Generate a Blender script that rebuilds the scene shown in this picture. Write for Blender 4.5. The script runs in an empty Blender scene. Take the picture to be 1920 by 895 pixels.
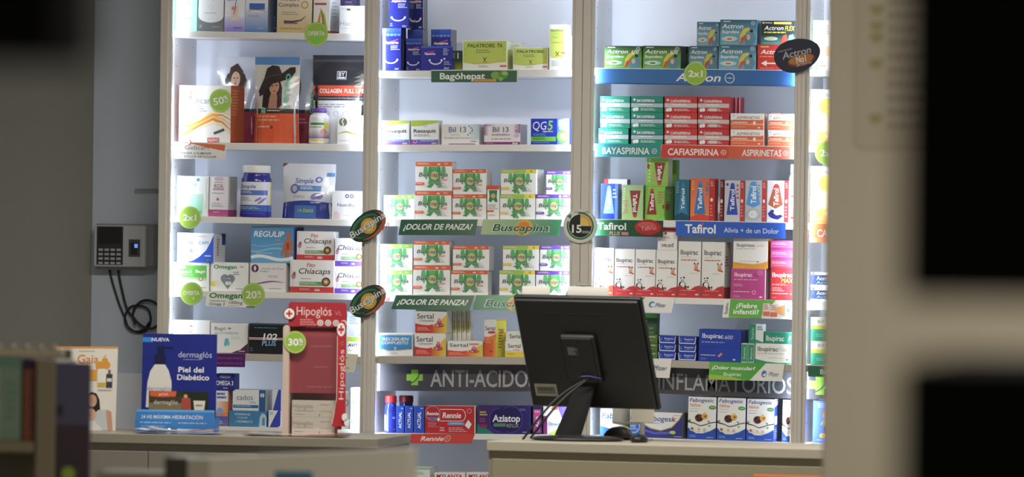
import bpy, math, random
from mathutils import Vector, Matrix
from mathutils.geometry import tessellate_polygon

SC = bpy.context.scene
COL = SC.collection
# ------------------------------------------------------------------ camera
FPX, PXM = 11300.0, 0.00166           # focal length in pixels of the 1920 frame, metres per pixel at the shelf fronts
TH, ROLL, EYE = 0.2130, 0.0125, 1.60
DAX = FPX * PXM
HZ = 400.0                            # image row of the horizon
PITCH = (447.5 - HZ) / FPX
FWD = Vector((-math.sin(TH) * math.cos(PITCH), math.cos(TH) * math.cos(PITCH), -math.sin(PITCH)))
RGT0 = Vector((math.cos(TH), math.sin(TH), 0))
UP0 = RGT0.cross(FWD)
RGT = RGT0 * math.cos(ROLL) + UP0 * math.sin(ROLL)
UP = UP0 * math.cos(ROLL) - RGT0 * math.sin(ROLL)
CAM = Vector((0, 0, EYE)) - Vector((FWD.x, FWD.y, 0)).normalized() * DAX
cd = bpy.data.cameras.new('camera')
cd.sensor_width = 36
cd.lens = 36 * FPX / 1920
cd.clip_end = 100
cd.dof.use_dof = True
cd.dof.focus_distance = DAX
cd.dof.aperture_fstop = 4.0
cam = bpy.data.objects.new('camera', cd)
COL.objects.link(cam)
cam.matrix_world = Matrix(((RGT.x, UP.x, -FWD.x, CAM.x), (RGT.y, UP.y, -FWD.y, CAM.y), (RGT.z, UP.z, -FWD.z, CAM.z), (0, 0, 0, 1)))
SC.camera = cam


def P(x, y, Y=0.0):
    """the point of the plane at depth Y that the photo shows at pixel x, y"""
    d = FWD + RGT * ((x - 960) / FPX) - UP * ((y - 447.5) / FPX)
    return CAM + d * ((Y - CAM.y) / d.y)


# ------------------------------------------------------------------ light
SC.view_settings.view_transform = 'Standard'
SC.view_settings.look = 'None'
SC.view_settings.gamma = 1
SC.view_settings.exposure = 0.07
SC.view_settings.use_curve_mapping = False
wd = bpy.data.worlds.new('world')
SC.world = wd
wd.use_nodes = True
wd.node_tree.nodes['Background'].inputs[0].default_value = (1.0, 0.93, 0.82, 1)
wd.node_tree.nodes['Background'].inputs[1].default_value = 0.24
LED_W, LED_C = 3.5, (0.75, 0.855, 1.0)
ROOM_W, ROOM_C = 50.0, (1.0, 0.95, 0.87)


def lamp(name, loc, aim, sx, sy, w, c):
    l = bpy.data.lights.new(name, 'AREA')
    l.shape = 'RECTANGLE'; l.size = sx; l.size_y = sy; l.energy = w; l.color = c
    o = bpy.data.objects.new(name, l)
    COL.objects.link(o)
    z = -Vector(aim).normalized()
    up = Vector((0, 0, 1)) if abs(z.z) < .9 else Vector((0, 1, 0))
    x = up.cross(z).normalized(); y = z.cross(x)
    o.matrix_world = Matrix(((x.x, y.x, z.x, loc[0]), (x.y, y.y, z.y, loc[1]), (x.z, y.z, z.z, loc[2]), (0, 0, 0, 1)))
    return o


CEIL_FILL = ((-0.1, -2.4), (1.7, -2.6), (3.1, -7.9), (3.8, -11.4))  # unseen lamps added as fill for posts, walls and column
for lx, ly in CEIL_FILL:
    lamp('added_fill_light', (lx, ly, 2.84), (0, 0, -1), 1.1, 0.28, ROOM_W, ROOM_C)


# ------------------------------------------------------------------ materials
def lin(c):
    if isinstance(c, str):
        c = c.lstrip('#')
        v = [int(c[i:i + 2], 16) / 255 for i in (0, 2, 4)]
        v = [a / 12.92 if a <= .04045 else ((a + .055) / 1.055) ** 2.4 for a in v]
        g = .25 * v[0] + .6 * v[1] + .15 * v[2]
        return tuple((a * .91 + g * .09) * .98 + .004 for a in v)      # haze put into the colours: each is greyed and lifted a little
    return tuple(c[:3])


def material(name, rough, spec=0.5, coat=0.0, metal=0.0, noise=6.0, amt=0.06, bump=0.0):
    m = bpy.data.materials.new(name)
    m.use_nodes = True
    nt = m.node_tree
    b = nt.nodes['Principled BSDF']
    at = nt.nodes.new('ShaderNodeAttribute'); at.attribute_name = 'Col'
    tc = nt.nodes.new('ShaderNodeTexCoord')
    nz = nt.nodes.new('ShaderNodeTexNoise'); nz.inputs['Scale'].default_value = noise; nz.inputs['Detail'].default_value = 3
    nt.links.new(tc.outputs['Object'], nz.inputs['Vector'])
    mr = nt.nodes.new('ShaderNodeMapRange')
    mr.inputs['To Min'].default_value = 1 - amt; mr.inputs['To Max'].default_value = 1 + amt * .5
    nt.links.new(nz.outputs['Fac'], mr.inputs['Value'])
    mx = nt.nodes.new('ShaderNodeVectorMath'); mx.operation = 'SCALE'
    nt.links.new(at.outputs['Color'], mx.inputs[0]); nt.links.new(mr.outputs['Result'], mx.inputs['Scale'])
    nt.links.new(mx.outputs['Vector'], b.inputs['Base Color'])
    b.inputs['Roughness'].default_value = rough
    b.inputs['Specular IOR Level'].default_value = spec
    b.inputs['Coat Weight'].default_value = coat
    b.inputs['Metallic'].default_value = metal
    if bump:
        bp = nt.nodes.new('ShaderNodeBump'); bp.inputs['Strength'].default_value = bump; bp.inputs['Distance'].default_value = .002
        nt.links.new(nz.outputs['Fac'], bp.inputs['Height']); nt.links.new(bp.outputs['Normal'], b.inputs['Normal'])
    return m


CARD = material('printed_card', .5, .25, noise=14)
GLOSS = material('glossy_print', .18, .45, .2, noise=10)
MIRROR = material('polished_acrylic', .06, .5, noise=8, amt=.03)
FOIL = material('pouch_film', .20, .6, .5, noise=22, amt=.05, bump=.25)
PLASTIC = material('moulded_plastic', .42, .45, noise=40, amt=.05)
PAINT = material('painted_wall', .75, .25, noise=3, amt=.05, bump=.05)
LAMINATE = material('white_laminate', .45, .35, noise=5, amt=.04)
ALUM = material('lacquered_aluminium', .45, .4, noise=30, amt=.05)
MATTE = material('matte_black_shell', .85, .08, noise=20)
TILE = material('floor_tile', .35, .4, noise=2, amt=.1)


def clear_material():
    m = bpy.data.materials.new('clear_acrylic')
    m.use_nodes = True
    nt = m.node_tree
    nt.nodes.remove(nt.nodes['Principled BSDF'])
    out = nt.nodes['Material Output']
    tr = nt.nodes.new('ShaderNodeBsdfTransparent'); tr.inputs[0].default_value = (.93, .93, .92, 1)
    gl = nt.nodes.new('ShaderNodeBsdfGlossy'); gl.inputs['Roughness'].default_value = .12
    mx = nt.nodes.new('ShaderNodeMixShader')
    mx.inputs[0].default_value = .05; nt.links.new(tr.outputs[0], mx.inputs[1]); nt.links.new(gl.outputs[0], mx.inputs[2])
    nt.links.new(mx.outputs[0], out.inputs[0])
    return m


def glow_material(name, c, s):
    m = bpy.data.materials.new(name)
    m.use_nodes = True
    nt = m.node_tree
    nt.nodes.remove(nt.nodes['Principled BSDF'])
    e = nt.nodes.new('ShaderNodeEmission'); e.inputs[0].default_value = (*c, 1); e.inputs[1].default_value = s
    nt.links.new(e.outputs[0], nt.nodes['Material Output'].inputs[0])
    return m


CLEAR = clear_material()
LEDGLOW = glow_material('led_glow', (.85, .92, 1), 14)
BLUEGLOW = glow_material('sensor_glow', (.15, .25, 1), 1.2)

# ------------------------------------------------------------------ mesh builder
W, K, GY, RED, GRN, BLU, ORG, YEL = '#f3f2ef', '#24262b', '#8f9296', '#cf2a2f', '#2f9a48', '#1f49a8', '#e8672f', '#f0d83a'
_tx = {}


def text_geo(s, it=0.0, b=0.0):
    b = max(-.015, min(b, .024))
    k = (s, it, b)
    if k not in _tx:
        def shape(bb):
            c = bpy.data.curves.new('t', 'FONT')
            c.body = s; c.resolution_u = 3; c.fill_mode = 'FRONT'; c.shear = it; c.offset = bb
            o = bpy.data.objects.new('t', c)
            me = o.to_mesh()
            r = [(v.co.x, v.co.y) for v in me.vertices], [tuple(p.vertices) for p in me.polygons]
            o.to_mesh_clear()
            bpy.data.objects.remove(o); bpy.data.curves.remove(c)
            return r
        ref, _ = shape(0)
        box = [f(v[i] for v in ref) for i in (0, 1) for f in (min, max)]
        bb = b
        while True:                                # thickening can throw a spike: thin it until the outline holds
            vs, fs = shape(bb)
            nb = [f(v[i] for v in vs) for i in (0, 1) for f in (min, max)]
            if abs(bb) < 1e-4 or max(abs(p - q) for p, q in zip(box, nb)) < 1.6 * abs(bb) + .004: break
            bb = bb * .6 if abs(bb) > .003 else 0
        x0, x1 = min(v[0] for v in vs), max(v[0] for v in vs)
        _tx[k] = ([((x - x0) / (x1 - x0) - .5, y / .70 - .5) for x, y in vs], fs)
    return _tx[k]


class MB:
    def __init__(s):
        s.v, s.f, s.c, s.m, s.mats, s.cur, s.smooth = [], [], [], [], [], 0, []

    def use(s, mat):
        if mat not in s.mats: s.mats.append(mat)
        s.cur = s.mats.index(mat)
        return s

    def add(s, vs, fs, c, smooth=False):
        n = len(s.v)
        s.v += [tuple(v) for v in vs]
        if isinstance(c, list): s.c += [lin(x) for x in c]
        else: s.c += [lin(c)] * len(vs)
        for f in fs:
            s.f.append(tuple(i + n for i in f)); s.m.append(s.cur); s.smooth.append(smooth)

    def build(s, name, mat=None, parent=None, label=None):
        me = bpy.data.meshes.new(name)
        me.from_pydata(s.v, [], s.f)
        if not s.mats: s.mats = [mat or CARD]
        for m in s.mats: me.materials.append(m)
        me.polygons.foreach_set('material_index', s.m)
        me.polygons.foreach_set('use_smooth', s.smooth)
        a = me.color_attributes.new('Col', 'FLOAT_COLOR', 'POINT')
        a.data.foreach_set('color', [x for c in s.c for x in (*c, 1.0)])
        me.update()
        o = bpy.data.objects.new(name, me)
        COL.objects.link(o)
        if parent: o.parent = parent
        if label: o['label'] = label
        return o

    # ---- solids
    def box(s, x0, x1, y0, y1, z0, z1, c, b=.0008, cols=None):
        """box with chamfered edges; cols may colour F R L T B(ack) D(own)"""
        cols = cols or {}
        b = min(b, (x1 - x0) * .3, (y1 - y0) * .3, (z1 - z0) * .3)
        X, Y, Z = (x0, x1), (y0, y1), (z0, z1)
        sg = (1, -1)
        vid = {}
        vs, cl = [], []
        ax = {0: ('L', 'R'), 1: ('F', 'B'), 2: ('D', 'T')}
        for i in (0, 1):
            for j in (0, 1):
                for k in (0, 1):
                    q = (i, j, k)
                    for a in range(3):
                        p = [X[i] + sg[i] * b, Y[j] + sg[j] * b, Z[k] + sg[k] * b]
                        p[a] = (X, Y, Z)[a][q[a]]
                        vid[(q, a)] = len(vs); vs.append(tuple(p)); cl.append(cols.get(ax[a][q[a]], c))
        fs = []
        for a in range(3):
            o1, o2 = [t for t in range(3) if t != a]
            for side in (0, 1):
                r = []
                for e1, e2 in ((0, 0), (1, 0), (1, 1), (0, 1)):
                    q = [0, 0, 0]; q[a] = side; q[o1] = e1; q[o2] = e2
                    r.append(vid[(tuple(q), a)])
                fs.append(tuple(r))
        for a in range(3):                      # edges run along a
            o1, o2 = [t for t in range(3) if t != a]
            for e1 in (0, 1):
                for e2 in (0, 1):
                    q0 = [0, 0, 0]; q0[o1] = e1; q0[o2] = e2; q1 = list(q0); q1[a] = 1
                    q0, q1 = tuple(q0), tuple(q1)
                    fs.append((vid[(q0, o1)], vid[(q1, o1)], vid[(q1, o2)], vid[(q0, o2)]))
        for i in (0, 1):
            for j in (0, 1):
                for k in (0, 1):
                    fs.append(tuple(vid[((i, j, k), a)] for a in range(3)))
        cen = Vector(((x0 + x1) / 2, (y0 + y1) / 2, (z0 + z1) / 2))
        out = []
        for f in fs:
            p = [Vector(vs[i]) for i in f]
            nn = (p[1] - p[0]).cross(p[2] - p[0])
            m = sum(p, Vector()) / len(p)
            out.append(f if nn.dot(m - cen) > 0 else tuple(reversed(f)))
        s.add(vs, out, cl)
        return s

    def lathe(s, prof, c, n=28, cx=0, cy=0, rib=0.0):
        vs, fs, cl = [], [], []
        for q in prof:
            r, z = q[0], q[1]
            for k in range(n):
                a = 2 * math.pi * k / n
                rr = r * (1 - rib * (k % 2)) if len(q) < 4 else r
                vs.append((cx + rr * math.cos(a), cy + rr * math.sin(a), z)); cl.append(q[2] if len(q) > 2 and q[2] else c)
        for i in range(len(prof) - 1):
            for k in range(n):
                k2 = (k + 1) % n
                fs.append((i * n + k, i * n + k2, (i + 1) * n + k2, (i + 1) * n + k))
        fs.append(tuple(reversed(range(n)))); fs.append(tuple(range((len(prof) - 1) * n, len(prof) * n)))
        s.add(vs, fs, cl, True)
        return s

    def tube(s, pts, r, c, n=8):
        pts = [Vector(p) for p in pts]
        vs, fs = [], []
        up = Vector((0, 1, 0.13)).normalized()
        for i, p in enumerate(pts):
            t = (pts[min(i + 1, len(pts) - 1)] - pts[max(i - 1, 0)]).normalized()
            a = t.cross(up)
            a = a.normalized() if a.length > 1e-4 else Vector((1, 0, 0))
            b2 = t.cross(a)
            for k in range(n):
                g = 2 * math.pi * k / n
                vs.append(p + a * (r * math.cos(g)) + b2 * (r * math.sin(g)))
        for i in range(len(pts) - 1):
            for k in range(n):
                k2 = (k + 1) % n
                fs.append((i * n + k, (i + 1) * n + k, (i + 1) * n + k2, i * n + k2))
        fs.append(tuple(range(n))); fs.append(tuple(reversed(range((len(pts) - 1) * n, len(pts) * n))))
        s.add(vs, fs, c, True)
        return s

    def slab(s, front, off, c, edge=None):
        """a polygon of 3-D points given thickness along the vector off"""
        n = len(front)
        off = Vector(off)
        vs = [Vector(p) for p in front] + [Vector(p) + off for p in front]
        s.add(vs[:n], [tuple(range(n))], c)
        s.add(vs[n:], [tuple(reversed(range(n)))], edge or c)
        s.add(vs, [(i, i + n, (i + 1) % n + n, (i + 1) % n) for i in range(n)], edge or c)
        return s

    # ---- print on a surface
    def poly(s, fr, uv, c, lay):
        tri = tessellate_polygon([[Vector((u * fr.W, v * fr.H, 0)) for u, v in uv]])
        cl = c if isinstance(c, list) else [c] * len(uv)
        lins = [lin(x) for x in cl]
        tris = [[(uv[i], lins[i]) for i in t] for t in tri]
        for _ in range(fr.sub):
            nt = []
            for a, b, d in tris:
                mid = lambda p, q: (((p[0][0] + q[0][0]) / 2, (p[0][1] + q[0][1]) / 2), tuple((x + y) / 2 for x, y in zip(p[1], q[1])))
                ab, bd, da = mid(a, b), mid(b, d), mid(d, a)
                nt += [[a, ab, da], [ab, b, bd], [da, bd, d], [ab, bd, da]]
            tris = nt
        vs, fs, cc = [], [], []
        for t in tris:
            (u0, v0), (u1, v1), (u2, v2) = t[0][0], t[1][0], t[2][0]
            if (u1 - u0) * (v2 - v0) - (v1 - v0) * (u2 - u0) > 0: t = [t[0], t[2], t[1]]
            n = len(vs)
            for (u, v), col in t:
                vs.append(fr.at(u, v, lay)); cc.append(col)
            fs.append((n, n + 1, n + 2))
        s.add(vs, fs, cc, fr.sub > 0)

    def art(s, fr, items, lay0=.0002, step=.00007):
        lay = lay0
        for it in items:
            it(s, fr, lay)
            lay += step
        return s


class Frame:
    def __init__(s, w, h, fn, sub=0):
        s.W, s.H, s.at, s.sub = w, h, fn, sub


def R(u0, v0, u1, v1, c, c2=None, vert=False):
    def f(m, fr, l):
        cc = [c, c, c, c] if c2 is None else ([c, c, c2, c2] if vert else [c, c2, c2, c])
        m.poly(fr, [(u0, v0), (u1, v0), (u1, v1), (u0, v1)], cc, l)
    return f


def Q(uv, c):
    return lambda m, fr, l: m.poly(fr, uv, c, l)


def E(cu, cv, ru, rv, c, n=18, a0=0, a1=360, rot=0):
    """ellipse; rv None keeps it round in real size"""
    def f(m, fr, l):
        r2 = rv if rv is not None else ru * fr.W / fr.H
        full = abs(a1 - a0) >= 360
        k = n if full else n + 1
        pts = []
        for i in range(k):
            a = math.radians(a0 + (a1 - a0) * i / n)
            x, y = ru * fr.W * math.cos(a), r2 * fr.H * math.sin(a)
            q = math.radians(rot)
            pts.append((cu + (x * math.cos(q) - y * math.sin(q)) / fr.W, cv - (x * math.sin(q) + y * math.cos(q)) / fr.H))
        if not full: pts.append((cu, cv))
        m.poly(fr, pts, c, l)
    return f


def O(cu, cv, ru, t, c, n=26, a0=0, a1=360):
    """ring of outer radius ru and thickness t (fractions of the width)"""
    def f(m, fr, l):
        for i in range(n):
            q = [math.radians(a0 + (a1 - a0) * j / n) for j in (i, i + 1)]
            pp = [(cu + r * math.cos(a), cv - r * math.sin(a) * fr.W / fr.H) for r, a in ((ru, q[0]), (ru, q[1]), (ru - t, q[1]), (ru - t, q[0]))]
            m.poly(fr, pp, c, l)
    return f


def S(pts, w, c):
    """a brush stroke along uv points; w (fraction of height) may be a list"""
    def f(m, fr, l):
        n = len(pts)
        ws = w if isinstance(w, list) else [w] * n
        L, Rr = [], []
        for i in range(n):
            a, b = pts[max(i - 1, 0)], pts[min(i + 1, n - 1)]
            dx, dy = (b[0] - a[0]) * fr.W, (b[1] - a[1]) * fr.H
            d = math.hypot(dx, dy) or 1
            ox, oy = -dy / d * ws[i] * fr.H / 2, dx / d * ws[i] * fr.H / 2
            L.append((pts[i][0] + ox / fr.W, pts[i][1] + oy / fr.H)); Rr.append((pts[i][0] - ox / fr.W, pts[i][1] - oy / fr.H))
        for i in range(n - 1):
            m.poly(fr, [L[i], L[i + 1], Rr[i + 1], Rr[i]], c, l)
    return f


def T(s_, cu, cv, w, h, c, it=0.0, b=0.012, rot=0):
    """lettering centred at cu, cv: w its length and h its capital height (fractions of width and height; swapped when turned upright)"""
    def f(m, fr, l):
        vs, fs = text_geo(s_, it, b)
        out = []
        a = math.radians(rot)
        up = abs(math.sin(a)) > .7
        ww, hh = (w * fr.H, h * fr.W) if up else (w * fr.W, h * fr.H)
        for x, y in vs:
            x, y = x * ww, y * hh
            out.append(fr.at(cu + (x * math.cos(a) - y * math.sin(a)) / fr.W, cv - (x * math.sin(a) + y * math.cos(a)) / fr.H, l))
        m.add(out, fs, c)
    return f


def M(u0, v0, u1, v1, n, c, seed=1, fill=.5):
    """rows of print too small to read"""
    def f(m, fr, l):
        rd = random.Random(seed * 77 + n)
        ph = (v1 - v0) / n
        for i in range(n):
            u = u0
            end = u0 + (u1 - u0) * rd.uniform(.6, 1)
            while u < end:
                e = min(end, u + (u1 - u0) * rd.uniform(.08, .22))
                m.poly(fr, [(u, v0 + i * ph), (e, v0 + i * ph), (e, v0 + (i + fill) * ph), (u, v0 + (i + fill) * ph)], c, l)
                u = e + (u1 - u0) * .03
    return f


def arc(cx, cy, rx, ry, a0, a1, n=8):
    return [(cx + rx * math.cos(math.radians(a0 + (a1 - a0) * i / n)), cy - ry * math.sin(math.radians(a0 + (a1 - a0) * i / n))) for i in range(n + 1)]


def wave(u0, u1, v, amp, ph=0, n=8, per=1.0):
    return [(u0 + (u1 - u0) * i / n, v + amp * math.sin(ph + per * 2 * math.pi * i / n)) for i in range(n + 1)]


# ------------------------------------------------------------------ things
def tag(o, label, cat, group=None, kind=None):
    if label: o['label'] = label
    if cat: o['category'] = cat
    if group: o['group'] = group
    if kind: o['kind'] = kind
    return o


def empty(name, loc=(0, 0, 0)):
    o = bpy.data.objects.new(name, None)
    o.empty_display_size = .05
    COL.objects.link(o)
    o.location = loc
    return o


def struct(name, mb, mat, label=None):
    o = mb.build(name, mat)
    o['kind'] = 'structure'
    if label: o['label'] = label
    return o


class Shelf:
    """a board between two pixels of its upper front edge"""
    def __init__(s, l, r, th, y0=0.0):
        a, b = P(*l, y0), P(*r, y0)
        ex = (b - a).normalized(); ey = Vector((0, 1, 0)); ez = ex.cross(ey)
        s.M = Matrix(((ex.x, ey.x, ez.x, a.x), (ex.y, ey.y, ez.y, 0), (ex.z, ey.z, ez.z, a.z), (0, 0, 0, 1)))
        s.I = s.M.inverted()
        s.len = (b - a).length; s.th = th * PXM; s.y0 = y0
        s.items = []

    def loc(s, x, y, Y):
        q = s.I @ P(x, y, Y)
        return q.x, q.z

    def rest(s, s0, s1, Y0, Y1, te, name):
        if te < .014: return .0003
        best = None
        for a, b, c, d, t in s.items:
            ov = min(s1, b) - max(s0, a)
            if ov > .2 * min(s1 - s0, b - a) and min(Y1, d) - max(Y0, c) > .01 and abs(t - te) < .02:
                best = t if best is None else max(best, t)
        if best is None:
            print('NO SUPPORT', name, round(te, 3)); return te
        return best + .0002


def place(sh, px, Yf, d, name):
    """where a thing with its front at depth Yf stands on shelf sh: (middle s, base t, width, height)"""
    x0, y0, x1, y1 = px
    ym, xm = (y0 + y1) / 2, (x0 + x1) / 2
    s0, s1 = sh.loc(x0, ym, Yf)[0], sh.loc(x1, ym, Yf)[0]
    t1, te = sh.loc(xm, y0, Yf)[1], sh.loc(xm, y1, Yf)[1]
    t0 = sh.rest(s0, s1, Yf, Yf + d, te, name)
    sh.items.append((s0, s1, Yf, Yf + d, t1))
    return (s0 + s1) / 2, t0, s1 - s0, t1 - t0


def front(Wd, H): return Frame(Wd, H, lambda u, v, o: ((u - .5) * Wd, -o, (1 - v) * H))
def rside(Wd, H, D): return Frame(D, H, lambda u, v, o: (Wd / 2 + o, u * D, (1 - v) * H))
def lside(Wd, H, D): return Frame(D, H, lambda u, v, o: (-Wd / 2 - o, (1 - u) * D, (1 - v) * H))


def carton(label, sh, px, art=(), c=W, side=None, sart=(), left=None, top=None, d=.07, Yf=.02, rz=0, name='medicine_box', cat='medicine box', group=None, mat=None):
    sm, t0, w, h = place(sh, px, Yf, d, label)
    w -= .0008
    m = MB().use(mat or CARD)
    side = side or c
    m.box(-w / 2, w / 2, 0, d, 0, h, c, .0009, {'R': side, 'L': left or side, 'T': top or side, 'B': side})
    m.art(front(w, h), art)
    if sart: m.art(rside(w, h, d), sart)
    # closing flap seam along the upper edge of the side
    m.art(rside(w, h, d), [R(.04, .02, .96, .028, '#77736c')] if d > .03 else [])
    o = m.build(name)
    o.matrix_world = sh.M @ Matrix.Translation((sm, Yf, t0)) @ Matrix.Rotation(math.radians(rz), 4, 'Z')
    return tag(o, label, cat, group)


def copy_box(o, sh, px, label, Yf=.02, d=.07, group=None, rz=0):
    sm, t0, w, h = place(sh, px, Yf, d, label)
    n = o.copy(); COL.objects.link(n)
    n.matrix_world = sh.M @ Matrix.Translation((sm, Yf, t0)) @ Matrix.Rotation(math.radians(rz), 4, 'Z')
    n['label'] = label
    if group: n['group'] = group
    return n


def plate(name, label, cat, quad, Y, art, c, th=.0015, mat=None, group=None, edge=None, lean=0.0):
    """a flat printed card: quad = photo pixels of its corners (upper left, upper right, lower right, lower left); lean pulls the foot forward"""
    q = [P(*quad[0], Y), P(*quad[1], Y), P(*quad[2], Y - lean), P(*quad[3], Y - lean)]
    ce = sum(q, Vector()) / 4
    q = [p - ce for p in q]
    m = MB().use(mat or CARD)
    m.slab([q[0], q[3], q[2], q[1]], (0, th, 0), c, edge)
    wd, ht = (q[1] - q[0]).length, (q[3] - q[0]).length
    fr = Frame(wd, ht, lambda u, v, o: (q[0] * (1 - u) + q[1] * u) * (1 - v) + (q[3] * (1 - u) + q[2] * u) * v - Vector((0, o, 0)), 3 if lean else 0)
    m.art(fr, art, .0002 + lean * .14)
    o = m.build(name)
    o.location = ce
    return tag(o, label, cat, group)


def disc(name, label, cat, c_px, rx, ry, Y, art, c, rot=0, th=.0015, mat=None, group=None, rz=0, n=36, outline=None):
    s = (P(c_px[0] + 1, c_px[1], Y) - P(c_px[0], c_px[1], Y)).length
    a, b = rx * s, ry * s
    m = MB().use(mat or CARD)
    pts = outline or [(math.cos(2 * math.pi * k / n), math.sin(2 * math.pi * k / n)) for k in range(n)]
    m.slab([(x * a, 0, y * b) for x, y in pts], (0, th, 0), c)
    m.art(Frame(2 * a, 2 * b, lambda u, v, o: ((u - .5) * 2 * a, -o, (.5 - v) * 2 * b)), art)
    o = m.build(name)
    o.matrix_world = Matrix.Translation(P(*c_px, Y)) @ Matrix.Rotation(math.radians(rz), 4, 'Z') @ Matrix.Rotation(math.radians(-rot), 4, 'Y')
    return tag(o, label, cat, group)


def pouch(label, sh, px, art, c, Yf=.03, b=.03, name='foil_pouch', back='#b9bcc0', cat='pouch'):
    d = b + .012
    sm, t0, w, h = place(sh, px, Yf, d, label)

    def fn(u, v, o, sgn=1):
        k = min(1, max(0, (v - .07) / .6)); k = k * k * (3 - 2 * k)
        bul = (max(0, math.sin(math.pi * min(1, max(0, u)))) ** .6) * k
        wr = .0012 * math.sin(9 * u + 7 * v) * math.sin(14 * v) * (1 if .05 < u < .95 else 0)
        x = (u - .5) * w * (1 - .05 * k * math.sin(math.pi * v))
        return (x, b - bul * b - o + wr if sgn > 0 else b + bul * .010 + .0008 + wr, (1 - v) * h)
    m = MB().use(FOIL)
    N = 14
    for sgn, col in ((1, c), (-1, back)):
        vs = [fn(i / N, j / N, 0, sgn) for j in range(N + 1) for i in range(N + 1)]
        fs = [(j * (N + 1) + i, (j + 1) * (N + 1) + i, (j + 1) * (N + 1) + i + 1, j * (N + 1) + i + 1) for j in range(N) for i in range(N)]
        if sgn < 0: fs = [tuple(reversed(f)) for f in fs]
        m.add(vs, fs, col, True)
    bot = [fn(i / N, 1, 0) for i in range(N + 1)] + [fn(i / N, 1, 0, -1) for i in range(N, -1, -1)]
    m.add(bot, [tuple(range(len(bot)))], c)
    m.art(Frame(w, h, fn, 3), art, .0006, .00012)
    o = m.build(name)
    o.matrix_world = sh.M @ Matrix.Translation((sm, Yf, t0))
    return tag(o, label, cat)


def bottle(label, sh, px, capv, art, body, cap, Yf=.03, label_v=(.3, .95), name='pill_bottle', gloss=True, neck=.8, under=W, cat='bottle'):
    x0, y0, x1, y1 = px
    w0 = (x1 - x0) * PXM
    sm, t0, w, h = place(sh, px, Yf + w0 / 2, w0 / 2, label)
    r = w / 2
    hb = h * (1 - capv)
    root = empty(name)
    m = MB().use(GLOSS if gloss else PLASTIC)
    m.lathe([(r * .88, 0), (r * .98, .003), (r, .008), (r, hb * .80), (r * .97, hb * .87), (r * .88, hb * .93), (r * neck, hb * .965), (r * neck, hb)], body, n=56)
    lv0, lv1 = label_v

    def fn(u, v, o):
        a = (u - .5) * math.pi
        z = hb * (1 - (lv0 + (lv1 - lv0) * v))
        return ((r + o) * math.sin(a), -(r + o) * math.cos(a), z)
    fr = Frame(r * math.pi, hb * (lv1 - lv0), fn, 4)
    m.art(fr, [R(0, 0, 1, 1, under)] + list(art), .0008, .0001)
    m.build('bottle_body', parent=root)
    c = MB().use(PLASTIC)
    rc = r * min(1, neck + .06)
    c.lathe([(rc, hb + .0008), (rc, hb + .003), (rc, h - .004, None, 1), (rc * .96, h - .001, None, 1), (rc * .86, h, None, 1)], cap, n=48, rib=.035)
    c.build('cap', parent=root)
    root.matrix_world = sh.M @ Matrix.Translation((sm, Yf + r, t0))
    return tag(root, label, cat)

# ------------------------------------------------------------------ the room
CORNER = P(172, 420, .32).x
RIGHT = 6.5


def quad_box(x0, x1, y0, y1, z0, z1, c): return MB().box(x0, x1, y0, y1, z0, z1, c, .002)


struct('floor', quad_box(CORNER - 1.42, RIGHT, -19.5, .45, -.08, 0, '#9a958a'), TILE)
struct('ceiling', quad_box(CORNER - 1.42, RIGHT, -19.5, .45, 2.9, 3.0, '#c9c6bd'), PAINT)
struct('wall_back', quad_box(CORNER, RIGHT, .32, .44, 0, 2.9, '#c2cddd'), PAINT)
struct('wall_corner', quad_box(CORNER - 1.3, CORNER - .0005, .32, .44, 0, 2.9, '#8f8f89'), PAINT, 'flush olive grey wall stretch, coloured dark to look dim')  # stands in for a dim wall farther back, its shade in the colour
struct('wall_left', quad_box(CORNER - 1.42, CORNER - 1.3005, -6.0, .44, 0, 2.9, '#a09e94'), PAINT)

pa, pb = P(172, 699, .318), P(306, 699, .318)
struct('trim_1', quad_box(pa.x + .002, pb.x + .004, .3085, .3195, .001, pa.z, '#e3ebf6'), LAMINATE, 'pale low board along the foot of the wall')
# ------------------------------------------------------------------ shelving units
X42 = lambda x: P(x, 420, 0).x
PANEL, BACK, FRAMEC = '#e9ebf0', '#e3e7f2', '#d2cbbf'
SH = {}


def in_unit(o, unit, world=None):
    o.parent = unit
    o.matrix_basis = Matrix.Translation(-unit.location) @ (world or Matrix())
    return o


def make_post(unit, x0, x1, raised):
    m = MB()
    m.box(x0, x1, -.036, -.022, 0, 2.72, FRAMEC, .001)
    m.box(x0 + (x1 - x0) * raised[0], x0 + (x1 - x0) * raised[1], -.046, -.0355, 0, 2.72, FRAMEC, .0015)
    return in_unit(m.build('frame_post', ALUM), unit)


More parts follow.
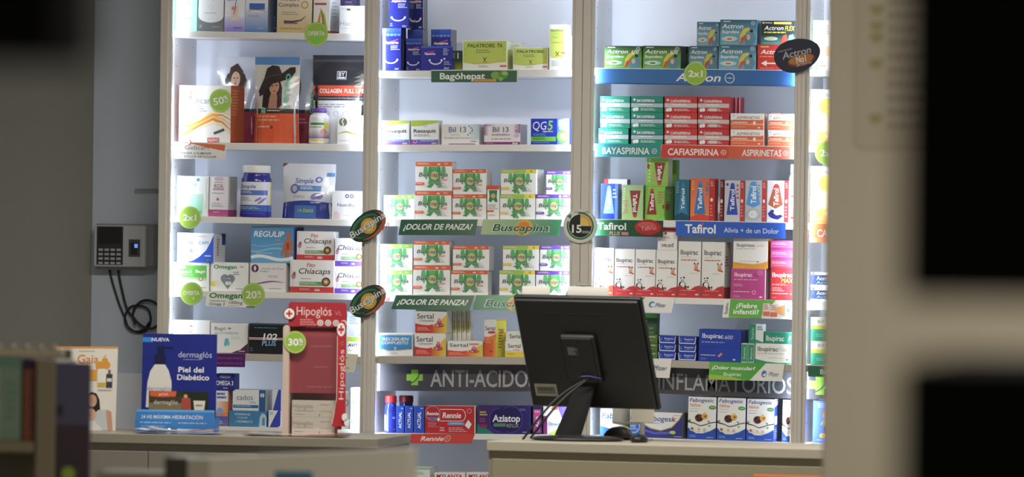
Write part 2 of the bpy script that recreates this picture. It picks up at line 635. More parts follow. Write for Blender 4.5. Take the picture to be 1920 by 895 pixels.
def make_unit(label, i, xl, xr, lines, posts):
    XL, XR = X42(xl) - .011, X42(xr) + .011          # the posts stand proud of the opening and hide the lamps
    u = empty('shelving_unit', ((XL + XR) / 2, 0, 0))
    tag(u, label, 'shelving unit', 'lit wall shelving units')
    in_unit(MB().box(XL - .001, XR + .001, .30, .314, 0, 2.72, BACK, .001).build('back_panel', LAMINATE), u)
    holes = MB()
    for s, X in ((1, XL), (-1, XR)):
        m = MB()
        m.box(min(X, X - s * .011), max(X, X - s * .011), -.0218, .2995, 0, 2.72, PANEL, .0006)
        for z in [.9 + .064 * k for k in range(27)]:        # rows of shelf peg holes
            for yy in (.06, .25):
                m.lathe([(.0022, 0), (.0022, .0003)], '#4a4a50', n=8)
                n = 16
                for q in range(len(m.v) - n, len(m.v)):
                    v = m.v[q]
                    m.v[q] = (X + s * v[2], yy + v[0], z + v[1])
        in_unit(m.build('side_panel', LAMINATE), u)
    for k, (l, r, th, y0, c) in enumerate(lines):
        sh = Shelf(l, r, th, y0)
        s0 = sh.I @ Vector((XL + .0006, 0, (sh.M @ Vector((0, 0, 0))).z)); s1 = sh.I @ Vector((XR - .0006, 0, (sh.M @ Vector((sh.len, 0, 0))).z))
        m = MB().box(s0.x + .0004, s1.x - .0004, y0 if y0 == 0 else -.0215, .2995, -sh.th, 0, c, .0012)
        if y0: m.box(.0006, sh.len - .0006, -.034, -.0213, -sh.th, 0, c, .001)
        b = m.build('shelf' if y0 == 0 else 'frame_rail', LAMINATE)
        in_unit(b, u, sh.M)
        SH[(i, k + 1)] = sh
    for p in posts: make_post(u, *p)
    for s, X in ((1, XL), (-1, XR)):
        xs = sorted((X + s * .0006, X + s * .0086))
        m = MB().use(PLASTIC).box(xs[0], xs[1], -.0216, -.0200, .85, 2.6, '#e6e6e4', .0003)
        m.use(LEDGLOW)
        for z in [.862 + .0225 * q for q in range(77)]:
            x = sum(xs) / 2
            m.add([(x - .0022, -.0198, z - .0022), (x - .0022, -.0198, z + .0022), (x + .0022, -.0198, z + .0022), (x + .0022, -.0198, z - .0022)], [(0, 1, 2, 3)], W)
        in_unit(m.build('led_strip'), u)
        lamp('led_strip_light', (sum(xs) / 2, -.0190, 1.725), (0, 1, 0), .007, 1.74, LED_W, LED_C)
    return u


WH, BE = '#eceae6', '#b8b0a1'
xa, xb, xc, xd, xe, xf = X42(303.5), X42(324), X42(683.5), X42(711), X42(1072.7), X42(1114.4)
xg, xh = X42(1490.3), X42(1517.5)
mid3 = (xe + xf) / 2
U1 = make_unit('white lit shelving unit nearest the grey wall clock', 1, 324, 683.5, [
    ((330, 58), (685, 63.5), 11.7, 0, WH), ((330, 267), (685, 270.5), 13, 0, WH), ((326, 404.5), (684, 413), 12, 0, WH),
    ((325, 545), (683, 551.5), 11.7, 0, WH), ((323, 660.5), (681, 669.3), 13, -.03, BE), ((322, 798), (680, 806), 13, 0, WH), ((332, -96), (687, -92), 12, 0, WH)],  # last board is out of view, added to block light from above
    [(xa, xb, (.0, .72)), (xc, (xc + xd) / 2 - .0001, (.48, 1.0))])
U2 = make_unit('white lit shelving unit over the antacids header', 2, 711, 1072.7, [
    ((714, 133), (1074, 130.5), 12.5, 0, WH), ((713, 271.7), (1073, 271), 12.5, 0, WH), ((712, 411.5), (1072, 411.5), 13, 0, WH),
    ((711, 552.7), (1071, 555.5), 13, 0, WH), ((709, 668), (1070, 671), 14, -.03, BE), ((706, 812.5), (1068, 816), 11, 0, WH),
    ((703, 950), (1066, 955), 12, 0, WH), ((716, -92), (1076, -94), 12, 0, WH)],  # topmost board is unseen, added to dim the back panel
    [((xc + xd) / 2 + .0001, xd, (0, .52)), (xe, mid3 - .0006, (.30, 1.0))])
U3 = make_unit('white lit shelving unit over the anti-inflammatories header', 3, 1114.4, 1490.3, [
    ((1117, 127.5), (1491, 131.5), 14, 0, WH), ((1116, 269.7), (1490, 274.5), 13, 0, WH), ((1115, 411), (1489, 417.5), 13, 0, WH),
    ((1113, 554.5), (1488, 564), 12, 0, WH), ((1111, 670.7), (1487, 684.4), 13.5, -.03, BE), ((1109, 818), (1485, 831), 13, 0, WH), ((1118, -64), (1492, -61), 13, 0, WH)],  # highest board lies above the frame, added to cut the light
    [(mid3 + .0006, xf, (.0, .72)), (xg, (xg + xh) / 2 - .0001, (.48, 1.0))])
U4 = make_unit('white lit shelving unit glimpsed beside the pale column', 4, 1517.5, 1880, [
    ((1519, 131), (1880, 137), 11, 0, WH), ((1519, 273), (1880, 279), 12, 0, WH), ((1518, 418.5), (1880, 425), 12, 0, WH),
    ((1517, 565.5), (1880, 574), 16, 0, WH), ((1516, 684.5), (1880, 696), 13.5, -.03, BE), ((1514, 831), (1880, 842), 13, 0, WH)],
    [((xg + xh) / 2 + .0001, xh, (0, .52))])

# category headers under the frame rails
HDR, HTX = '#4b4a50', '#a9a8aa'


def cross_art(cu, cv, r, W_H, bg=HDR):
    """a rounded green cross with a dark sweep; r in fractions of the height"""
    ru = r / W_H
    a = .42
    return [Q([(cu - ru * a, cv - r), (cu + ru * a, cv - r), (cu + ru * a, cv + r), (cu - ru * a, cv + r)], '#86c23a'),
            Q([(cu - ru, cv - r * a), (cu + ru, cv - r * a), (cu + ru, cv + r * a), (cu - ru, cv + r * a)], '#86c23a'),
            S([(cu - ru * .45, cv + r * .75), (cu + ru * .05, cv + r * .45), (cu + ru * .42, cv), (cu + ru * .55, cv - r * .42)], r * .14, bg)]


def header(unit, xl, xr, yl0, yr0, yl1, yr1, art, label):
    q = [P(xl, yl0, 0), P(xr, yr0, 0), P(xr, yr1, 0), P(xl, yl1, 0)]
    X0, X1 = q[0].x - .008, q[1].x + .008
    m = MB().use(MIRROR)
    f = [Vector((X0, .012, q[0].z)), Vector((X0, .012, q[3].z)), Vector((X1, .012, q[2].z)), Vector((X1, .012, q[1].z))]
    m.slab(f, (0, .006, 0), HDR)
    fr = Frame((f[3] - f[0]).length, (f[1] - f[0]).length, lambda u, v, o: (f[0] * (1 - u) + f[3] * u) * (1 - v) + (f[1] * (1 - u) + f[2] * u) * v - Vector((0, o, 0)))
    m.art(fr, art)
    o = in_unit(m.build('header_sign'), unit)
    o['label'] = label
    return o


header(U2, 710, 1070, 682.5, 685.5, 733.5, 735, cross_art(.193, .50, .29, 7.0) + [T('ANTI-ACIDOS', .540, .52, .535, .62, HTX, 0, .014)], 'dark grey header with light lettering and a green cross')
header(U3, 1112, 1488, 684.5, 698, 733.5, 748.5, cross_art(.035, .50, .29, 7.0) + [T('ANTI-INFLAMATORIOS', .540, .52, .895, .62, HTX, 0, .006)], 'dark grey header with light lettering and a green cross')
header(U4, 1517, 1880, 698, 709, 749, 760, cross_art(.065, .47, .36, 7.0), 'dark grey header with a green cross')


# ------------------------------------------------------------------ counters
def counter(name, label, xl, xr, yl, yr, Yl, Yr, depth, split=None, tint=('#a9a28f', '#968f7b', '#8f886f')):
    """laminate counter whose upper front edge runs between two pixels"""
    a, b = P(xl, yl, Yl), P(xr, yr, Yr)
    z = (a.z + b.z) / 2
    a.z = b.z = 0
    ex = (b - a).normalized(); ey = Vector((-ex.y, ex.x, 0))
    L = (b - a).length
    root = empty(name, a)
    root.rotation_euler = (0, 0, math.atan2(ex.y, ex.x))
    c = tint[1]
    MB().box(0, L, 0, depth, z - .028, z, tint[0], .002).build('countertop', LAMINATE, root)
    m = MB().box(0.003, L - .003, .012, depth - .01, 0, z - .0285, c, .001)
    m.build('carcass', LAMINATE, root)
    n = split or 1
    for k in range(n):
        x0, x1 = .016 + (L - .03) * k / n, .016 + (L - .03) * (k + 1) / n
        f = MB()
        f.box(x0, x1 - .003, .0045, .0118, .08, z - .05, tint[2], .0012)
        f.build('front_panel', LAMINATE, root)
    tag(root, label, 'counter')
    return root, z, a, ex, ey


CR, ZR, ar, exr, eyr = counter('service_counter', 'beige laminate service counter carrying the black monitor', 912, 1640, 827.5, 845, -1.62, -1.74, .42)
CL, ZL, al, exl, eyl = counter('display_counter', 'beige laminate counter carrying the two cardboard displays', 60, 708, 814, 819.5, -1.60, -1.60, .42, 3, ('#8d8677', '#827d72', '#7d786d'))  # darker tint puts the shade over this counter into its colour
print('counter heights', ZR, ZL)

# ------------------------------------------------------------------ pale column and the dark hanging and standing things near the window
YC = -6.0
x0, x1 = P(1546, 447, YC).x, P(2060, 447, YC).x
cm = MB().box(x0, x1, YC, YC + .30, 0, 2.9, '#bdb39c', .004)
struct('pillar', cm, PAINT, 'broad pale beige column in front of the shelving')
pl = empty('wall_plaque', P(1650, 120, YC - .004))
q = [P(1608, -160, YC), P(1750, -160, YC), P(1750, 280, YC), P(1608, 280, YC)]
hw, z1, z0 = (q[1].x - q[0].x) / 2, q[0].z, q[2].z
bx = empty('price_board', ((q[0].x + q[1].x) / 2, YC, z0))
m = MB()
rr = .02
pts = [(-hw + rr - rr * math.cos(t), rr - rr * math.sin(t)) for t in [math.pi / 2 * k / 6 for k in range(7)]]
pts = [(p[0], p[1]) for p in pts] + [(hw, 0), (hw, z1 - z0), (-hw, z1 - z0)]
pts = [(-hw, z1 - z0)] + [(-hw, rr)] + [(-hw + rr - rr * math.cos(math.pi / 2 * k / 6), rr - rr * math.sin(math.pi / 2 * k / 6)) for k in range(1, 7)] + [(hw, 0), (hw, z1 - z0)]
m.slab([(x, -.003, z) for x, z in pts], (0, .003, 0), '#b4aa93')
bo = m.build('board', LAMINATE, bx)
fb = Frame(2 * hw, z1 - z0, lambda u, v, o: ((u - .5) * 2 * hw, -.003 - o, (1 - v) * (z1 - z0)))
mm = MB()
for v in (.40, .47, .52, .63, .885 - .02):
    mm.art(fb, [E(.235, v, .05, .014, '#9a9060'), E(.315, v, .05, .014, '#9a9060'), Q([(.19, v + .006), (.36, v + .006), (.275, v + .035)], '#9a9060')], .0006)
mm.art(fb, [M(.42, .30, .98, .95, 11, '#9a9284', 3, .35)], .0006)
mm.build('print', CARD, bx)
tag(bx, 'blurred board with olive hearts on the pale column', 'board')
bpy.data.objects.remove(pl)

YD = -14.0
px = lambda x, y: P(x, y, YD)
a, b = px(1684, 563), px(1990, 563)
hang = empty('hanging_screen', ((a.x + b.x) / 2, YD, a.z))
w2, hh = (b.x - a.x) / 2, 2.9 - a.z
MB().box(-w2, w2, 0, .05, 0, .42, '#0b0b0a', .006).build('screen_housing', MATTE, hang)
MB().box(-w2 + .008, w2 - .008, -.004, -.0002, .008, .412, '#080808', .001).build('screen_panel', MATTE, hang)
MB().box(-.02, .02, .012, .04, .4205, hh, '#161616', .002).build('ceiling_arm', ALUM, hang)
tag(hang, 'black blurred screen hanging high before the pale column', 'screen')
a, b = px(1682, 676), px(1990, 676)
st = empty('floor_cabinet', ((a.x + b.x) / 2, YD, 0))
MB().box(-w2, w2, 0, .3, .05, a.z, '#0a0a0a', .006).build('cabinet_body', MATTE, st)
MB().box(-w2 + .01, w2 - .01, .01, .29, 0, .0495, '#0b0b0b', .002).build('plinth', MATTE, st)
MB().box(-w2 + .008, w2 - .008, -.006, -.0002, .06, a.z - .02, '#080808', .002).build('door', MATTE, st)
tag(st, 'black blurred cabinet standing low before the pale column', 'cabinet')
YB = -14.4
a, b = P(-160, 118, YB), P(108, 118, YB)
lamp_ = empty('hanging_speaker', ((a.x + b.x) / 2, YB, a.z))
w3, hh = (b.x - a.x) / 2, 2.9 - a.z
MB().box(-w3, w3, 0, .10, 0, .20, '#0b0b0b', .008).build('speaker_box', MATTE, lamp_)
MB().box(-w3 + .006, w3 - .006, -.005, -.0002, .006, .194, '#080808', .002).build('speaker_grille', MATTE, lamp_)
MB().box(-.012, .012, .04, .06, .2005, hh, '#161616', .002).build('ceiling_arm', ALUM, lamp_)
tag(lamp_, 'black blurred speaker hanging in the upper left corner', 'speaker')
for k, (lx, ly) in enumerate(CEIL_FILL):
    t = empty('added_ceiling_light', (lx, ly, 2.85))  # made-up housings over the added fill lamps
    MB().box(-.57, .57, -.16, .16, .0, .05, '#e5e5e2', .004).build('housing', ALUM, t)
    tag(t, 'unseen ceiling light added above the shop floor', 'ceiling light', 'added ceiling lights')

# ================================================================== bay one, nearest the clock
LIME = '#9cc63c'


def offer(label, px, r, Y, words, extra=(), rot=0):
    art = [O(.5, .5, .47, .025, '#c8e08a')] + words + list(extra)
    return disc('offer_tag', label, 'offer tag', px, r, r, Y, art, LIME, rot, mat=GLOSS, group=None)


OFERTA = [T('OFERTA', .5, .47, .72, .17, W, 0, .015)]
TWO = [T('2x1', .5, .5, .62, .27, W, 0, .03)]


def pct(n, it=0): return [T(n, .41, .50, .48, .30, W, it, .02), T('%', .76, .42, .20, .17, W, it, .02), T('OFF', .76, .60, .20, .09, W, it, .01)]


s = SH[(1, 1)]
SUP = dict(name='supplement_box', cat='supplement box')
carton('mint green carton beside the post on the top shelf', s, (330, -70, 371, 58), [M(.25, .55, .85, .62, 2, '#7cc4ac'), M(.25, .80, .8, .84, 1, '#7cc4ac'), T('VITA', .5, .3, .5, .05, '#6ab89c')], '#a6ead2', d=.08, **SUP)
carton('grey carton with a white rounded panel on the top shelf', s, (371.5, -60, 421, 58.5), [Q([(.02, 0), (.98, 0), (.98, .78)] + arc(.5, .76, .48, .10, 0, -180) + [(.02, .76)], '#eeeeee'), O(.5, .62, .09, .012, '#c9c9cc'), M(.25, .70, .75, .73, 1, '#b9b9bd'), M(.07, .90, .2, .95, 2, '#cfcfd2'), M(.55, .92, .9, .94, 1, '#cfcfd2')], '#77777b', d=.09, **SUP)
carton('white and violet carton with a leg drawing', s, (421.3, -50, 460, 59), [R(0, .74, 1, 1, '#dfdaee', '#8d78d0', True), R(.33, .55, .68, .80, '#f1d8cc'), S([(.60, .42), (.52, .52), (.55, .60), (.45, .70)], .012, '#4c5f9a'), E(.45, .60, .12, .03, '#e58a72'), M(.1, .42, .62, .48, 2, '#9aa7d2'), M(.45, .92, .9, .96, 1, '#6a58b4')], '#efeef2', d=.08, **SUP)
carton('white and blue gradient carton with a dark blue arch logo', s, (460.3, -55, 503, 60), [R(0, .55, 1, 1, '#eceef4', '#4f86c8', True), R(.17, .53, .86, .63, '#3f6fbf'), E(.5, .665, .37, .035, '#c94f5a', a0=0, a1=180), E(.5, .672, .35, .03, '#eceef4', a0=0, a1=180), M(.15, .72, .86, .77, 2, '#9aa6b6'), M(.55, .93, .9, .96, 1, '#e7b27a')], '#f0f0f2', side='#93a3bd', d=.11, **SUP)
carton('cream and gold carton with complex lettering on the top shelf', s, (520, -70, 585, 61), [R(0, .45, 1, 1, '#efe6d2', '#d8b978', True), T('VITAMIN', .35, .52, .55, .05, '#a8423f', 0, .02), T('Complex', .34, .60, .60, .055, '#4a4a4e'), O(.80, .60, .11, .03, '#c9973f'), E(.80, .60, .08, None, '#e9d3a0'), M(.14, .70, .8, .76, 2, '#b4a88e'), S([(.2, .84), (.45, .845), (.7, .82), (.84, .76)], [.03, .03, .02, .006], '#5a4a52'), S([(.2, .865), (.6, .865)], .018, '#a05a6a'), M(.1, .93, .8, .97, 1, '#b39a66')], '#f1ead8', d=.09, side='#cdbf9e', **SUP)
carton('white carton with orange and yellow leaves on the top shelf', s, (587.5, -70, 620, 62), [R(.08, .57, .78, .60, '#c0504a'), Q([(.45, .66), (.12, .96), (.42, .97)], '#e5803a'), Q([(.42, .64), (.70, .74), (.88, .95), (.50, .97), (.55, .8)], '#c6b23c'), Q([(.42, .64), (.52, .80), (.62, .97), (.74, .97), (.62, .75)], '#7d8a3a'), R(0, .965, 1, 1, '#c2502f')], '#f2f0ea', side='#c9c9ca', d=.10, rz=-5, sart=[R(0, .965, 1, 1, '#a8482f'), M(.2, .5, .8, .8, 6, '#9a9a9c')], **SUP)
carton('plain white carton with thin hair lettering', s, (636, 11, 684.5, 63), [T('Hair', .27, .63, .46, .17, '#8f9094', 0, -.012), R(.28, .10, .43, .17, '#5a5a5e'), M(.08, .10, .26, .15, 1, '#c2c2c4'), M(.1, .80, .6, .84, 1, '#c6c6c8')], '#f3f3f4', d=.08, Yf=.012, **SUP)
carton('plum carton standing behind the white hair carton', s, (622, -60, 668, 63), [M(.55, .45, .9, .6, 3, '#8d7ab0')], '#4a3e66', d=.05, Yf=.15, **SUP)
carton('navy carton behind the blue arch carton on the top shelf', s, (507, -40, 521, 60.5), [M(.2, .7, .8, .95, 4, '#8ea2cf')], '#33497c', d=.06, Yf=.10, **SUP)
offer('lime round tag reading oferta on the top shelf edge', (593, 64), 22, -.002, OFERTA, [E(.48, .74, .17, .10, '#62d84a')])

s = SH[(1, 2)]


def woman(cu, cv, r, hair, skin='#c99a7c', hat=None, curly=False):
    a = []
    if curly:
        for k in range(11):
            an = math.radians(-40 + k * 26)
            a.append(E(cu + r * 1.15 * math.cos(an), cv - .10 * math.sin(an) + .05, r * .62, None, hair))
    a.append(Q([(cu - r * 1.5, cv + .20), (cu - r * .9, cv - .12), (cu + r * .2, cv - .17), (cu + r * 1.1, cv - .08), (cu + r * 1.3, cv + .22)], hair))
    a.append(E(cu, cv + .02, r * .72, .095, skin))
    a.append(E(cu - r * .28, cv, r * .13, .008, '#3d2c28')); a.append(E(cu + r * .28, cv, r * .13, .008, '#3d2c28'))
    a.append(E(cu, cv + .062, r * .22, .010, '#a5514c'))
    a.append(Q([(cu - r * .06, cv), (cu + r * .06, cv), (cu + r * .10, cv + .035), (cu - r * .10, cv + .035)], '#b98668'))
    if hat:
        a.append(E(cu - .02, cv - .12, r * 1.05, .10, hat))
        a.append(E(cu + .22, cv - .05, r * 1.35, .05, hat, rot=35)); a.append(E(cu - .16, cv - .03, r * 1.0, .045, hat, rot=-50))
    return a


pouch('silver pouch with a curly haired woman behind the orange striped carton', s, (402, 106, 476, 268), woman(.49, .245, .16, '#3f322c', '#c9a58d', curly=True) + [R(0, .62, 1, 1, '#8c1e38'), R(.0, .60, 1, .635, '#2a2a2e'), M(.1, .70, .5, .8, 3, '#c07a86')], '#b9bfcb', Yf=.165)
pouch('orange based pouch with a woman in a wide dark hat', s, (472, 106.5, 557, 269), [R(.01, .0, .99, .09, '#4d82b8'), R(.0, .09, 1, .63, '#cfc7bd'), Q([(.28, .63), (.36, .50), (.62, .50), (.72, .63)], '#b98266')] + [Q([(.20, .58), (.22, .34), (.36, .24), (.56, .24), (.64, .36), (.66, .56), (.56, .60), (.54, .44), (.38, .46), (.34, .60)], '#2f2523'), E(.46, .345, .115, .085, '#c2916f'), E(.42, .335, .022, .007, '#3d2c28'), E(.51, .33, .022, .007, '#3d2c28'), E(.475, .395, .035, .009, '#a5514c'), Q([(.40, .42), (.53, .42), (.56, .50), (.36, .50)], '#b98463'), Q([(.22, .25), (.28, .13), (.40, .095), (.54, .105), (.61, .19), (.78, .12), (.90, .115), (.91, .17), (.82, .24), (.62, .28), (.42, .31), (.26, .42), (.13, .46), (.10, .40)], '#34292a'), S([(.23, .25), (.40, .215), (.61, .20)], .02, '#4a3a38')] + [R(0, .60, 1, .655, '#35322f'), R(.18, .605, .29, .65, '#66b59a'), M(.33, .615, .65, .64, 1, '#cfcfcf'), R(0, .655, 1, 1, '#e4571f'), M(.1, .68, .8, .76, 2, '#f0a07c'), M(.1, .80, .45, .83, 1, '#f3b79c'), E(.44, .815, .035, None, '#6a4038'), T('geneo', .73, .40, .42, .15, '#57b79b', 0, .02, 90)], '#c9c6c4', Yf=.035, b=.034)
pouch('blue grey pouch with a maroon base behind the orange one', s, (530, 110, 598, 269.5), [R(0, .60, 1, .64, '#2a2a2e'), R(0, .64, 1, 1, '#8a1d36'), M(.35, .70, .8, .78, 2, '#bb6c7c'), E(.35, .36, .12, .16, '#7a5a44'), E(.33, .40, .07, .10, '#c99a7c'), T('geneo', .78, .42, .46, .16, '#57a79b', 0, .02, 90), E(.55, .83, .04, None, '#5a2030')], '#a9b6c6', Yf=.15)
pouch('large black and white pouch with an orange red band', s, (581, 103, 686, 271), [R(0, .0, 1, .34, '#2b2b30'), R(.02, .05, .98, .075, '#3d3d43'), R(.44, .18, .61, .275, '#d8d8da'), R(.45, .187, .60, .272, '#2b2b30'), T('BY', .525, .215, .11, .045, W), R(.46, .245, .59, .265, '#d8d8da'), R(0, .34, 1, .46, '#dd5130'), T('COLLAGEN', .34, .402, .42, .045, W, 0, .03), T('FULL LIFE', .77, .402, .34, .045, W), R(0, .46, 1, .51, '#33333a'), T('ANTIOXIDANTE POTENCIADO', .52, .485, .82, .016, '#b9bcc8'), R(0, .51, 1, 1, '#ecebee'), M(.1, .55, .95, .60, 2, '#a9a9b2')] + [O(.30 + .17 * k, .66, .045, .006, '#9a9aa4') for k in range(4)], '#2b2b30', Yf=.088, b=.036)
bottle('small white bottle with a purple cap beside the black pouch', s, (580, 203, 617, 270.3), .13, [R(.25, .06, .85, .17, '#4d8f4a'), M(.2, .25, .7, .32, 1, '#5a4a6a'), R(.0, .40, 1, .80, '#f0eef0', '#8f6bb0', True), E(.72, .5, .12, .16, '#d9a08c'), R(.1, .84, .75, .92, '#e9d23a'), R(.72, .06, .9, .34, '#f0e04a')], '#efeef2', '#6c3fa0', Yf=.015, label_v=(.28, .97), neck=.68)
carton('white carton with a green round emblem and olive stroke', s, (632, 216.5, 684.5, 271), [E(.21, .24, .145, None, '#6f7752'), S([(.22, .12), (.17, .22), (.22, .30), (.20, .38)], .045, '#f1f1ef'), T('Colag', .68, .18, .46, .14, '#8b8d92', 0, -.01), M(.45, .32, .9, .4, 2, '#c2c2c6'), S([(.02, .65), (.3, .57), (.6, .64), (.98, .70)], [.012, .06, .05, .015], '#b3b04a'), M(.06, .88, .55, .92, 1, '#b9b9be'), M(.75, .88, .95, .92, 1, '#b9b9be')], '#f2f2f1', d=.07, Yf=.008, **SUP)
carton('tall white carton with orange waves and an orange side', s, (333.5, 160, 434.5, 267.5), [Q([(.16, .20), (.24, .18), (.24, .26)], '#dd6a5c'), O(.22, .14, .035, .016, '#dd5a4c', a0=-90, a1=90), E(.09, .09, .016, None, '#e39a94'), E(.09, .24, .016, None, '#dd8a80'), T('Gelicart', .40, .265, .52, .11, '#85868b', 0, -.008), M(.2, .36, .55, .48, 3, '#b9bbc2')] +
       [S([(.0, .58 + .10 * k), (.18, .66 + .055 * k), (.40, .60 + .035 * k), (.66, .48 + .04 * k), (.84, .46 + .06 * k), (1.0, .52 + .085 * k)], [.014, .05, .035, .06, .03, .014], c) for k, c in enumerate(['#f6dfa0', '#eda03c', '#f3c35e', '#e9862f', '#f8e3b4'])] +
       [S([(.68, .84), (.88, .77)], .045, '#55565a'), M(.55, .94, .72, .97, 1, '#999999'), R(.56, .915, .78, .999, '#cb4a42'), T('NUEVO', .67, .957, .19, .05, W, 0, .02)], '#f4f1ea', side='#b9541c', d=.12, rz=-6, Yf=.03, sart=[M(.1, .08, .6, .55, 9, '#d98a58', 3), R(0, .97, 1, 1, '#8f3d14')], **SUP)
offer('lime round tag reading fifty percent on the orange waved carton', (413.5, 188.5), 21, .0165, pct('50'), rot=12)
plate('shelf_sign', 'white and orange paper sign about joint pain on the shelf edge', 'shelf sign', [(327, 266), (424.5, 268), (423, 299), (327, 297.5)], -.0022, [Q([(0, 0), (.25, .02), (.98, .12), (.97, .50), (.62, .30), (.30, .06)], '#e2763c'), E(.28, .10, .05, .12, '#efe9e2'), O(.28, .02, .05, .02, '#d8503f', a0=-90, a1=90), T('Gelicart', .44, .32, .48, .25, '#6f7075', 0, -.005), T('AYUDA A ELIMINAR', .42, .66, .60, .13, '#56575c', 0, .012), T('EL DOLOR ARTICULAR', .46, .86, .72, .13, '#56575c', 0, .012)], '#f0ede6')

s = SH[(1, 3)]
carton('white carton with a mint green panel and lime tag below', s, (331.5, 330.5, 391, 406), [T('VITENE', .42, .21, .40, .07, '#9aa3a2', 0, -.005), M(.28, .11, .6, .14, 1, '#a9c9bb'), E(.66, .09, .05, None, '#57b58f'), R(.18, .45, .82, .98, '#b9e6d2', '#8fd8ba', True), M(.2, .30, .75, .4, 2, '#c9d6d2'), R(.72, .88, .80, .92, '#6cc49c'), S([(.94, .05), (.90, .3), (.95, .55), (.91, .8)], .03, '#dfe6e4')], '#eef1ef', d=.08, **SUP)
carton('slim white carton with a magenta base', s, (391.3, 331, 428.5, 406.5), [E(.5, .06, .25, .05, '#d7b9c2'), T('ROA', .5, .24, .48, .10, '#7d7a80'), M(.28, .14, .75, .17, 1, '#8a878c'), R(.2, .30, .78, .345, '#c98aa0'), M(.15, .41, .85, .45, 1, '#8f8c90'), E(.46, .57, .07, None, '#b06a82'), M(.15, .66, .8, .78, 3, '#b9b6ba'), R(0, .83, 1, 1, '#b3498a', '#c55a86', True), M(.22, .88, .6, .92, 1, '#e3aec4')], '#e9e4e6', side='#bdb9ba', d=.085, rz=-4, sart=[R(0, .83, 1, 1, '#a2386e'), M(.2, .1, .8, .7, 9, '#97939a')], **SUP)
bottle('dark blue supplement bottle with a white ribbed cap', s, (452.5, 310, 508, 408.5), .15, [R(0, 0, 1, .66, '#e9eaf3'), R(-.02, .0, .06, .66, '#e3d24a'), R(.94, 0, 1.02, .66, '#e3d24a'), T('Simple', .38, .13, .38, .10, '#4a62b4', .15, .01), R(.12, .24, .84, .38, '#5a78c8'), M(.2, .27, .6, .34, 2, '#dfe6f6'), M(.2, .44, .5, .56, 3, '#b9bcd0')] + [E(.62 + .06 * k, .50 + .07 * (k % 2), .08, .03, '#8d84c4', rot=30) for k in range(3)] + [R(0, .66, 1, .84, '#3f62b8'), M(.15, .71, .85, .80, 2, '#9fc0a0'), R(0, .84, 1, 1, '#2a2f9a'), M(.2, .88, .8, .92, 1, '#5a62c0')], '#2a2a92', '#ecebe8', Yf=.03, label_v=(.20, .99), neck=.86)
pouch('white and royal blue refill pouch next to the blue bottle', s, (526, 307, 625, 411), [Q([(0, .0), (.10, .0), (.0, .07)], '#9c3b48'), T('Simple', .42, .31, .36, .09, '#4a72b8', .15, .01), R(.30, .40, .76, .50, '#5b86c4'), M(.36, .42, .7, .48, 2, '#dfe6f2'), E(.24, .46, .085, .09, '#6f6cae'), E(.24, .46, .05, .06, '#b9b7da'), E(.70, .29, .07, .055, '#6a7ab8'), E(.70, .29, .035, .03, '#d9dcea'), R(.84, .16, .99, .225, '#5c8fd0'), E(.66, .59, .09, .055, '#8a82c0', rot=20), E(.74, .585, .07, .06, '#7a72b6'), M(.22, .58, .55, .63, 2, '#b5bac6'), Q([(0, .72)] + [(u / 8, .72 - .05 * math.sin(math.pi * u / 8)) for u in range(1, 8)] + [(1, .72), (1, 1), (0, 1)], '#2c3f9c'), R(.26, .76, .68, .99, '#3f74c0'), T('14 DIAS', .48, .855, .30, .06, '#b9cf3c', 0, .02)], '#dcdfe6', Yf=.05, b=.03, name='refill_pouch')
carton('small white carton with navy lettering behind the oval sign', s, (622, 358.5, 684, 413), [T('NutriBaby', .50, .49, .66, .11, '#3f4a86', 0, .008), E(.46, .18, .06, None, '#4a5a9c'), E(.60, .18, .06, None, '#4a5a9c'), E(.46, .18, .03, None, '#dfe3ee'), E(.60, .18, .03, None, '#dfe3ee'), Q([(.06, .98), (.06, .78), (.12, .70), (.18, .72), (.24, .80), (.24, .98)], '#f0d3dc'), M(.4, .85, .7, .88, 1, '#b9b3cc')], '#f3f3f6', d=.07, Yf=.010, **SUP)
offer('lime round tag reading two for one beneath the mint carton', (355.6, 408), 20.5, -.002, TWO)

s = SH[(1, 4)]
carton('white carton with a wide green panel under the blue curved carton', s, (325.5, 492.5, 392, 546), [R(.02, .10, .93, .50, '#5fb93f'), R(.02, .5, .93, .66, '#5fb93f', '#dff0d8', True), T('CHÍA', .22, .17, .26, .10, W, 0, .03), T('Omega-3', .28, .32, .44, .10, W, 0, .02), T('Bagó', .76, .31, .28, .10, W, 0, .035), M(.1, .43, .6, .46, 1, '#d9efd0'), E(.77, .58, .06, None, '#c9705a'), E(.77, .58, .035, None, '#f0e2da'), M(.5, .88, .95, .92, 1, '#7a6a8c')], '#f1f3ee', d=.07, **SUP)
carton('white carton with blue sweeping corner on the green carton', s, (330.5, 437, 402, 491.5), [Q([(.24, 1.0), (.45, .93), (.62, .80), (.80, .58), (.92, .30), (1.0, .05), (1, 1)], '#2f56c4'), T('Aucic', .27, .31, .33, .14, '#4a67b8', 0, .012), T('CAPS', .73, .33, .28, .10, '#5a97c8', 0, .01), M(.22, .11, .85, .15, 1, '#c9b4b4'), E(.38, .60, .05, None, '#d08a84'), M(.76, .75, .95, .84, 1, '#dfe4f4'), Q([(.78, .88), (.92, .88), (.85, .96)], '#3f9a8c')], '#f3f4f8', side='#d9dde6', d=.10, rz=-7, sart=[R(.7, .03, 1, .4, '#2f4f9c'), M(.3, .2, .5, .8, 7, '#6a6f86')], **SUP)
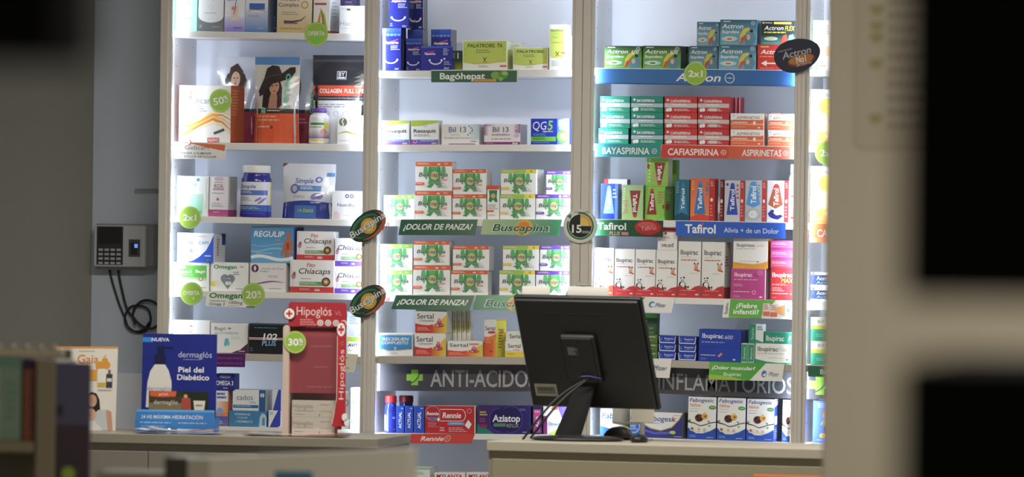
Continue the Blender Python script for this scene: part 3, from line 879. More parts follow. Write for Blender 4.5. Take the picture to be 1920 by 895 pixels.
carton('white fish oil carton with a grey heart', s, (393.3, 492.5, 464.5, 547.5), [T('Omegan', .40, .15, .62, .13, '#2f8a4f', 0, .035), E(.395, .56, .11, None, '#8c93a0'), E(.555, .56, .11, None, '#8c93a0'), Q([(.295, .62), (.475, .52), (.655, .62), (.475, .93)], '#8c93a0'), R(.30, .50, .66, .57, '#6a707c'), T('Omega 3', .48, .535, .30, .045, W), E(.46, .72, .05, None, '#e8ebe6'), E(.53, .72, .05, None, '#cfe3c8'), E(.09, .74, .07, None, '#e9d24a'), E(.13, .70, .04, None, '#f0e06a'), M(.62, .32, .85, .46, 2, '#9a9ca2'), M(.7, .90, .9, .94, 1, '#5a78b0'), M(.8, .12, .95, .18, 2, '#8a9a8c')], '#f0f0ec', d=.08, rz=-3, **SUP)
carton('white chia oil carton with a purple ribbon swoosh', s, (467.5, 493.5, 537, 549), [E(.14, .19, .105, None, '#6c3a6c'), Q([(.14, .08), (.18, .18), (.14, .30), (.10, .18)], '#efe6ee'), T('Aceite de Chia', .62, .19, .62, .07, '#8a878e', .1, -.006), T('Omega-3', .40, .28, .26, .05, '#8a878e', .1), M(.5, .43, .9, .51, 2, '#b9b6bc'), S(wave(.0, .95, .68, .05, 1.2, 10, .8), [.01, .02, .03, .045, .05, .05, .045, .035, .03, .02, .01], '#8c5a8c'), M(.55, .87, .9, .92, 1, '#8fb07a')], '#ece9e8', side='#e6e3e2', d=.10, rz=-4, sart=[R(.3, .8, .7, .95, '#57a88c')], **SUP)


def chia(base, fito=True):
    a = [T('Chíacaps', .56, .335, .72 if fito else .92, .17, '#3b3b40', .2, .006)]
    if fito: a.append(T('Fito', .47, .15, .19, .12, '#c4453c', .2, .01))
    a += [S([(.05, .05), (.03, .3), (.08, .55), (.06, .85)], .02, '#d6c9cc'), E(.08, .50, .05, .09, '#b98a94'), E(.10, .42, .03, .06, '#a0606e'), M(.25, .56, .5, .60, 1, '#88888c'), R(.22, .66, .80, .78, '#7fae6e', '#5e9a58'), M(.24, .68, .78, .76, 2, '#c5dcb8'),
          E(.82, .66, .10, None, '#5a3f2e'), E(.82, .66, .065, None, '#b58a3c'), E(.82, .66, .03, None, '#e8d9a0'), R(.0, .82, 1, 1, base), M(.22, .87, .55, .93, 2, '#e8b9b4'), T('AGA', .62, .91, .13, .07, W, .1, .03)]
    return a


CHW = dict(d=.08, **SUP)
carton('white chia capsule carton with a red foot, lower of two', s, (543.5, 488, 626.5, 550.5), chia('#c93c3a'), '#efecec', rz=0, Yf=.012, **CHW)
carton('white chia capsule carton with a red foot, upper and smaller', s, (556, 434, 627, 487.5), chia('#c93c3a'), '#ece9e9', d=.06, Yf=.035, **SUP)
carton('sky blue carton with a printed human torso', s, (470, 425.5, 551, 492), [R(.0, .0, 1, 1, '#3f8fc8', '#6db4e0', True), T('REGULIP', .42, .20, .72, .15, '#eef4f8', .15, .03), M(.1, .08, .75, .11, 1, '#d98a70'), T('600', .63, .36, .13, .07, '#d9876c'), S(wave(0, 1, .50, .04), .03, '#7fc0e8'), S(wave(0, 1, .64, .05, 1), .05, '#8cc8ec'), S(wave(.0, 1, .86, .05, 3.4), .09, '#eef6fa'), E(.88, .22, .055, .10, '#b9765a'), Q([(.83, .32), (.93, .32), (.99, .45), (.985, .78), (.94, .80), (.92, .62), (.90, .84), (.80, .84), (.78, .65), (.74, .80), (.70, .78), (.77, .45)], '#b9765a'), Q([(.83, .45), (.90, .43), (.90, .62), (.84, .62)], '#a8493c'), M(.12, .72, .55, .76, 1, '#c9dcea'), M(.75, .93, .95, .96, 1, '#dfeaf2')], '#4f9ad0', side='#2b3f72', d=.11, rz=-3, **SUP)
carton('white chia capsule carton with a purple foot, lower of two', s, (627.5, 499.5, 683.5, 551.5), chia('#6a4ab8', False), '#f1eff2', **CHW)
carton('white chia capsule carton with a purple foot, upper of two', s, (627.5, 447, 683.5, 499), chia('#6a4ab8', False), '#f1eff2', **CHW)
offer('lime round tag reading oferta beneath the green panelled carton', (359, 551), 21, -.003, OFERTA, [Q([(.55, .66), (.64, .66), (.60, .80)], '#d9e9b0')])
plate('shelf_sign', 'white paper sign with green fish oil lettering', 'shelf sign', [(388, 546), (482, 546), (479, 577.5), (384.5, 574)], -.0022, [T('Omegan', .39, .28, .66, .33, '#2f7f4a', 0, .035), M(.08, .62, .44, .72, 1, '#8a9088'), T('Omega 3', .23, .84, .31, .17, '#6a6f70', .1, .01), T('1000mg', .60, .72, .28, .20, '#6a6f70', .1, .01), M(.45, .90, .7, .96, 1, '#a9ada6'), R(.82, .93, .99, 1.0, '#6a6f66')], '#eeeee6', lean=.003)
offer('lime round tag reading twenty percent on the shelf edge', (475, 553), 21.5, -.0062, pct('20'))
o1 = None


def oval(label, px):
    # oval wobbler stuck on the post with a clear arm
    s_ = PXM * .997
    a, b = 39 * s_, 25 * s_
    root = empty('oval_wobbler', P(px[0], px[1], -.062))
    m = MB().use(GLOSS)
    N = 40
    pts = [(a * math.cos(2 * math.pi * k / N), b * math.sin(2 * math.pi * k / N)) for k in range(N)]
    m.slab([(x, 0, z) for x, z in pts], (0, .0015, 0), '#2c3a34')
    fr = Frame(2 * a, 2 * b, lambda u, v, o: ((u - .5) * 2 * a, -o, (.5 - v) * 2 * b))
    m.art(fr, [E(.56, .56, .44, .43, '#b5603c'), E(.47, .46, .45, .43, '#1f3d33'), E(.45, .45, .40, .37, '#2f7a4c'), E(.48, .50, .36, .32, '#23453a'), E(.52, .52, .20, .30, '#d6a23a'), E(.52, .52, .13, .20, '#e6c860'), E(.52, .52, .07, .10, '#6f9a4a')])
    d = m.build('card_disc', parent=root)
    d.matrix_basis = Matrix.Rotation(math.radians(-38), 4, 'Y')
    t = MB().use(GLOSS)
    fr2 = Frame(2 * a, 2 * b, lambda u, v, o: ((u - .5) * 2 * a, -.0012 - o, (.5 - v) * 2 * b))
    t.art(fr2, [T('Buscapina', .50, .46, 1.02, .27, '#5a5d58', .12, .05), T('Buscapina', .50, .46, 1.0, .25, '#e9e8e2', .12, .012), T('Duo', .86, .84, .26, .18, '#c9574a', .12, .02)])
    tt = t.build('lettering', parent=root)
    tt.matrix_basis = Matrix.Rotation(math.radians(-33), 4, 'Y')
    c = MB().use(CLEAR).box(-.006, .006, .0018, .0154, -.0004, .0004, W, .0001)
    c.build('clear_arm', parent=root)
    return tag(root, label, 'wobbler sign')


oval('dark green oval wobbler on the post, upper of two', (689.5, 424))
oval('dark green oval wobbler on the post, lower of two', (689.5, 565))

s = SH[(1, 5)]
carton('white energy vitamin carton behind the navy display', s, (324, 601, 393, 661.5), [T('Bagó', .22, .19, .30, .11, '#5a6a8a', 0, .0), T('+', .49, .18, .10, .12, '#d9744a', 0, .03), T('ENERGÍA', .27, .36, .50, .09, '#d98a5c', 0, .01), E(.55, .68, .10, .14, '#eab27a')], '#f3f3f1', d=.07, **SUP)
carton('white vitamin carton with a teal logo and maroon corner', s, (395, 607, 465, 662), [T('Bagó', .25, .17, .30, .11, '#4a4f58', 0, .0), T('+', .50, .17, .10, .12, '#3f8a94', 0, .03), T('ACTIVAMENTE', .42, .33, .64, .08, '#6aa6ac', 0, 0), E(.43, .60, .055, .10, '#5ab4c4'), E(.40, .70, .04, .08, '#5ab4c4'), E(.48, .68, .03, .08, '#79c2cf'), Q([(.55, 1), (.80, .88), (1, .66), (1, 1)], '#5a2a4a'), M(.55, .45, .9, .55, 2, '#c5d6da'), M(.76, .92, .95, .97, 1, '#e6dfe4')], '#ebe9e6', d=.08, **SUP)
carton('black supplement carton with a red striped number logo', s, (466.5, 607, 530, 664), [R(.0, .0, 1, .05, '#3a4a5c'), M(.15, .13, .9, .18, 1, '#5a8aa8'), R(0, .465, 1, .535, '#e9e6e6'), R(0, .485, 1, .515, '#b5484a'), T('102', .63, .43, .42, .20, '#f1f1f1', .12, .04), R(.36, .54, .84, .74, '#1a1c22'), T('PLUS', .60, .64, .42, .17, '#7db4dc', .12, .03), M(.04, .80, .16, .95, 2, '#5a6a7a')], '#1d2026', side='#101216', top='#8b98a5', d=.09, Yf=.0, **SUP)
carton('white carton with a row of green and red squares', s, (650.5, 632, 679, 669.5), [R(0, .0, .36, .24, '#e3c63a', '#8cc63f'), R(.36, .0, .75, .24, '#7fbf3f'), R(.75, .0, 1, .24, '#e9703c'), T('AVITO', .52, .43, .92, .17, '#3a3f52', .1, .02), M(.1, .66, .9, .76, 2, '#cfcac0')], '#efeee8', d=.06, Yf=-.005, **SUP)
carton('grey white carton standing behind the squares carton', s, (649, 585, 681, 669), [M(.2, .1, .7, .3, 4, '#8d98a2'), R(.45, .35, .75, .62, '#dfe2e6')], '#ccd2d8', d=.06, Yf=.10, **SUP)
plate('shelf_sign', 'purple paper sign for vitamin supplements', 'shelf sign', [(388, 663), (460, 663.5), (459, 689), (387, 688)], -.0365, [T('Suplementos', .48, .32, .90, .20, '#b26ab8', 0, -.01), T('Vitamínicos', .48, .70, .90, .20, '#b26ab8', 0, -.01)], '#5b2170')
plate('price_card', 'cream price card hanging beside the red display', 'price card', [(646, 664), (672, 664.5), (664, 699), (642, 698)], -.0365, [M(.15, .72, .7, .85, 2, '#8a867a'), M(.05, .2, .3, .3, 1, '#a8563f')], '#e2dcc6')

s = SH[(1, 6)]
carton('orange and blue banded carton beside the navy display', s, (404, 733, 427.5, 799), [R(0, 0, 1, .30, '#e9e6ea'), M(.1, .06, .9, .26, 2, '#4a52a8', 2, .6), R(0, .30, 1, .62, '#e9dcd2', '#e58a4a'), E(.35, .58, .28, .10, '#7fa6dc'), R(0, .72, 1, 1, '#4a62b4', '#7a6aa8', True), M(.1, .85, .8, .95, 2, '#c9cfe8')], '#e9884a', d=.06, Yf=.012, **SUP)
carton('dark blue omega carton on the orange banded carton', s, (404, 701, 440, 732.5), [T('OMEGA 3', .48, .55, .90, .26, W, 0, .02), E(.5, .18, .35, .12, '#4a62c0'), T('Natural', .5, .18, .5, .13, W, .1, .01), M(.4, .82, .65, .92, 1, '#cfd6f0')], '#27308c', d=.06, Yf=.012, **SUP)
carton('blue vitamin carton under the white calcium carton', s, (428.5, 771, 500, 800.5), [T('VITAMINA K2', .36, .22, .42, .13, '#d9e9f2', 0, .02), T('Y CALCIO', .36, .43, .28, .12, '#d9e9f2', 0, .02), T('+ VITAMINA D', .40, .68, .46, .13, '#d9e9f2', 0, .02), Q([(.80, 1), (.82, .4), (.88, .12), (.96, .2), (1, .4), (1, 1)], '#b9d4e4'), Q([(.88, .9), (.90, .4), (.95, .4), (.96, .9)], '#5a90b8')], '#3f86b8', d=.08, Yf=.014, **SUP)
carton('white calcium carton with a dark blue band', s, (437, 731.5, 498, 770.5), [T('cados', .36, .36, .50, .26, '#4a4f58', 0, -.005), T('TOTAL', .60, .60, .22, .10, '#4a7aa8', 0, .01), R(.0, .72, .78, .86, '#2f6aa4'), M(.05, .76, .6, .83, 1, '#c9dcea'), R(.80, 0, 1, 1, '#2d5f96'), E(.90, .25, .065, None, '#dfe8ee'), R(.89, .15, .91, .35, '#2d5f96')], '#e6e8ea', side='#c5ccd2', d=.09, Yf=.014, **SUP)
carton('small white and blue carton with a diagonal corner', s, (503, 770, 526, 801), [Q([(.1, 1), (.5, .4), (.8, 0), (1, 0), (1, .9), (.75, 1)], '#3a46b0'), M(.1, .1, .5, .3, 2, '#9aa0b4')], '#eceef2', d=.07, Yf=.014, **SUP)
carton('small white carton with a blue wedge on its twin', s, (510, 731, 527, 769.5), [Q([(.1, 1), (.7, 0), (1, 0), (1, 1)], '#3a46b0')], '#dfe3ee', d=.07, Yf=.014, **SUP)
carton('white and sky blue carton with an orange fruit', s, (656.5, 727, 680, 805), [T('Mel', .55, .20, .58, .08, '#8a9ab0', 0, -.005), S([(0, .38), (.35, .33), (.7, .36), (1, .42)], .06, '#7fb4e0'), E(.55, .56, .35, None, '#f0b47a'), E(.55, .56, .26, None, '#f4cfa0'), S([(0, .82), (.4, .78), (1, .72)], .09, '#8fc0ea'), M(.2, .92, .7, .95, 1, '#b9c3cf')], '#f0f2f4', d=.07, Yf=.010, **SUP)
carton('pale carton with a grey ring logo behind the red display', s, (640, 735, 656, 804), [O(.5, .3, .4, .14, '#9aa3b0'), M(.2, .6, .9, .8, 3, '#b9c0ca')], '#dfe4ea', d=.07, Yf=.03, **SUP)

# ================================================================== bay two
s = SH[(2, 1)]
HEP = '#242a8c'


def hep(big=True, v0=.0):
    return [R(0, 0, 1, .16, '#3f62c8', '#2c3aa4', True)] + [E(.12 + .19 * k, .155, .09, .03, '#4f8ad8') for k in range(5)] + [
        S([(.12, .36), (.85, .26)], .022, '#e0475a'), T('Hepatalgina', .50, .335, .72, .058, W, .25, .03, 0), M(.45, .40, .92, .52, 4, '#c5cdf0'),
        S(arc(.46, .70, .36, .12, 200, 340, 10), [.05, .035, .03, .03, .03, .03, .03, .03, .03, .035, .05], '#e9ecfa'), E(.13, .735, .05, None, '#e9ecfa'), E(.80, .735, .05, None, '#e9ecfa'),
        M(.05, .88, .22, .97, 2, '#8d98d8'), T('2,5ml', .76, .95, .22, .04, W, .15, .02)]


HD = dict(d=.07, side='#171a56')
carton('tall indigo carton with a white smile at the post', s, (716.5, 53, 752.5, 131.5), hep(), HEP, mat=GLOSS, **HD)
carton('indigo smile carton standing behind, below the topmost one', s, (764, 55, 793, 132), [R(0, 0, 1, .2, '#3f62c8', '#2c3aa4', True)], '#1f2478', d=.07, Yf=.105, side='#14174a', mat=GLOSS)
carton('topmost indigo carton with a white smile', s, (729.5, -24, 767, 52.5), hep(), HEP, d=.10, side='#1a1d5c', Yf=.02, mat=GLOSS, sart=[S(arc(.5, .72, .4, .10, 200, 340), .03, '#c5cbe8'), T('Hepatalgina', .5, .35, .8, .05, '#c5cbe8', .2, .02)])
carton('second topmost indigo carton, behind its twin', s, (769, -24, 794, 54.5), hep(), '#1c2070', d=.06, Yf=.105, side='#14174a', mat=GLOSS)
carton('indigo smile carton in the middle of the front row', s, (760.5, 72, 791, 131.5), hep(), HEP, d=.07, Yf=.055, side='#171a56', mat=GLOSS)
carton('indigo smile carton behind the wide indigo carton', s, (808, 55, 846, 131.5), hep(), HEP, d=.08, Yf=.085, side='#171a56', mat=GLOSS)
carton('wide indigo carton with a white smile in front', s, (789.5, 86.5, 849, 131), [R(0, 0, 1, .07, '#3f62c8'), S([(.10, .27), (.44, .20)], .03, '#e0475a'), T('Hepatalgina', .28, .31, .34, .085, W, .25, .03), S(arc(.46, .58, .19, .16, 200, 340, 10), .05, '#e9ecfa'), E(.27, .58, .035, None, '#e9ecfa'), E(.65, .58, .035, None, '#e9ecfa'), M(.70, .10, .9, .40, 5, '#b9c2ee'), E(.74, .52, .03, None, '#e9ecfa'), M(.72, .62, .95, .80, 3, '#aab4ea'), T('5ml', .80, .90, .16, .08, W, .2, .02)], '#2b2f92', d=.03, Yf=.015, side='#20246e', mat=GLOSS)
carton('dark green and yellow carton behind the lime carton', s, (853, 95, 867, 131), [R(0, .5, 1, 1, '#28502c', '#b9b03a', True), R(.3, .1, .5, .4, '#cfd6c8')], '#2c4a2c', d=.08, Yf=.06)
PAL = '#c4d65a'


def pal(t, small=False):
    a = [R(.02, .03, .98, .74, PAL), Q([(.02, .74), (.3, .80), (.6, .78), (.98, .70), (.98, .66), (.6, .70), (.02, .70)], '#e2c13c'), Q([(.02, .74), (.3, .76), (.6, .735), (.98, .66), (.98, .60), (.02, .60)], PAL), T(t, .5, .17, .78, .12, '#4f5a34', .18, .02), M(.3, .31, .75, .45, 2, '#8ea04a'), S([(.46, .56), (.50, .66), (.545, .56)], .025, '#5a6a34'), S([(.46, .76), (.50, .66), (.545, .76)], .025, '#5a6a34'), E(.5, .64, .012, .05, '#5a6a34'),
         M(.36, .84, .66, .92, 2, '#a9ad94'), R(.84, .835, .985, .895, '#d9606a')]
    return a + [E(.07 + .86 * (k % 2), .3 + .18 * (k // 2), .014, .02, '#a2b44a') for k in range(4)]


carton('large lime green tea carton with a white foot', s, (866.5, 76, 951.5, 130), pal('PALATROBIL Té'), '#eff0e6', side='#e6eacb', d=.09, rz=-2, sart=[R(.1, .3, .9, .9, '#cbd676')])
carton('pale lime carton standing behind the large lime carton', s, (955, 80, 979, 130), [R(.1, .2, .9, .8, '#cdd77a'), M(.2, .1, .8, .15, 1, '#98a060')], '#e6e9d4', d=.06, Yf=.11)
carton('small lime green carton with a white foot', s, (961.5, 89.5, 1028, 130), pal('PALATROBIL'), '#eff0e6', d=.07)
carton('tall narrow white and lime carton', s, (1029.3, 46, 1061, 130), [R(.06, .10, .94, .70, PAL), T('PALATROBIL', .5, .135, .78, .04, '#4f5a34', .15, .02), M(.3, .20, .7, .22, 1, '#8ea04a'), M(.2, .27, .8, .31, 2, '#9aaa56'), T('te resuelve!', .5, .395, .70, .03, '#6a7a3a', .1, .01), S([(.40, .60), (.5, .65), (.6, .60)], .02, '#5a6a34'), S([(.40, .70), (.5, .65), (.6, .70)], .02, '#5a6a34'), E(.5, .72, .44, .02, '#e2c13c'), M(.15, .80, .85, .93, 4, '#b9bcae'), R(.72, .61, .97, .64, '#c05a6a')], '#f1f1ec', d=.08, Yf=.012, side='#f3f3f0')
carton('pale lime carton behind the tall narrow carton', s, (1064, 67, 1074.5, 130), [R(.1, .2, .9, .7, '#dfe694')], '#eceee0', d=.07, Yf=.10)
plate('shelf_sign', 'dark green shelf sign with white lettering and lime apples', 'shelf sign', [(808.5, 131), (972, 130.5), (971.5, 154), (808.5, 154.5)], -.0022, [R(0, 0, 1, .07, '#e9ebe4'), R(.985, 0, 1, 1, '#e9ebe4'), T('Bagóhepat', .36, .50, .52, .50, '#f0f1ec', 0, .04), E(.74, .45, .055, .30, '#7fae4a'), E(.83, .40, .06, .34, '#5f9440'), E(.845, .30, .035, .16, '#9cc46a'), E(.80, .75, .03, .16, '#86b850'), R(.49, .74, .75, .95, '#d9a03c'), M(.5, .79, .74, .9, 1, '#a8782c')], '#3c6a4e')

s = SH[(2, 2)]


def resa(): return [Q([(0, 0), (1, 0), (1, .10), (.6, .17), (.3, .24), (0, .24)], '#b5ca3e'), O(.52, .19, .07, .02, '#a9aaa0'), T('Resaquit', .5, .43, .82, .14, '#4a4a50', 0, .03), M(.1, .58, .95, .68, 2, '#8f8f96'), R(0, .79, .45, 1, '#7a4aa4'), R(.25, .79, 1, .90, '#5a7ac8'), R(0, .90, 1, 1, '#8a4fa8'), O(.15, .86, .07, .02, '#d9cbe8'), M(.35, .82, .9, .88, 1, '#bcd0f0'), R(.75, .92, .93, .97, '#d6cf7a')]


r1 = carton('white hangover carton with a lime top, nearest the post', s, (716, 226, 767.5, 271.7), resa(), '#f2f2f0', d=.06, Yf=.015)
copy_box(r1, s, (771, 226, 822, 271.7), 'white hangover carton with a lime top beside the grey blue carton', Yf=.015, d=.06)
carton('white carton with grey blue lettering and a small arc of dots', s, (827, 233, 898.5, 271.5), [T('Bil 13', .43, .26, .46, .26, '#5d7096', 0, .012), R(.70, .0, 1, .75, '#f0f1f2', '#bcd4e4')] + [E(.74 + .09 * math.sin(k * .7), .10 + .085 * k, .022, None, '#7f9ab8') for k in range(6)] + [M(.26, .48, .6, .58, 2, '#c6ced6'), M(.08, .66, .85, .72, 1, '#8a94a0'), M(.78, .83, .95, .9, 1, '#5a6a9a'), R(.2, .95, .9, 1, '#a86a9a')], '#efeeec', d=.09, rz=-2, side='#dcdcda')
carton('white carton with purple corners and bubbles', s, (907, 233, 976, 271.5), [R(.0, 0, .12, .55, '#a05a98', '#e9e2e6'), R(.82, 0, 1, .45, '#e9e2e6', '#a05a98'), R(0, 0, .35, .10, '#a86aa0', '#efe9ec'), E(.90, .56, .08, .10, '#d8c2d8'), E(.90, .33, .055, .07, '#b58ab5'), E(.89, .15, .04, .05, '#c9a6c6'), T('Bil 13', .46, .26, .44, .24, '#5a5f84', 0, .012), T('enzimático', .47, .50, .50, .13, '#8a4f86', 0, .004), M(.2, .70, .8, .80, 1, '#9a9298'), R(0, .87, 1, 1, '#8c3a78'), M(.06, .92, .28, .96, 1, '#d8b4d0'), T('Bagó', .86, .93, .15, .08, W, .15, .03)], '#efe9ea', d=.09, rz=-2, side='#ded9da')
carton('royal blue effervescent carton with a green numeral', s, (995, 222.5, 1071.5, 271.3), [T('QG', .22, .27, .34, .32, '#eef1f8', .12, .045), T('5', .48, .26, .13, .36, '#7ed03c', .12, .05), T('digestivo', .42, .49, .26, .06, W, .1), M(.06, .58, .5, .68, 2, '#4fae8a'), R(0, .70, .62, .88, '#6cc43c'), M(.06, .74, .5, .84, 2, '#2f6a3a'), M(.06, .92, .5, .96, 1, '#8fa6e0'), R(.65, 0, .95, 1, '#5f8ad8', '#9ab8ea'), E(.79, .70, .15, .24, '#7fc84a'), E(.80, .70, .10, .15, '#b9e08a'), R(.68, .05, .90, .30, '#b9c6ee'), M(.70, .3, .88, .45, 3, '#dfe8f6')], '#2338b4', d=.07, Yf=.012, mat=GLOSS)

# antispasmodic cartons on the two middle shelves
TC = {'o': '#e2683c', 'g': '#8cc63c', 'y': '#a6c43a', 'p': '#6a44b0'}
BC = {'o': '#e86a44', 'g': '#a6cf4a', 'y': '#e3cf2a', 'p': '#6a4fb4'}


def busc(k, duo=False, sub=False):
    t = .155
    a = [R(0, 0, 1, t, TC[k]), M(.05, .04, .42, .11, 2, '#f0d8c4', 2, .55)]
    if k == 'y': a += [R(.70, 0, 1, t, '#e9d62c'), E(.86, .078, .035, None, '#b9a02a')]
    elif k == 'p': a += [E(.70, .08, .036, None, '#efeaf6'), M(.78, .04, .96, .12, 2, '#d6c9ee')]
    else: a += [R(.60, .06, .68, .11, '#f6e3d2'), M(.78, .04, .95, .12, 2, '#f3cdb8')]
    g, g2 = '#5fb36a', '#479a55'
    a += [Q([(.23, t + .01), (.32, t + .01), (.35, .40), (.30, .62), (.24, .52), (.21, .36)], g), Q([(.72, t + .01), (.81, t + .01), (.83, .36), (.79, .54), (.72, .62), (.69, .40)], g),
          Q([(.36, t + .01), (.68, t + .01), (.70, .45), (.66, .62), (.74, .86), (.64, .90), (.52, .74), (.42, .90), (.31, .87), (.37, .62), (.34, .45)], g2),
          Q([(.42, t + .01), (.62, t + .01), (.60, .30), (.44, .30)], g),
          E(.52, .47, .115, None, '#c9cf7a'), E(.52, .47, .08, None, '#e9b468'), E(.52, .47, .04, None, '#e6dc98'),
          E(.27, .78, .10, .05, '#eceae4'),
          T('Buscapina', .485, .435, .82, .155, '#f4f4f0', .18, .06), T('Buscapina', .485, .435, .80, .145, '#43474a', .18, .012)]
    if duo: a.append(T('Duo', .77, .60, .20, .11, '#d4443e', .18, .01))
    elif k == 'y': a += [T('Fem', .70, .60, .20, .09, '#9cc45a', .18, 0), E(.46, .84, .045, None, '#4fae4a'), E(.41, .90, .04, None, '#3f9a44'), E(.50, .92, .04, None, '#57b552')]
    a += [M(.34, .68, .96, .78, 2, '#9aa4a0'), M(.6, .80, .98, .92, 2, '#b9beb9'), R(0, .70, .20, .80, BC[k]), E(.20, .75, .05, .05, BC[k]), M(.03, .73, .2, .77, 1, '#f6e6da')]
    return a


BU = dict(d=.06, group=None)


def bgroup(s, spec, word):
    for k, px, duo, lab, kw in spec:
        carton(lab, s, px, busc(k, duo), '#f3f3f0', side='#e9e9e6', **{**dict(d=.062, Yf=.022), **kw})


s = SH[(2, 3)]
bgroup(s, [('g', (719.5, 366, 777, 411.6), False, 'lime topped cramp tablet carton beside the post, higher shelf', dict(Yf=.05)),
           ('o', (778, 358.5, 846.5, 411.6), True, 'large orange topped cramp carton, lower one, higher shelf', {}),
           ('o', (779, 303.5, 848, 358.2), True, 'large orange topped cramp carton, topmost, higher shelf', dict(rz=-1)),
           ('o', (848, 365, 912, 411.6), True, 'smaller orange topped cramp carton, lower one, higher shelf', {}),
           ('o', (848.5, 317.5, 912, 364.6), True, 'smaller orange topped cramp carton, upper one, higher shelf', dict(d=.075, rz=-2)),
           ('y', (937, 365, 1003.6, 411.6), False, 'lime and yellow topped cramp carton, lower one, higher shelf', {}),
           ('y', (938.5, 318, 1006, 364.6), False, 'lime and yellow topped cramp carton, upper one, higher shelf', dict(d=.10, rz=-2)),
           ('p', (1004.4, 365, 1070, 411.6), False, 'purple topped cramp carton, lower one, higher shelf', {}),
           ('p', (1023.5, 320.5, 1073, 364.6), False, 'purple topped cramp carton, upper one, higher shelf', {})], 'higher')
carton('slim white drops carton with an orange top', s, (913.3, 348, 936, 411.6), [R(0, 0, 1, .12, '#e2513c'), Q([(.15, .14), (.85, .14), (.8, .35), (.88, .48), (.7, .50), (.5, .42), (.3, .50), (.12, .46), (.2, .32)], '#2f8a44'), E(.5, .31, .2, None, '#d9a58c'), M(.1, .56, .9, .72, 4, '#9a9f9a'), R(.0, .73, .55, .79, '#e86a44'), M(.1, .85, .9, .92, 2, '#b4b8b4')], '#f0efeb', d=.05)
PANZA = [T('¿DOLOR DE PANZA?', .50, .46, .90, .36, '#eff0ea', .14, .035)]




def busign(): return [E(.53, .52, .115, .52, '#e2b53c'), E(.53, .50, .08, .36, '#e28a3a'), E(.53, .80, .05, .2, '#7fae4a'), T('Buscapina', .50, .52, .74, .50, '#f1f2ec', .14, .08), T('Buscapina', .50, .52, .72, .46, '#2f5a46', .14, .012)]


def two_tone(m_, c0, c1, c2, cut):
    return [R(0, 0, cut, 1, c0, c1), R(cut, 0, 1, 1, c1, c2)]


plate('shelf_sign', 'dark green slanted sign asking about belly ache, higher shelf', 'shelf sign', [(752, 412), (895.6, 412), (890, 441.5), (747, 441)], -.003, [R(0, 0, .5, 1, '#25573f', '#3d6a4e'), R(.5, 0, 1, 1, '#3d6a4e', '#5a7d62')] + PANZA, '#25573f', mat=GLOSS, lean=.0)
plate('shelf_sign', 'green slanted sign with an orange disc in its lettering, higher shelf', 'shelf sign', [(906, 412), (1054, 412), (1047.6, 442), (901.5, 440)], -.003, two_tone(0, '#b9cf9a', '#8fbf96', '#2f7f55', .45) + busign(), '#2f7f55', mat=GLOSS, lean=.0)

s = SH[(2, 4)]
bgroup(s, [('g', (712, 507.5, 773, 553), False, 'lime topped cramp carton by the post, lower one, second shelf', dict(Yf=.03)),
           ('g', (712, 458, 773, 507), False, 'lime topped cramp carton by the post, upper one, second shelf', dict(Yf=.03)),
           ('o', (774.5, 498, 844, 553.5), True, 'large orange topped cramp carton, lower one, second shelf', {}),
           ('o', (775.5, 452, 843, 497.6), True, 'large orange topped cramp carton, upper one, second shelf', dict(d=.066)),
           ('o', (845.3, 507.5, 914.6, 553.5), True, 'smaller orange topped cramp carton, lower one, second shelf', {}),
           ('o', (848.5, 461, 917, 507), False, 'smaller orange topped cramp carton, upper one, second shelf', dict(d=.075, rz=-1)),
           ('y', (935.8, 507.5, 1003, 554), False, 'lime and yellow topped cramp carton, lower one, second shelf', {}),
           ('y', (942.5, 461, 1010.5, 507), False, 'lime and yellow topped cramp carton, upper one, second shelf', {}),
           ('p', (1004.4, 508.5, 1071, 555), False, 'purple topped cramp carton, lower one, second shelf', {}),
           ('p', (1012, 461, 1072, 508), False, 'purple topped cramp carton, upper one, second shelf', {})], 'second')
plate('shelf_sign', 'green slanted sign asking about belly ache, second shelf', 'shelf sign', [(743, 554), (889, 554.5), (879.6, 583.5), (733.7, 580)], -.003, [R(0, 0, .5, 1, '#25573f', '#3d6a4e'), R(.5, 0, 1, 1, '#3d6a4e', '#5a7d62')] + PANZA, '#25573f', mat=GLOSS, lean=.012)
plate('shelf_sign', 'green slanted sign with an orange disc, partly behind the monitor', 'shelf sign', [(893, 554), (1042, 555), (1034, 585), (887, 581)], -.003, two_tone(0, '#2f7f55', '#5fa574', '#9fc596', .45) + busign(), '#2f7f55', mat=GLOSS, lean=.012)


def minutes(label, px, r):
    return disc('round_wobbler', label, 'wobbler sign', px, r, r, -.052, [E(.5, .5, .47, None, '#d9d9cc'), O(.5, .5, .40, .055, '#3f7a52', a0=-200, a1=100), Q([(.10, .22), (.24, .16), (.22, .30)], '#3f7a52'), E(.5, .5, .335, None, '#232c2c'), E(.5, .5, .335, None, '#e2a83c', a0=0, a1=90), E(.5, .5, .25, None, '#dfc65a', a0=0, a1=90),
                T('15', .40, .58, .28, .22, '#ecece4', 0, .03), T('min.', .68, .66, .24, .10, '#d9d9cc', 0, .0), T('ACTÚA DESDE', .54, .105, .44, .045, '#4a4f4a', 0, .01)], '#c9c9be', n=44)


minutes('round clock face wobbler about fifteen minutes, fully visible', (1088, 424), 32)
minutes('round clock face wobbler rising behind the monitor top', (1091, 562), 32)

s = SH[(2, 5)]


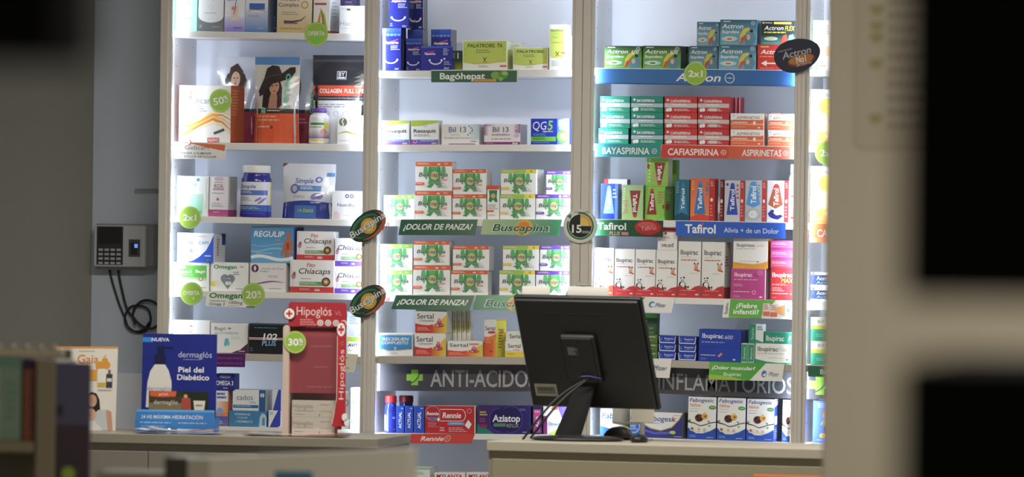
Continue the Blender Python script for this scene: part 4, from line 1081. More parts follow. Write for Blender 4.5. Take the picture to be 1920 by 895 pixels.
def sert(c0='#cf3a3c', num=True, u=.0):
    a = [T('Sertal', .32, .26, .52, .22, '#3f4148', 0, .008), Q([(.0, .58), (.2, .64), (.42, .66), (.62, .60), (.82, .42), (1, .18), (1, 1), (0, 1)], '#e6c23a'),
         R(.0, .70, .5, 1, c0), R(.5, .70, 1, 1, c0, '#e9cc3a'), Q([(.0, .58), (.2, .64), (.42, .66), (.56, .62), (.56, .72), (0, .72)], c0), M(.06, .74, .5, .92, 3, '#f0a88c'),
         E(.76, .52, .075, None, '#c95f80'), E(.76, .42, .05, None, '#dc8aa4'), E(.76, .66, .15, .09, '#b53a3c'), T('10', .70, .665, .08, .09, W, 0, .03), M(.78, .64, .9, .7, 1, '#e6a49a')]
    return a


SE = dict(d=.07, Yf=-.01)
carton('sky blue antacid carton with white slanted lettering', s, (709.5, 625.5, 774, 668.3), [R(.02, .08, .98, .70, '#4fa3dc', '#3b8fd0', True), Q([(.02, .66), (.3, .76), (.6, .74), (.98, .68), (.98, .62), (.02, .60)], '#3b8fd0'), S([(.02, .72), (.3, .775), (.6, .755), (.98, .70)], .025, '#e0b23c'), T('RECEBUEN', .50, .25, .78, .13, W, .2, .04), T('COMPUESTO', .48, .42, .78, .12, W, .2, .04), S([(.46, .60), (.49, .66), (.52, .60)], .03, W), S([(.46, .74), (.49, .64), (.52, .74)], .03, W), R(.9, .58, .97, .62, '#c05a6a'), M(.35, .85, .65, .95, 2, '#b9bcc2')], '#f0f1f2', **SE)
carton('white and red tablet carton with a yellow edge, lower of two', s, (777, 625, 836, 668.6), sert() + [T('Compuesto', .36, .45, .46, .09, '#8a5a64', 0, .0)], '#ecebe9', **SE)
carton('white and red tablet carton with a yellow edge, upper of two', s, (778.5, 582, 838, 624.6), sert() + [T('Compuesto', .36, .45, .46, .09, '#8a5a64', 0, .0)], '#e6e5e3', **SE)
carton('low white and orange tablet carton with a red streak', s, (838.7, 640, 905, 669), sert('#e2543a') + [R(.62, .14, .9, .24, '#e88a78')], '#eeedea', **SE)
for k in range(5):
    carton('slim white and yellow blister carton on edge, ' + ['first', 'second', 'third', 'fourth', 'last'][k] + ' in the lower row', s, (840 + 8.6 * k, 625.5, 848 + 8.6 * k, 669), [R(0, .55, .5, 1, '#d9c43a'), M(.2, .1, .8, .5, 6, '#b9b4a2')], '#e6e3d9', d=.05, Yf=.085)
for k in range(5):
    carton('slim white and yellow blister carton on edge, ' + ['first', 'second', 'third', 'fourth', 'last'][k] + ' in the upper row', s, (840 + 8.6 * k, 583, 848 + 8.6 * k, 625), [R(.2, .45, .6, .98, '#cdbb2c'), M(.2, .1, .8, .5, 6, '#b9b4a2')], '#e6e3d9', d=.05, Yf=.085)
carton('tall white and orange drops carton with a yellow side', s, (906.5, 600, 932, 669.5), [T('Sertal', .5, .23, .82, .11, '#3f4148', 0, .01), E(.62, .34, .34, .035, '#d9483a'), R(0, .46, 1, 1, '#e2502f', '#ea7a3a'), Q([(0, .46), (.4, .46), (1, .38), (1, .56), (0, .50)], '#e58a3c'), M(.1, .52, .6, .65, 3, '#f2a58c'), R(.45, .83, .95, .88, '#c9402c'), R(.72, .5, 1, 1, '#ea7a3a', '#e6b43c')], '#ececea', side='#e8dc3a', d=.07, Yf=-.01, rz=-14, sart=[M(.2, .25, .8, .8, 7, '#9a8f24'), R(.35, .30, .7, .36, '#d96a3a')])
carton('small white gas relief carton with a yellow foot, lower one', s, (946.8, 640, 990, 669.8), [T('Sertal', .40, .30, .56, .25, '#3f4148', 0, .01), T('Gas', .50, .54, .26, .11, '#d9644a', 0, .0), R(0, .68, 1, 1, '#e8cf3a'), S([(0, .66), (.5, .60), (1, .66)], .03, '#e29aa0'), M(.1, .76, .6, .9, 2, '#b59d2a')], '#eeede9', **SE)
carton('small white gas relief carton with a pink pill, upper one', s, (948, 622, 992, 639.6), [T('Sertal', .42, .5, .50, .42, '#3f4148', 0, .01), E(.9, .75, .10, .2, '#b9509a')], '#e6e5df', d=.06, Yf=-.005)

s = SH[(2, 6)]
bottle('blue antacid bottle with a red cap beside the post', s, (721.5, 742, 744.5, 812.5), .20, [R(.0, .0, 1, 1, '#2c42c4'), R(.12, .15, .34, .95, '#dfe4f8'), T('ACTUAL', .23, .55, .7, .13, '#3a4ab8', 0, .02, 90), E(.72, .30, .1, .06, '#8fa0ea'), E(.74, .88, .08, .03, '#c94a4a')], '#2338b8', '#c9202a', Yf=.02, under='#2c42c4', neck=.84)
bottle('blue antacid bottle with a dark red cap, farther back', s, (748, 742, 775, 813), .20, [R(.0, .0, 1, 1, '#22339c')], '#1d2e94', '#7c141c', Yf=.14, under='#22339c', neck=.90)
for k, (a_, b_) in enumerate(((743, 758), (759.5, 775), (776.5, 796))):
    carton('blue antacid carton with upright white lettering, ' + ['nearest the bottle', 'middle of three', 'against the red carton'][k], s, (a_, 762, b_, 813), [T('ACTUAL', .48, .52, .62, .34, W, 0, .02, 90), M(.6, .06, .9, .16, 1, '#9ab4ea'), R(0, 0, .08, 1, '#5a7ae0')], '#2f52bc', d=.06, Yf=.016, side='#24409c', mat=GLOSS, **{})
carton('large red antacid carton with a white outlined name', s, (797, 761.5, 891.5, 814.3), [R(0, 0, .30, 1, '#b52430'), R(.29, 0, .296, 1, '#d9666a'), T('Rennie', .15, .28, .24, .12, W, .15, .03), O(.15, .28, .145, .006, '#e9c9c9'), R(.06, .42, .26, .49, '#4a86c8'), Q([(.27, .42), (.30, .48), (.265, .58), (.235, .50)], W), M(.06, .6, .28, .8, 4, '#d9868a'),
       S([(.30, .13), (.72, .13)], .022, W), S([(.30, .55), (.72, .55)], .022, W), S([(p[0], p[1]) for p in arc(.72, .34, .085, .21, -90, 90, 10)], .022, W), T('Rennie', .53, .34, .37, .20, W, .15, .035),
       R(.45, .59, .78, .70, '#5fa3d8'), M(.5, .62, .75, .67, 1, '#c9e0f2'), Q([(.86, .50), (.93, .66), (.87, .84), (.79, .70)], '#f0efec'), O(.88, .18, .045, .008, '#f0c9c9'), M(.30, .78, .42, .95, 2, '#f0c9c9'), M(.47, .78, .85, .97, 3, '#e9a8a8'), R(.985, 0, 1, 1, '#efe6e2')], '#c4282f', d=.05, Yf=.016, side='#dedad6')
carton('dark purple reflux carton with a round logo', s, (894.3, 761.5, 994.5, 815), [R(0, .0, .45, 1, '#4a2c6a', '#3a2a72'), Q([(0, .65), (.10, .72), (.22, .86), (.32, 1), (0, 1)], '#1f7a70'), M(.05, .2, .2, .38, 2, '#c9b44a', 2, .6), M(.05, .45, .2, .62, 2, '#b03a6a'), E(.12, .72, .08, .07, '#8a2a5a'), E(.40, .50, .17, .42, '#5a4ab4'), E(.64, .48, .22, .48, '#5a4ab4'), E(.40, .50, .16, .40, '#241f5c'), E(.64, .48, .21, .46, '#241f5c'), R(.40, .1, .62, .9, '#241f5c'), T('Aziatop', .55, .44, .52, .24, '#eeeaf4', .05, .045), R(.31, .62, .54, .74, '#5a8a6a'), T('REFLUX', .67, .70, .23, .13, '#a8b48a', .1, .01), M(.8, .1, .96, .18, 2, '#8a80c4'), M(.86, .92, .97, .96, 1, '#cfcae8')], '#2c2468', d=.05, Yf=.016, side='#1d1848')
carton('slim pink and purple carton beside the reflux carton', s, (998, 762, 1016, 815.3), [R(.12, .12, .88, .95, '#c4508c', '#8a3f86', True), T('AZIA', .5, .55, .4, .3, '#f0e2ee', 0, .02, 90), M(.25, .18, .8, .25, 1, '#f0d0e0')], '#2a2450', d=.05, Yf=.02)
carton('white and violet tablet carton behind the monitor cables', s, (1018.5, 762, 1071, 816), [R(0, 0, .5, .4, '#e9e4e2'), Q([(.5, 0), (1, 0), (1, .75), (.75, .62), (.62, .3)], '#5a48c8'), E(.42, .08, .14, .06, '#d95a3c'), T('Aziatop', .47, .47, .72, .17, W, .05, .03), R(.0, .35, .14, 1, '#7a2a62'), T('Omeprazol', .5, .63, .62, .10, '#3f6aa0', .1, .02), Q([(.16, 1), (.5, .80), (.9, .72), (1, .75), (1, 1)], '#b5d23c'), R(.14, .40, .86, .54, '#2f2a4c') if False else M(.3, .72, .7, .76, 1, '#9a94b4')], '#d8d2dc', d=.05, Yf=.02)
plate('shelf_sign', 'red shelf sign with slanted white lettering and a slanted end', 'shelf sign', [(759.5, 813.8), (890.5, 813.8), (883.5, 832), (759.5, 832)], -.0022, [T('Rennie', .40, .50, .34, .46, W, .2, .04), O(.625, .5, .045, .01, '#f0c9c2'), T('+', .625, .5, .05, .38, '#f0c9c2', 0, -.01)], '#dd4a40', mat=GLOSS)

s = SH[(2, 7)]
carton('white and green carton low down behind the counter gap', s, (772, 877, 806, 951), [R(0, 0, 1, .06, '#9cc4a2'), M(.1, .12, .9, .2, 2, '#8a9a8c')], '#dfe6dc', d=.10, Yf=.03, left='#40443f')
for k, (a_, b_) in enumerate(((814, 872), (874, 931))):
    carton('white carton with red capital lettering low in the gap, ' + ['nearer the green one', 'beside the service counter'][k], s, (a_, 887, b_, 951), [T('MYLANTA', .5, .10, .84, .10, '#b5373a', 0, .04), R(0, .4, 1, .42, '#c9a0a0')], '#e4e0de', d=.07, Yf=.03)

# ================================================================== bay three
def bayer(cu, cv, r, c, k=.012): return [O(cu, cv, r, k, c, 18), S([(cu - r * .7, cv), (cu + r * .7, cv)], .03, c), T('I', cu, cv, r * .22, r * 3.2, c, 0, 0)]


s = SH[(3, 1)]
AT, AG = '#2f6f86', '#57962f'


def actron(c0, c1, word='600', pill='#d9802f', tc=W):
    wd_ = .58
    a = [R(0, 0, 1, .55, c0, c1, True), R(0, .55, 1, 1, c1, c1)]
    a += [M(.08, .05, .30, .10, 1, '#dfe6ea', 1, .8), T('Actron', .34, .25, wd_, .17, tc, .2, .022), O(.90, .13, .055, .012, '#dfe6ea', 14), T('+', .90, .13, .07, .10, '#dfe6ea', 0, -.01), T('Ibuprofeno', .29, .47, .46, .12, '#e9eef0', 0, .02), E(.26, .75, .22, .10, '#b9d3d6'), E(.26, .75, .11, .075, '#e9f1f0'), E(.26, .755, .085, .05, pill),
          S([(.55, .92), (.60, .62), (.68, .42), (.80, .34)], [.05, .16, .18, .10], '#d9c93c'), S([(.55, .96), (.62, .74), (.70, .62)], [.05, .14, .05], '#cf4a3c'), E(.86, .44, .045, None, '#23323a'), Q([(.80, .55), (.93, .50), (.98, .75), (.90, .98), (.70, .98), (.66, .72)], '#5a8a9c'), E(.78, .68, .05, .11, '#d9b48a'), M(.06, .91, .55, .96, 1, '#b9c9cc')]
    if word == '600': a += [T('600', .82, .27, .20, .17, tc, .15, .012)]
    return a


AD = dict(d=.075, side='#1d3a44', Yf=.02)
carton('green painkiller carton with a runner, by the post', s, (1133.5, 86, 1203.5, 127.8), actron('#1d3b2c', '#6aa83c', pill='#7a9a3c'), '#3f7a3a', **AD)
carton('green painkiller carton with a runner, second from the post', s, (1205, 86, 1277, 128.3), actron('#1d3b2c', '#6aa83c', pill='#5a8a2c'), '#3f7a3a', d=.075, side='#16281d', Yf=.02, rz=-2)
carton('green painkiller carton half hidden behind the second green one', s, (1279, 87, 1290, 128.5), [R(0, .3, 1, .8, '#4a7a2c')], '#1d2f22', d=.06, Yf=.10)
carton('teal painkiller carton tucked behind the lime tag, lower row', s, (1292, 86.5, 1346, 129.5), actron('#2f6274', '#6d9db0', word=''), AT, d=.06, side='#25505f', Yf=.045)
carton('teal painkiller carton with a runner, lower row, in front', s, (1347, 85, 1418, 130.5), actron('#2a6074', '#6aa6bc', word=''), AT, d=.075, side='#25505f')
carton('red painkiller carton with an arrow, partly behind the round sign', s, (1420, 84, 1487, 131.2), [R(0, 0, 1, .4, '#b92a2a', '#cf3a30', True), M(.08, .06, .34, .12, 1, '#e9c93a', 1, .8), T('Actron', .40, .28, .62, .17, W, .2, .022), M(.06, .45, .7, .53, 1, '#e9a03c'), S([(.14, .74), (.62, .74)], .06, '#f0d9a0'), Q([(.10, .74), (.26, .62), (.26, .86)], '#f3e3c0'), M(.08, .92, .5, .96, 1, '#e9a89c')], '#c02c28', d=.06, side='#8a1d1c')
carton('teal painkiller carton with a runner, upper row, behind', s, (1306.5, 41, 1349, 86.3), actron('#3a7288', '#74a6ba', word=''), AT, d=.06, side='#25505f', Yf=.045)
carton('teal painkiller carton with a runner, upper row, in front', s, (1349.6, 37, 1419.5, 84.8), actron('#2a6074', '#6aa6bc', word=''), AT, d=.085, side='#4f8aa8', rz=-3)
carton('black and yellow painkiller carton on the top row', s, (1427, 39, 1493, 83.8), [R(.0, .55, 1, 1, '#1d2424', '#4f8a7c', True), E(.06, .09, .03, None, '#e9d92a'), M(.1, .07, .33, .12, 1, '#cfd3c0', 1, .8), R(.36, .05, .86, .14, '#e9dc2a'), T('Actron', .36, .30, .56, .17, W, .2, .022), T('FLEX', .82, .31, .28, .20, '#dfe02a', .2, .008), M(.08, .46, .75, .53, 1, '#d3d42a', 1, .8), E(.28, .75, .2, .08, '#b9d6cf'), E(.28, .75, .09, .05, '#d9c98a'), Q([(.55, .98), (.62, .62), (.72, .55), (.78, .98)], '#c04a3a'), Q([(.78, .98), (.80, .6), (.92, .55), (.97, .98)], '#6aa88a'), M(.06, .92, .4, .96, 1, '#9fb0a8')], '#23282a', d=.06, side='#15191a')
plate('shelf_sign', 'long blue shelf strip with slanted white lettering behind the lime tag', 'shelf strip', [(1117, 128.5), (1491.5, 132.5), (1491.5, 162.5), (1117, 157)], -.0024, [R(0, 0, 1, .93, '#3a78b8', '#2f66aa'), R(0, .93, 1, 1, '#285490'), T('Actron', .515, .50, .225, .50, W, .2, .022)] + bayer(.672, .52, .025, W, .0035), '#2c5f9f', th=.002)
offer('lime round tag reading two for one on the long blue strip', (1304, 138), 21.5, -.0050, TWO)
EGG = []
for k in range(40):
    t = 2 * math.pi * k / 40
    EGG.append((math.cos(t) * (1 + .06 * math.sin(t)), math.sin(t) * (1 - .10 * math.cos(t))))
disc('egg_wobbler', 'dark egg shaped wobbler with pale lettering on the post', 'wobbler sign', (1495, 104), 44, 31, -.064, [E(.56, .66, .30, .19, '#7a3a26'), E(.56, .64, .27, .14, '#b5742c'), T('Actron', .50, .42, .64, .22, '#5a5a66', .2, .024), T('Actron', .49, .41, .63, .20, '#aeb0b8', .2, .01), M(.12, .24, .45, .30, 1, '#77788a', 1, .8), T('No1', .56, .63, .22, .19, '#e9e0d6', .1, .024), T('EN VENTAS', .60, .79, .32, .07, '#c9c0bc', .05, .01)], '#2b2c40', rot=14, outline=EGG)

s = SH[(3, 2)]


def stripe(c, t, grey='#c9d2d4', stripe2=None, box=False, tw=.62):
    a = [E(.10, .22, .04, None, c if False else '#d3e3df'), T(t, .20 + tw / 2 - .02, .28, tw, .17, '#f0f4f2', .0, .018), R(0, .42, 1, .68, grey), M(.25, .48, .7, .60, 1, '#eef1f1'), E(.10, .83, .055, .12, '#e6efec'), E(.18, .81, .055, .12, '#f0f5f3'), M(.3, .76, .95, .92, 2, '#cfe6dd')]
    if stripe2: a.append(R(0, .38, 1, .44, stripe2))
    if box: a.append(R(.36, .72, .60, .90, '#dccfcb'))
    return a


TEAL, CRED = '#1f9c80', '#cf3434'
rows = ('top', 'middle', 'bottom')
S2 = dict(d=.065, Yf=.02)
for r_, (y0, y1) in enumerate(((240.5, 270.3), (210.8, 240.1), (180.5, 210.5))):
    nm = rows[2 - r_]
    dx = -3 if r_ == 0 else 0
    carton('teal aspirin carton with a pale grey stripe, %s of the pile at the post' % nm, s, (1125 + dx, y0, 1181.5 + dx, y1), stripe(TEAL, 'BAYASPIRINA', '#c3d3d8'), TEAL, side='#178068', rz=0, **S2)
    carton('teal aspirin carton with a blue edged stripe, %s of the second pile' % nm, s, (1183.3, y0, 1243.5, y1), stripe(TEAL, 'BAYASPIRINA', '#b4c6c6', '#1f5f9a', tw=.56), '#1b8f74', side='#157058', **S2)
    carton('red aspirin carton with a grey stripe, %s of the first red pile' % nm, s, (1245.6, y0 + .8, 1307.5, y1 + .9), stripe(CRED, 'CAFIASPIRINA', '#d3c9c9'), CRED, side='#9c2426', **S2)
    carton('red aspirin carton with a small white label, %s of the second red pile' % nm, s, (1308.6, y0 + 1.2, 1367.5, y1 + 1.3), stripe(CRED, 'CAFIASPIRINA', '#cfc6c4', None, True, .60), '#c83034', side='#a82a3c', **S2)
for k in range(3):
    carton('slim crimson carton on edge behind the second red pile, ' + ['innermost', 'middle', 'outermost'][k], s, (1369.5 + 7 * k, 182.5, 1376 + 7 * k, 272.5), [R(.35, 0, .6, 1, '#e3b9be')], '#b03046', d=.05, Yf=.10, side='#8f2438')


def aspet(): return [Q([(0, .0), (1, 0), (1, .36), (.9, .40), (.1, .40), (0, .44)], '#efeeec'), T('ASPIRINETAS', .53, .26, .70, .17, '#8a6a60', .1, .008), E(.09, .14, .03, None, '#c9d6c9'), R(0, .62, 1, .72, '#efa07c'), M(.06, .52, .55, .62, 1, '#f6d6c2', 1, .8), E(.72, .58, .045, .10, '#f6e6dc'), Q([(.675, .62), (.765, .62), (.72, .74)], '#f6e6dc'), M(.06, .82, .5, .9, 1, '#f3b294'), E(.86, .88, .04, .05, '#f2dcc9')]


for r_, (y0, y1) in enumerate(((243.2, 273), (212.8, 242.9))):
    nm = ('lower', 'upper')[r_]
    carton('orange and white aspirin carton, %s of the full pile' % nm, s, (1369.3, y0, 1432.5, y1), aspet(), '#e3683c', d=.055, Yf=.016, side='#e9d0c4', rz=-2, sart=[R(.3, 0, .45, 1, '#d9603a')])
    carton('orange and white aspirin carton, %s of the pile cut by the post' % nm, s, (1440.5, y0 + 1, 1489.5, y1 + 1), aspet(), '#e3683c', side='#e9d0c4', d=.065, Yf=.016)
carton('red and white carton on the rear of the orange pile', s, (1442, 211.5, 1467, 274), [R(0, 0, 1, .05, '#c23a34'), M(.1, .01, .9, .04, 1, '#e9d9d4')], '#e3d9d4', d=.05, Yf=.10)
ST = dict(th=.002)
for lab, q_, c, c2, t, tu, tw, bu in (('teal shelf strip with white capitals beneath the teal piles', [(1115.6, 269.5), (1239.5, 271), (1238, 295.5), (1115.6, 294)], '#2f8fa0', '#2a9486', 'BAYASPIRINA', .47, .72, .905),
                                 ('red shelf strip with white capitals beneath the red piles', [(1241, 271.5), (1365.5, 274), (1365.2, 297.5), (1238.6, 295.8)], '#d23c34', '#d84836', 'CAFIASPIRINA', .48, .76, .93),
                                 ('orange shelf strip with white capitals beneath the orange piles', [(1366.3, 273.8), (1490, 275.5), (1490, 299), (1366, 297.5)], '#dc5c34', '#e0705a', 'ASPIRINETAS', .50, .60, .86)):
    plate('shelf_sign', lab, 'shelf strip', q_, -.0026, [R(0, 0, 1, 1, c, c2), T(t, tu, .52, tw, .50, W, .0 if 'NETAS' not in t else .08, .018), O(bu, .52, .040, .008, '#efe6dc', 16), T('+', bu, .52, .05, .34, '#efe6dc', 0, -.012)], c, **ST)

s = SH[(3, 3)]


def taf(c0, c1, tri, tip, t=1, flip=False, u=.5, w=.62):
    """upright name on a tapering flag"""
    k = -1 if flip else 1
    f = lambda v: v if not flip else 1 - v
    a = [Q([(u - .10 * w / .5, f(.10)), (u + .10 * w / .5, f(.10)), (u + w * .62, f(.84)), (u - w * .62, f(.84))], tri), E(u, f(.105), .10 * w / .5, None, tip), T('Tafirol', u, f(.48), .52, .22 * w / .5, '#f3f2ee', 0, .022, 90 * k)]
    return a


TF = dict(d=.06, Yf=.02)
carton('blue and white painkiller carton nearest the post, upright lettering', s, (1126, 344.5, 1158.7, 411.3), [R(0, 0, 1, 1, '#3a52b8', '#2a46a8', True), R(.82, 0, 1, 1, '#5f8ad8')] + taf('', '', '#7fb0e6', '#7fb0e6', u=.48, w=.5) + [M(.70, .15, .95, .45, 3, '#b9cdf0')], '#2f48ac', side='#5f86cf', mat=GLOSS, **TF)
carton('white and red carton standing behind the blue one', s, (1132, 336, 1176, 411.5), [R(0, 0, .18, .12, '#c9303c')], '#e3e6ea', d=.05, Yf=.115, side='#5f7f6a')
GT = '#8fc24a'
carton('pale green painkiller carton with upside down lettering', s, (1166, 347, 1206, 411.5), [R(.0, 0, 1, .3, '#9cb88c', '#a9cc84', True)] + taf('', '', '#8c3a34', '#c0443c', flip=True, u=.62, w=.42) + [M(.06, .45, .36, .85, 6, '#c98a7a'), M(.06, .1, .15, .8, 9, '#e6efd0')], '#a6cb7c', side='#b9c9a8', left='#7fa85a', **TF)
carton('bright green painkiller carton with upright lettering', s, (1208.5, 350, 1248, 412), taf('', '', '#8c3430', '#bf3c38', u=.34, w=.40) + [M(.62, .15, .95, .55, 5, '#b5606a', 3, .4), R(.95, .1, 1, .9, '#5f9a2f'), E(.92, .6, .06, .07, '#a83c3a')], '#86bf3f', d=.08, Yf=.02, side='#6fb02c', rz=-8, sart=[E(.3, .6, .25, .10, '#b03c38'), M(.15, .1, .8, .45, 5, '#cfe0a0')])
carton('bright green painkiller carton perched on top, lettering upside down', s, (1211, 296, 1253, 349.6), taf('', '', '#8c3a30', '#c0443c', flip=True, u=.62, w=.42) + [M(.12, .05, .22, .9, 7, '#dfeab0'), E(.10, .30, .07, .10, '#a83c3a'), M(.3, .55, .5, .85, 4, '#c9907a')], '#8cbf4a', d=.05, Yf=.03, side='#c9d0b4', rz=-6)
carton('green carton lying behind the perched green carton', s, (1254, 300, 1268, 412.3), [R(0, .45, 1, .47, '#4f7a1d')], '#6fae2f', d=.05, Yf=.115)
carton('deep teal painkiller carton with upright lettering', s, (1264.5, 337, 1293, 412.5), taf('', '', '#2f86b4', '#2f86b4', u=.56, w=.46) + [Q([(0, 1), (0, .9), (.5, .80), (1, .9), (1, 1)], '#1d4f6a'), M(.12, .06, .32, .35, 6, '#8ab0b4')], '#2a6f86', d=.05, Yf=.028, side='#1d4a5c')
REDP = [M(.2, .06, .8, .2, 3, '#e9b4ac'), E(.45, .52, .30, .05, '#f0e6e2'), M(.2, .62, .7, .92, 4, '#e0938c')]


def strip(u0, c='#bf2f30'):
    w = 1 - u0
    return [R(u0, 0, 1, 1, c), M(u0 + .2 * w, .06, u0 + .8 * w, .2, 3, '#e9b4ac'), E(u0 + .45 * w, .50, .26 * w, .045, '#f0e6e2'), M(u0 + .2 * w, .62, u0 + .7 * w, .92, 4, '#e0938c')]


carton('tall orange painkiller carton with a blue flag', s, (1294, 335, 1340, 413.5), [R(0, 0, 1, 1, '#e2683c', '#ea8a56', True)] + taf('', '', '#2f7cc0', '#3f8ed0', u=.40, w=.38) + [Q([(0, .92), (.4, .82), (.82, .90), (.82, 1), (0, 1)], '#d24a30'), M(.06, .06, .16, .3, 4, '#f0c23c'), T('D', .70, .17, .2, .10, '#3f7cb4', 0, .02, 90), M(.64, .2, .76, .42, 3, '#5a8ab8')] + strip(.79), '#e4703f', d=.05, Yf=.018, side='#d8482f', rz=-3)
carton('dark red carton edge between the orange and silver cartons', s, (1349.8, 337, 1357, 413.8), REDP, '#7c2024', d=.05, Yf=.035)
carton('silver painkiller carton with a royal blue flag', s, (1358, 338.5, 1395.8, 414.4), taf('', '', '#2f4cb0', '#2f4cb0', u=.40, w=.46) + [E(.14, .10, .07, None, '#3f5a9c'), M(.60, .1, .74, .5, 4, '#a85a5a')] + strip(.79), '#c3c6cc', d=.05, Yf=.018)
carton('silver painkiller carton with a light blue flag and glass drawing', s, (1396.6, 338.5, 1436.8, 414.9), [Q([(.24, .10), (.54, .10), (.72, .58), (.40, .66), (.06, .58)], '#4f94d4'), E(.39, .10, .15, None, '#4f94d4'), T('Tafirol', .40, .35, .42, .24, '#f3f2ee', 0, .022, 90), E(.38, .83, .36, .13, '#a9b2b6'), E(.40, .82, .22, .10, '#d3dadc'), O(.34, .82, .14, .03, '#eef2f2'), M(.62, .1, .72, .45, 4, '#7f8a9a')] + strip(.81), '#b9bdc3', d=.05, Yf=.018)
carton('white sport painkiller carton with a diving swimmer', s, (1437.6, 338.8, 1479, 415.3), [Q([(.30, .14), (.56, .14), (.74, .58), (.40, .68), (.06, .58)], '#a8563c'), E(.43, .15, .13, None, '#bf3c38'), T('Tafirol', .42, .40, .42, .22, '#f3f2ee', 0, .022, 90), T('SPORT', .70, .26, .2, .09, '#8a4f4a', .2, .0, 90), Q([(.05, .80), (.22, .70), (.36, .72), (.30, .78), (.44, .84), (.66, .82), (.74, .86), (.52, .94), (.30, .92), (.14, .88)], '#2f2f86'), E(.18, .78, .05, None, '#3a2a4a')] + strip(.80), '#dcdde0', d=.05, Yf=.018, side='#c9cacc')
bottle('narrow white and red bottle squeezed against the post', s, (1478.5, 308, 1492, 416.5), .16, [R(0, .25, 1, .5, '#e9ebf0'), R(0, 0, 1, .2, '#d9dde6'), R(0, .22, 1, .26, '#c23440'), T('T', .4, .72, .3, .14, '#3f6fc0', 0, .02), R(0, .86, 1, .92, '#c23440')], '#e6e8ec', '#c9cdd3', Yf=.075, label_v=(.30, .98), neck=.6)
plate('shelf_sign', 'dark green sign with a glossy red pill beneath the green cartons', 'shelf sign', [(1113.5, 411.5), (1243.5, 414), (1243, 445), (1114, 442)], -.0024, [R(0, 0, .4, 1, '#3f8a5a', '#225a3a'), R(.4, 0, 1, 1, '#225a3a', '#1f4f38'), T('Tafirol', .255, .40, .42, .42, '#f0f1ec', 0, .022), T('PLUS', .30, .83, .16, .22, '#e6a6a4', .2, .02), R(.40, .74, .50, .93, '#c9848c'), E(.79, .45, .20, .50, '#7c1f22'), E(.78, .43, .19, .45, '#b52c30'), E(.76, .28, .13, .18, '#cf5a58'), T('Tafirol', .79, .48, .22, .24, '#e29a98', 0, .01, 4)], '#225a3a', mat=GLOSS)
plate('shelf_sign', 'royal blue sign with bold white lettering beneath the silver cartons', 'shelf sign', [(1267, 414.5), (1473, 418.5), (1472.5, 447.5), (1267, 441.8)], -.0024, [R(0, 0, 1, 1, '#2f66cc', '#2a5ac0'), T('Tafirol', .225, .50, .28, .58, W, 0, .024), E(.246, .16, .011, None, '#d9404a'), T('Alivia + de un Dolor', .69, .54, .50, .33, '#dfe8f8', 0, .006)], '#2c5fc4')

s = SH[(3, 4)]


def ibup(big=0, warm=False):
    a = [T('Ibupirac', .48, .235 if not big else .19, .80 if not big else .76, .085, '#4f4a52', 0, .016), M(.12, .31 - .04 * big, .6, .34 - .04 * big, 1, '#cfc9c6'), M(.12, .37 - .05 * big, .9, .41 - .05 * big, 1, '#c46a66'),
         E(.80, .43, .085, .035, '#dba884'), E(.72, .39, .03, .018, '#4a3a32'), E(.88, .39, .03, .018, '#4a3a32'), Q([(.72, .45), (.88, .45), (.90, .51), (.70, .51)], '#d99a74'), S([(.75, .50), (.96, .525)], .025, '#c8504a'), M(.5, .56, .9, .58, 1, '#e0b4aa')]
    # a small black and white bear
    a += [E(.15, .655, .04, .018, '#2b2b30'), E(.27, .645, .04, .018, '#2b2b30'), E(.21, .69, .10, .04, '#f0efec'), E(.17, .69, .025, .012, '#2b2b30'), E(.25, .69, .025, .012, '#2b2b30'), E(.20, .77, .15, .06, '#2b2b30'), E(.22, .77, .10, .05, '#ecebe8'), Q([(.30, .78), (.40, .80), (.38, .86), (.33, .86)], '#2b2b30'), E(.46, .81, .05, .02, '#7a4a4a'),
          Q([(0, .80), (.15, .785), (.35, .84), (.55, .86), (.75, .80), (1, .775), (1, 1), (0, 1)], '#c8363a' if not warm else '#e0603f'), M(.15, .865, .85, .885, 1, '#eeb4ac'), M(.08, .93, .5, .96, 2, '#dd8a84'), E(.85, .94, .08, .016, '#e9c4bc')]
    return a


IB = dict(d=.06, side='#dedbd6')
labs = ('against the post', 'second from the post', 'third from the post', 'fourth from the post, under an upside down one')
for k, (px_, wm) in enumerate((((1114, 465, 1151, 554.8), True), ((1152, 467, 1190, 556), False), ((1190.8, 468, 1229, 557), False), ((1229.6, 469.5, 1269.5, 558), False))):
    carton('white bear print syrup carton, ' + labs[k], s, px_, ibup(0, wm), '#f0eeea', Yf=.02, **IB)
carton('taller white bear print syrup carton, next to the fourth', s, (1271, 453, 1314, 560), ibup(1), '#ecebe6', Yf=.012, **IB)
carton('taller white bear print syrup carton, beside the pink carton', s, (1315, 454, 1358, 561), ibup(1), '#ecebe6', d=.085, side='#d6d3cf', Yf=.012, rz=-3, sart=[R(0, .80, 1, 1, '#b03034'), M(.1, .25, .8, .45, 4, '#8a7a7a')])
carton('white syrup carton turned upside down on the fourth one', s, (1233, 428, 1270, 469.2), [R(0, 0, 1, .18, '#b53a3c'), E(.4, .24, .07, .05, '#8a5a5a'), M(.2, .38, .8, .5, 2, '#d98a84'), T('pirac', .5, .82, .62, .18, '#5a4a50', 0, .012, 180)], '#eeebe6', d=.06, Yf=.02)
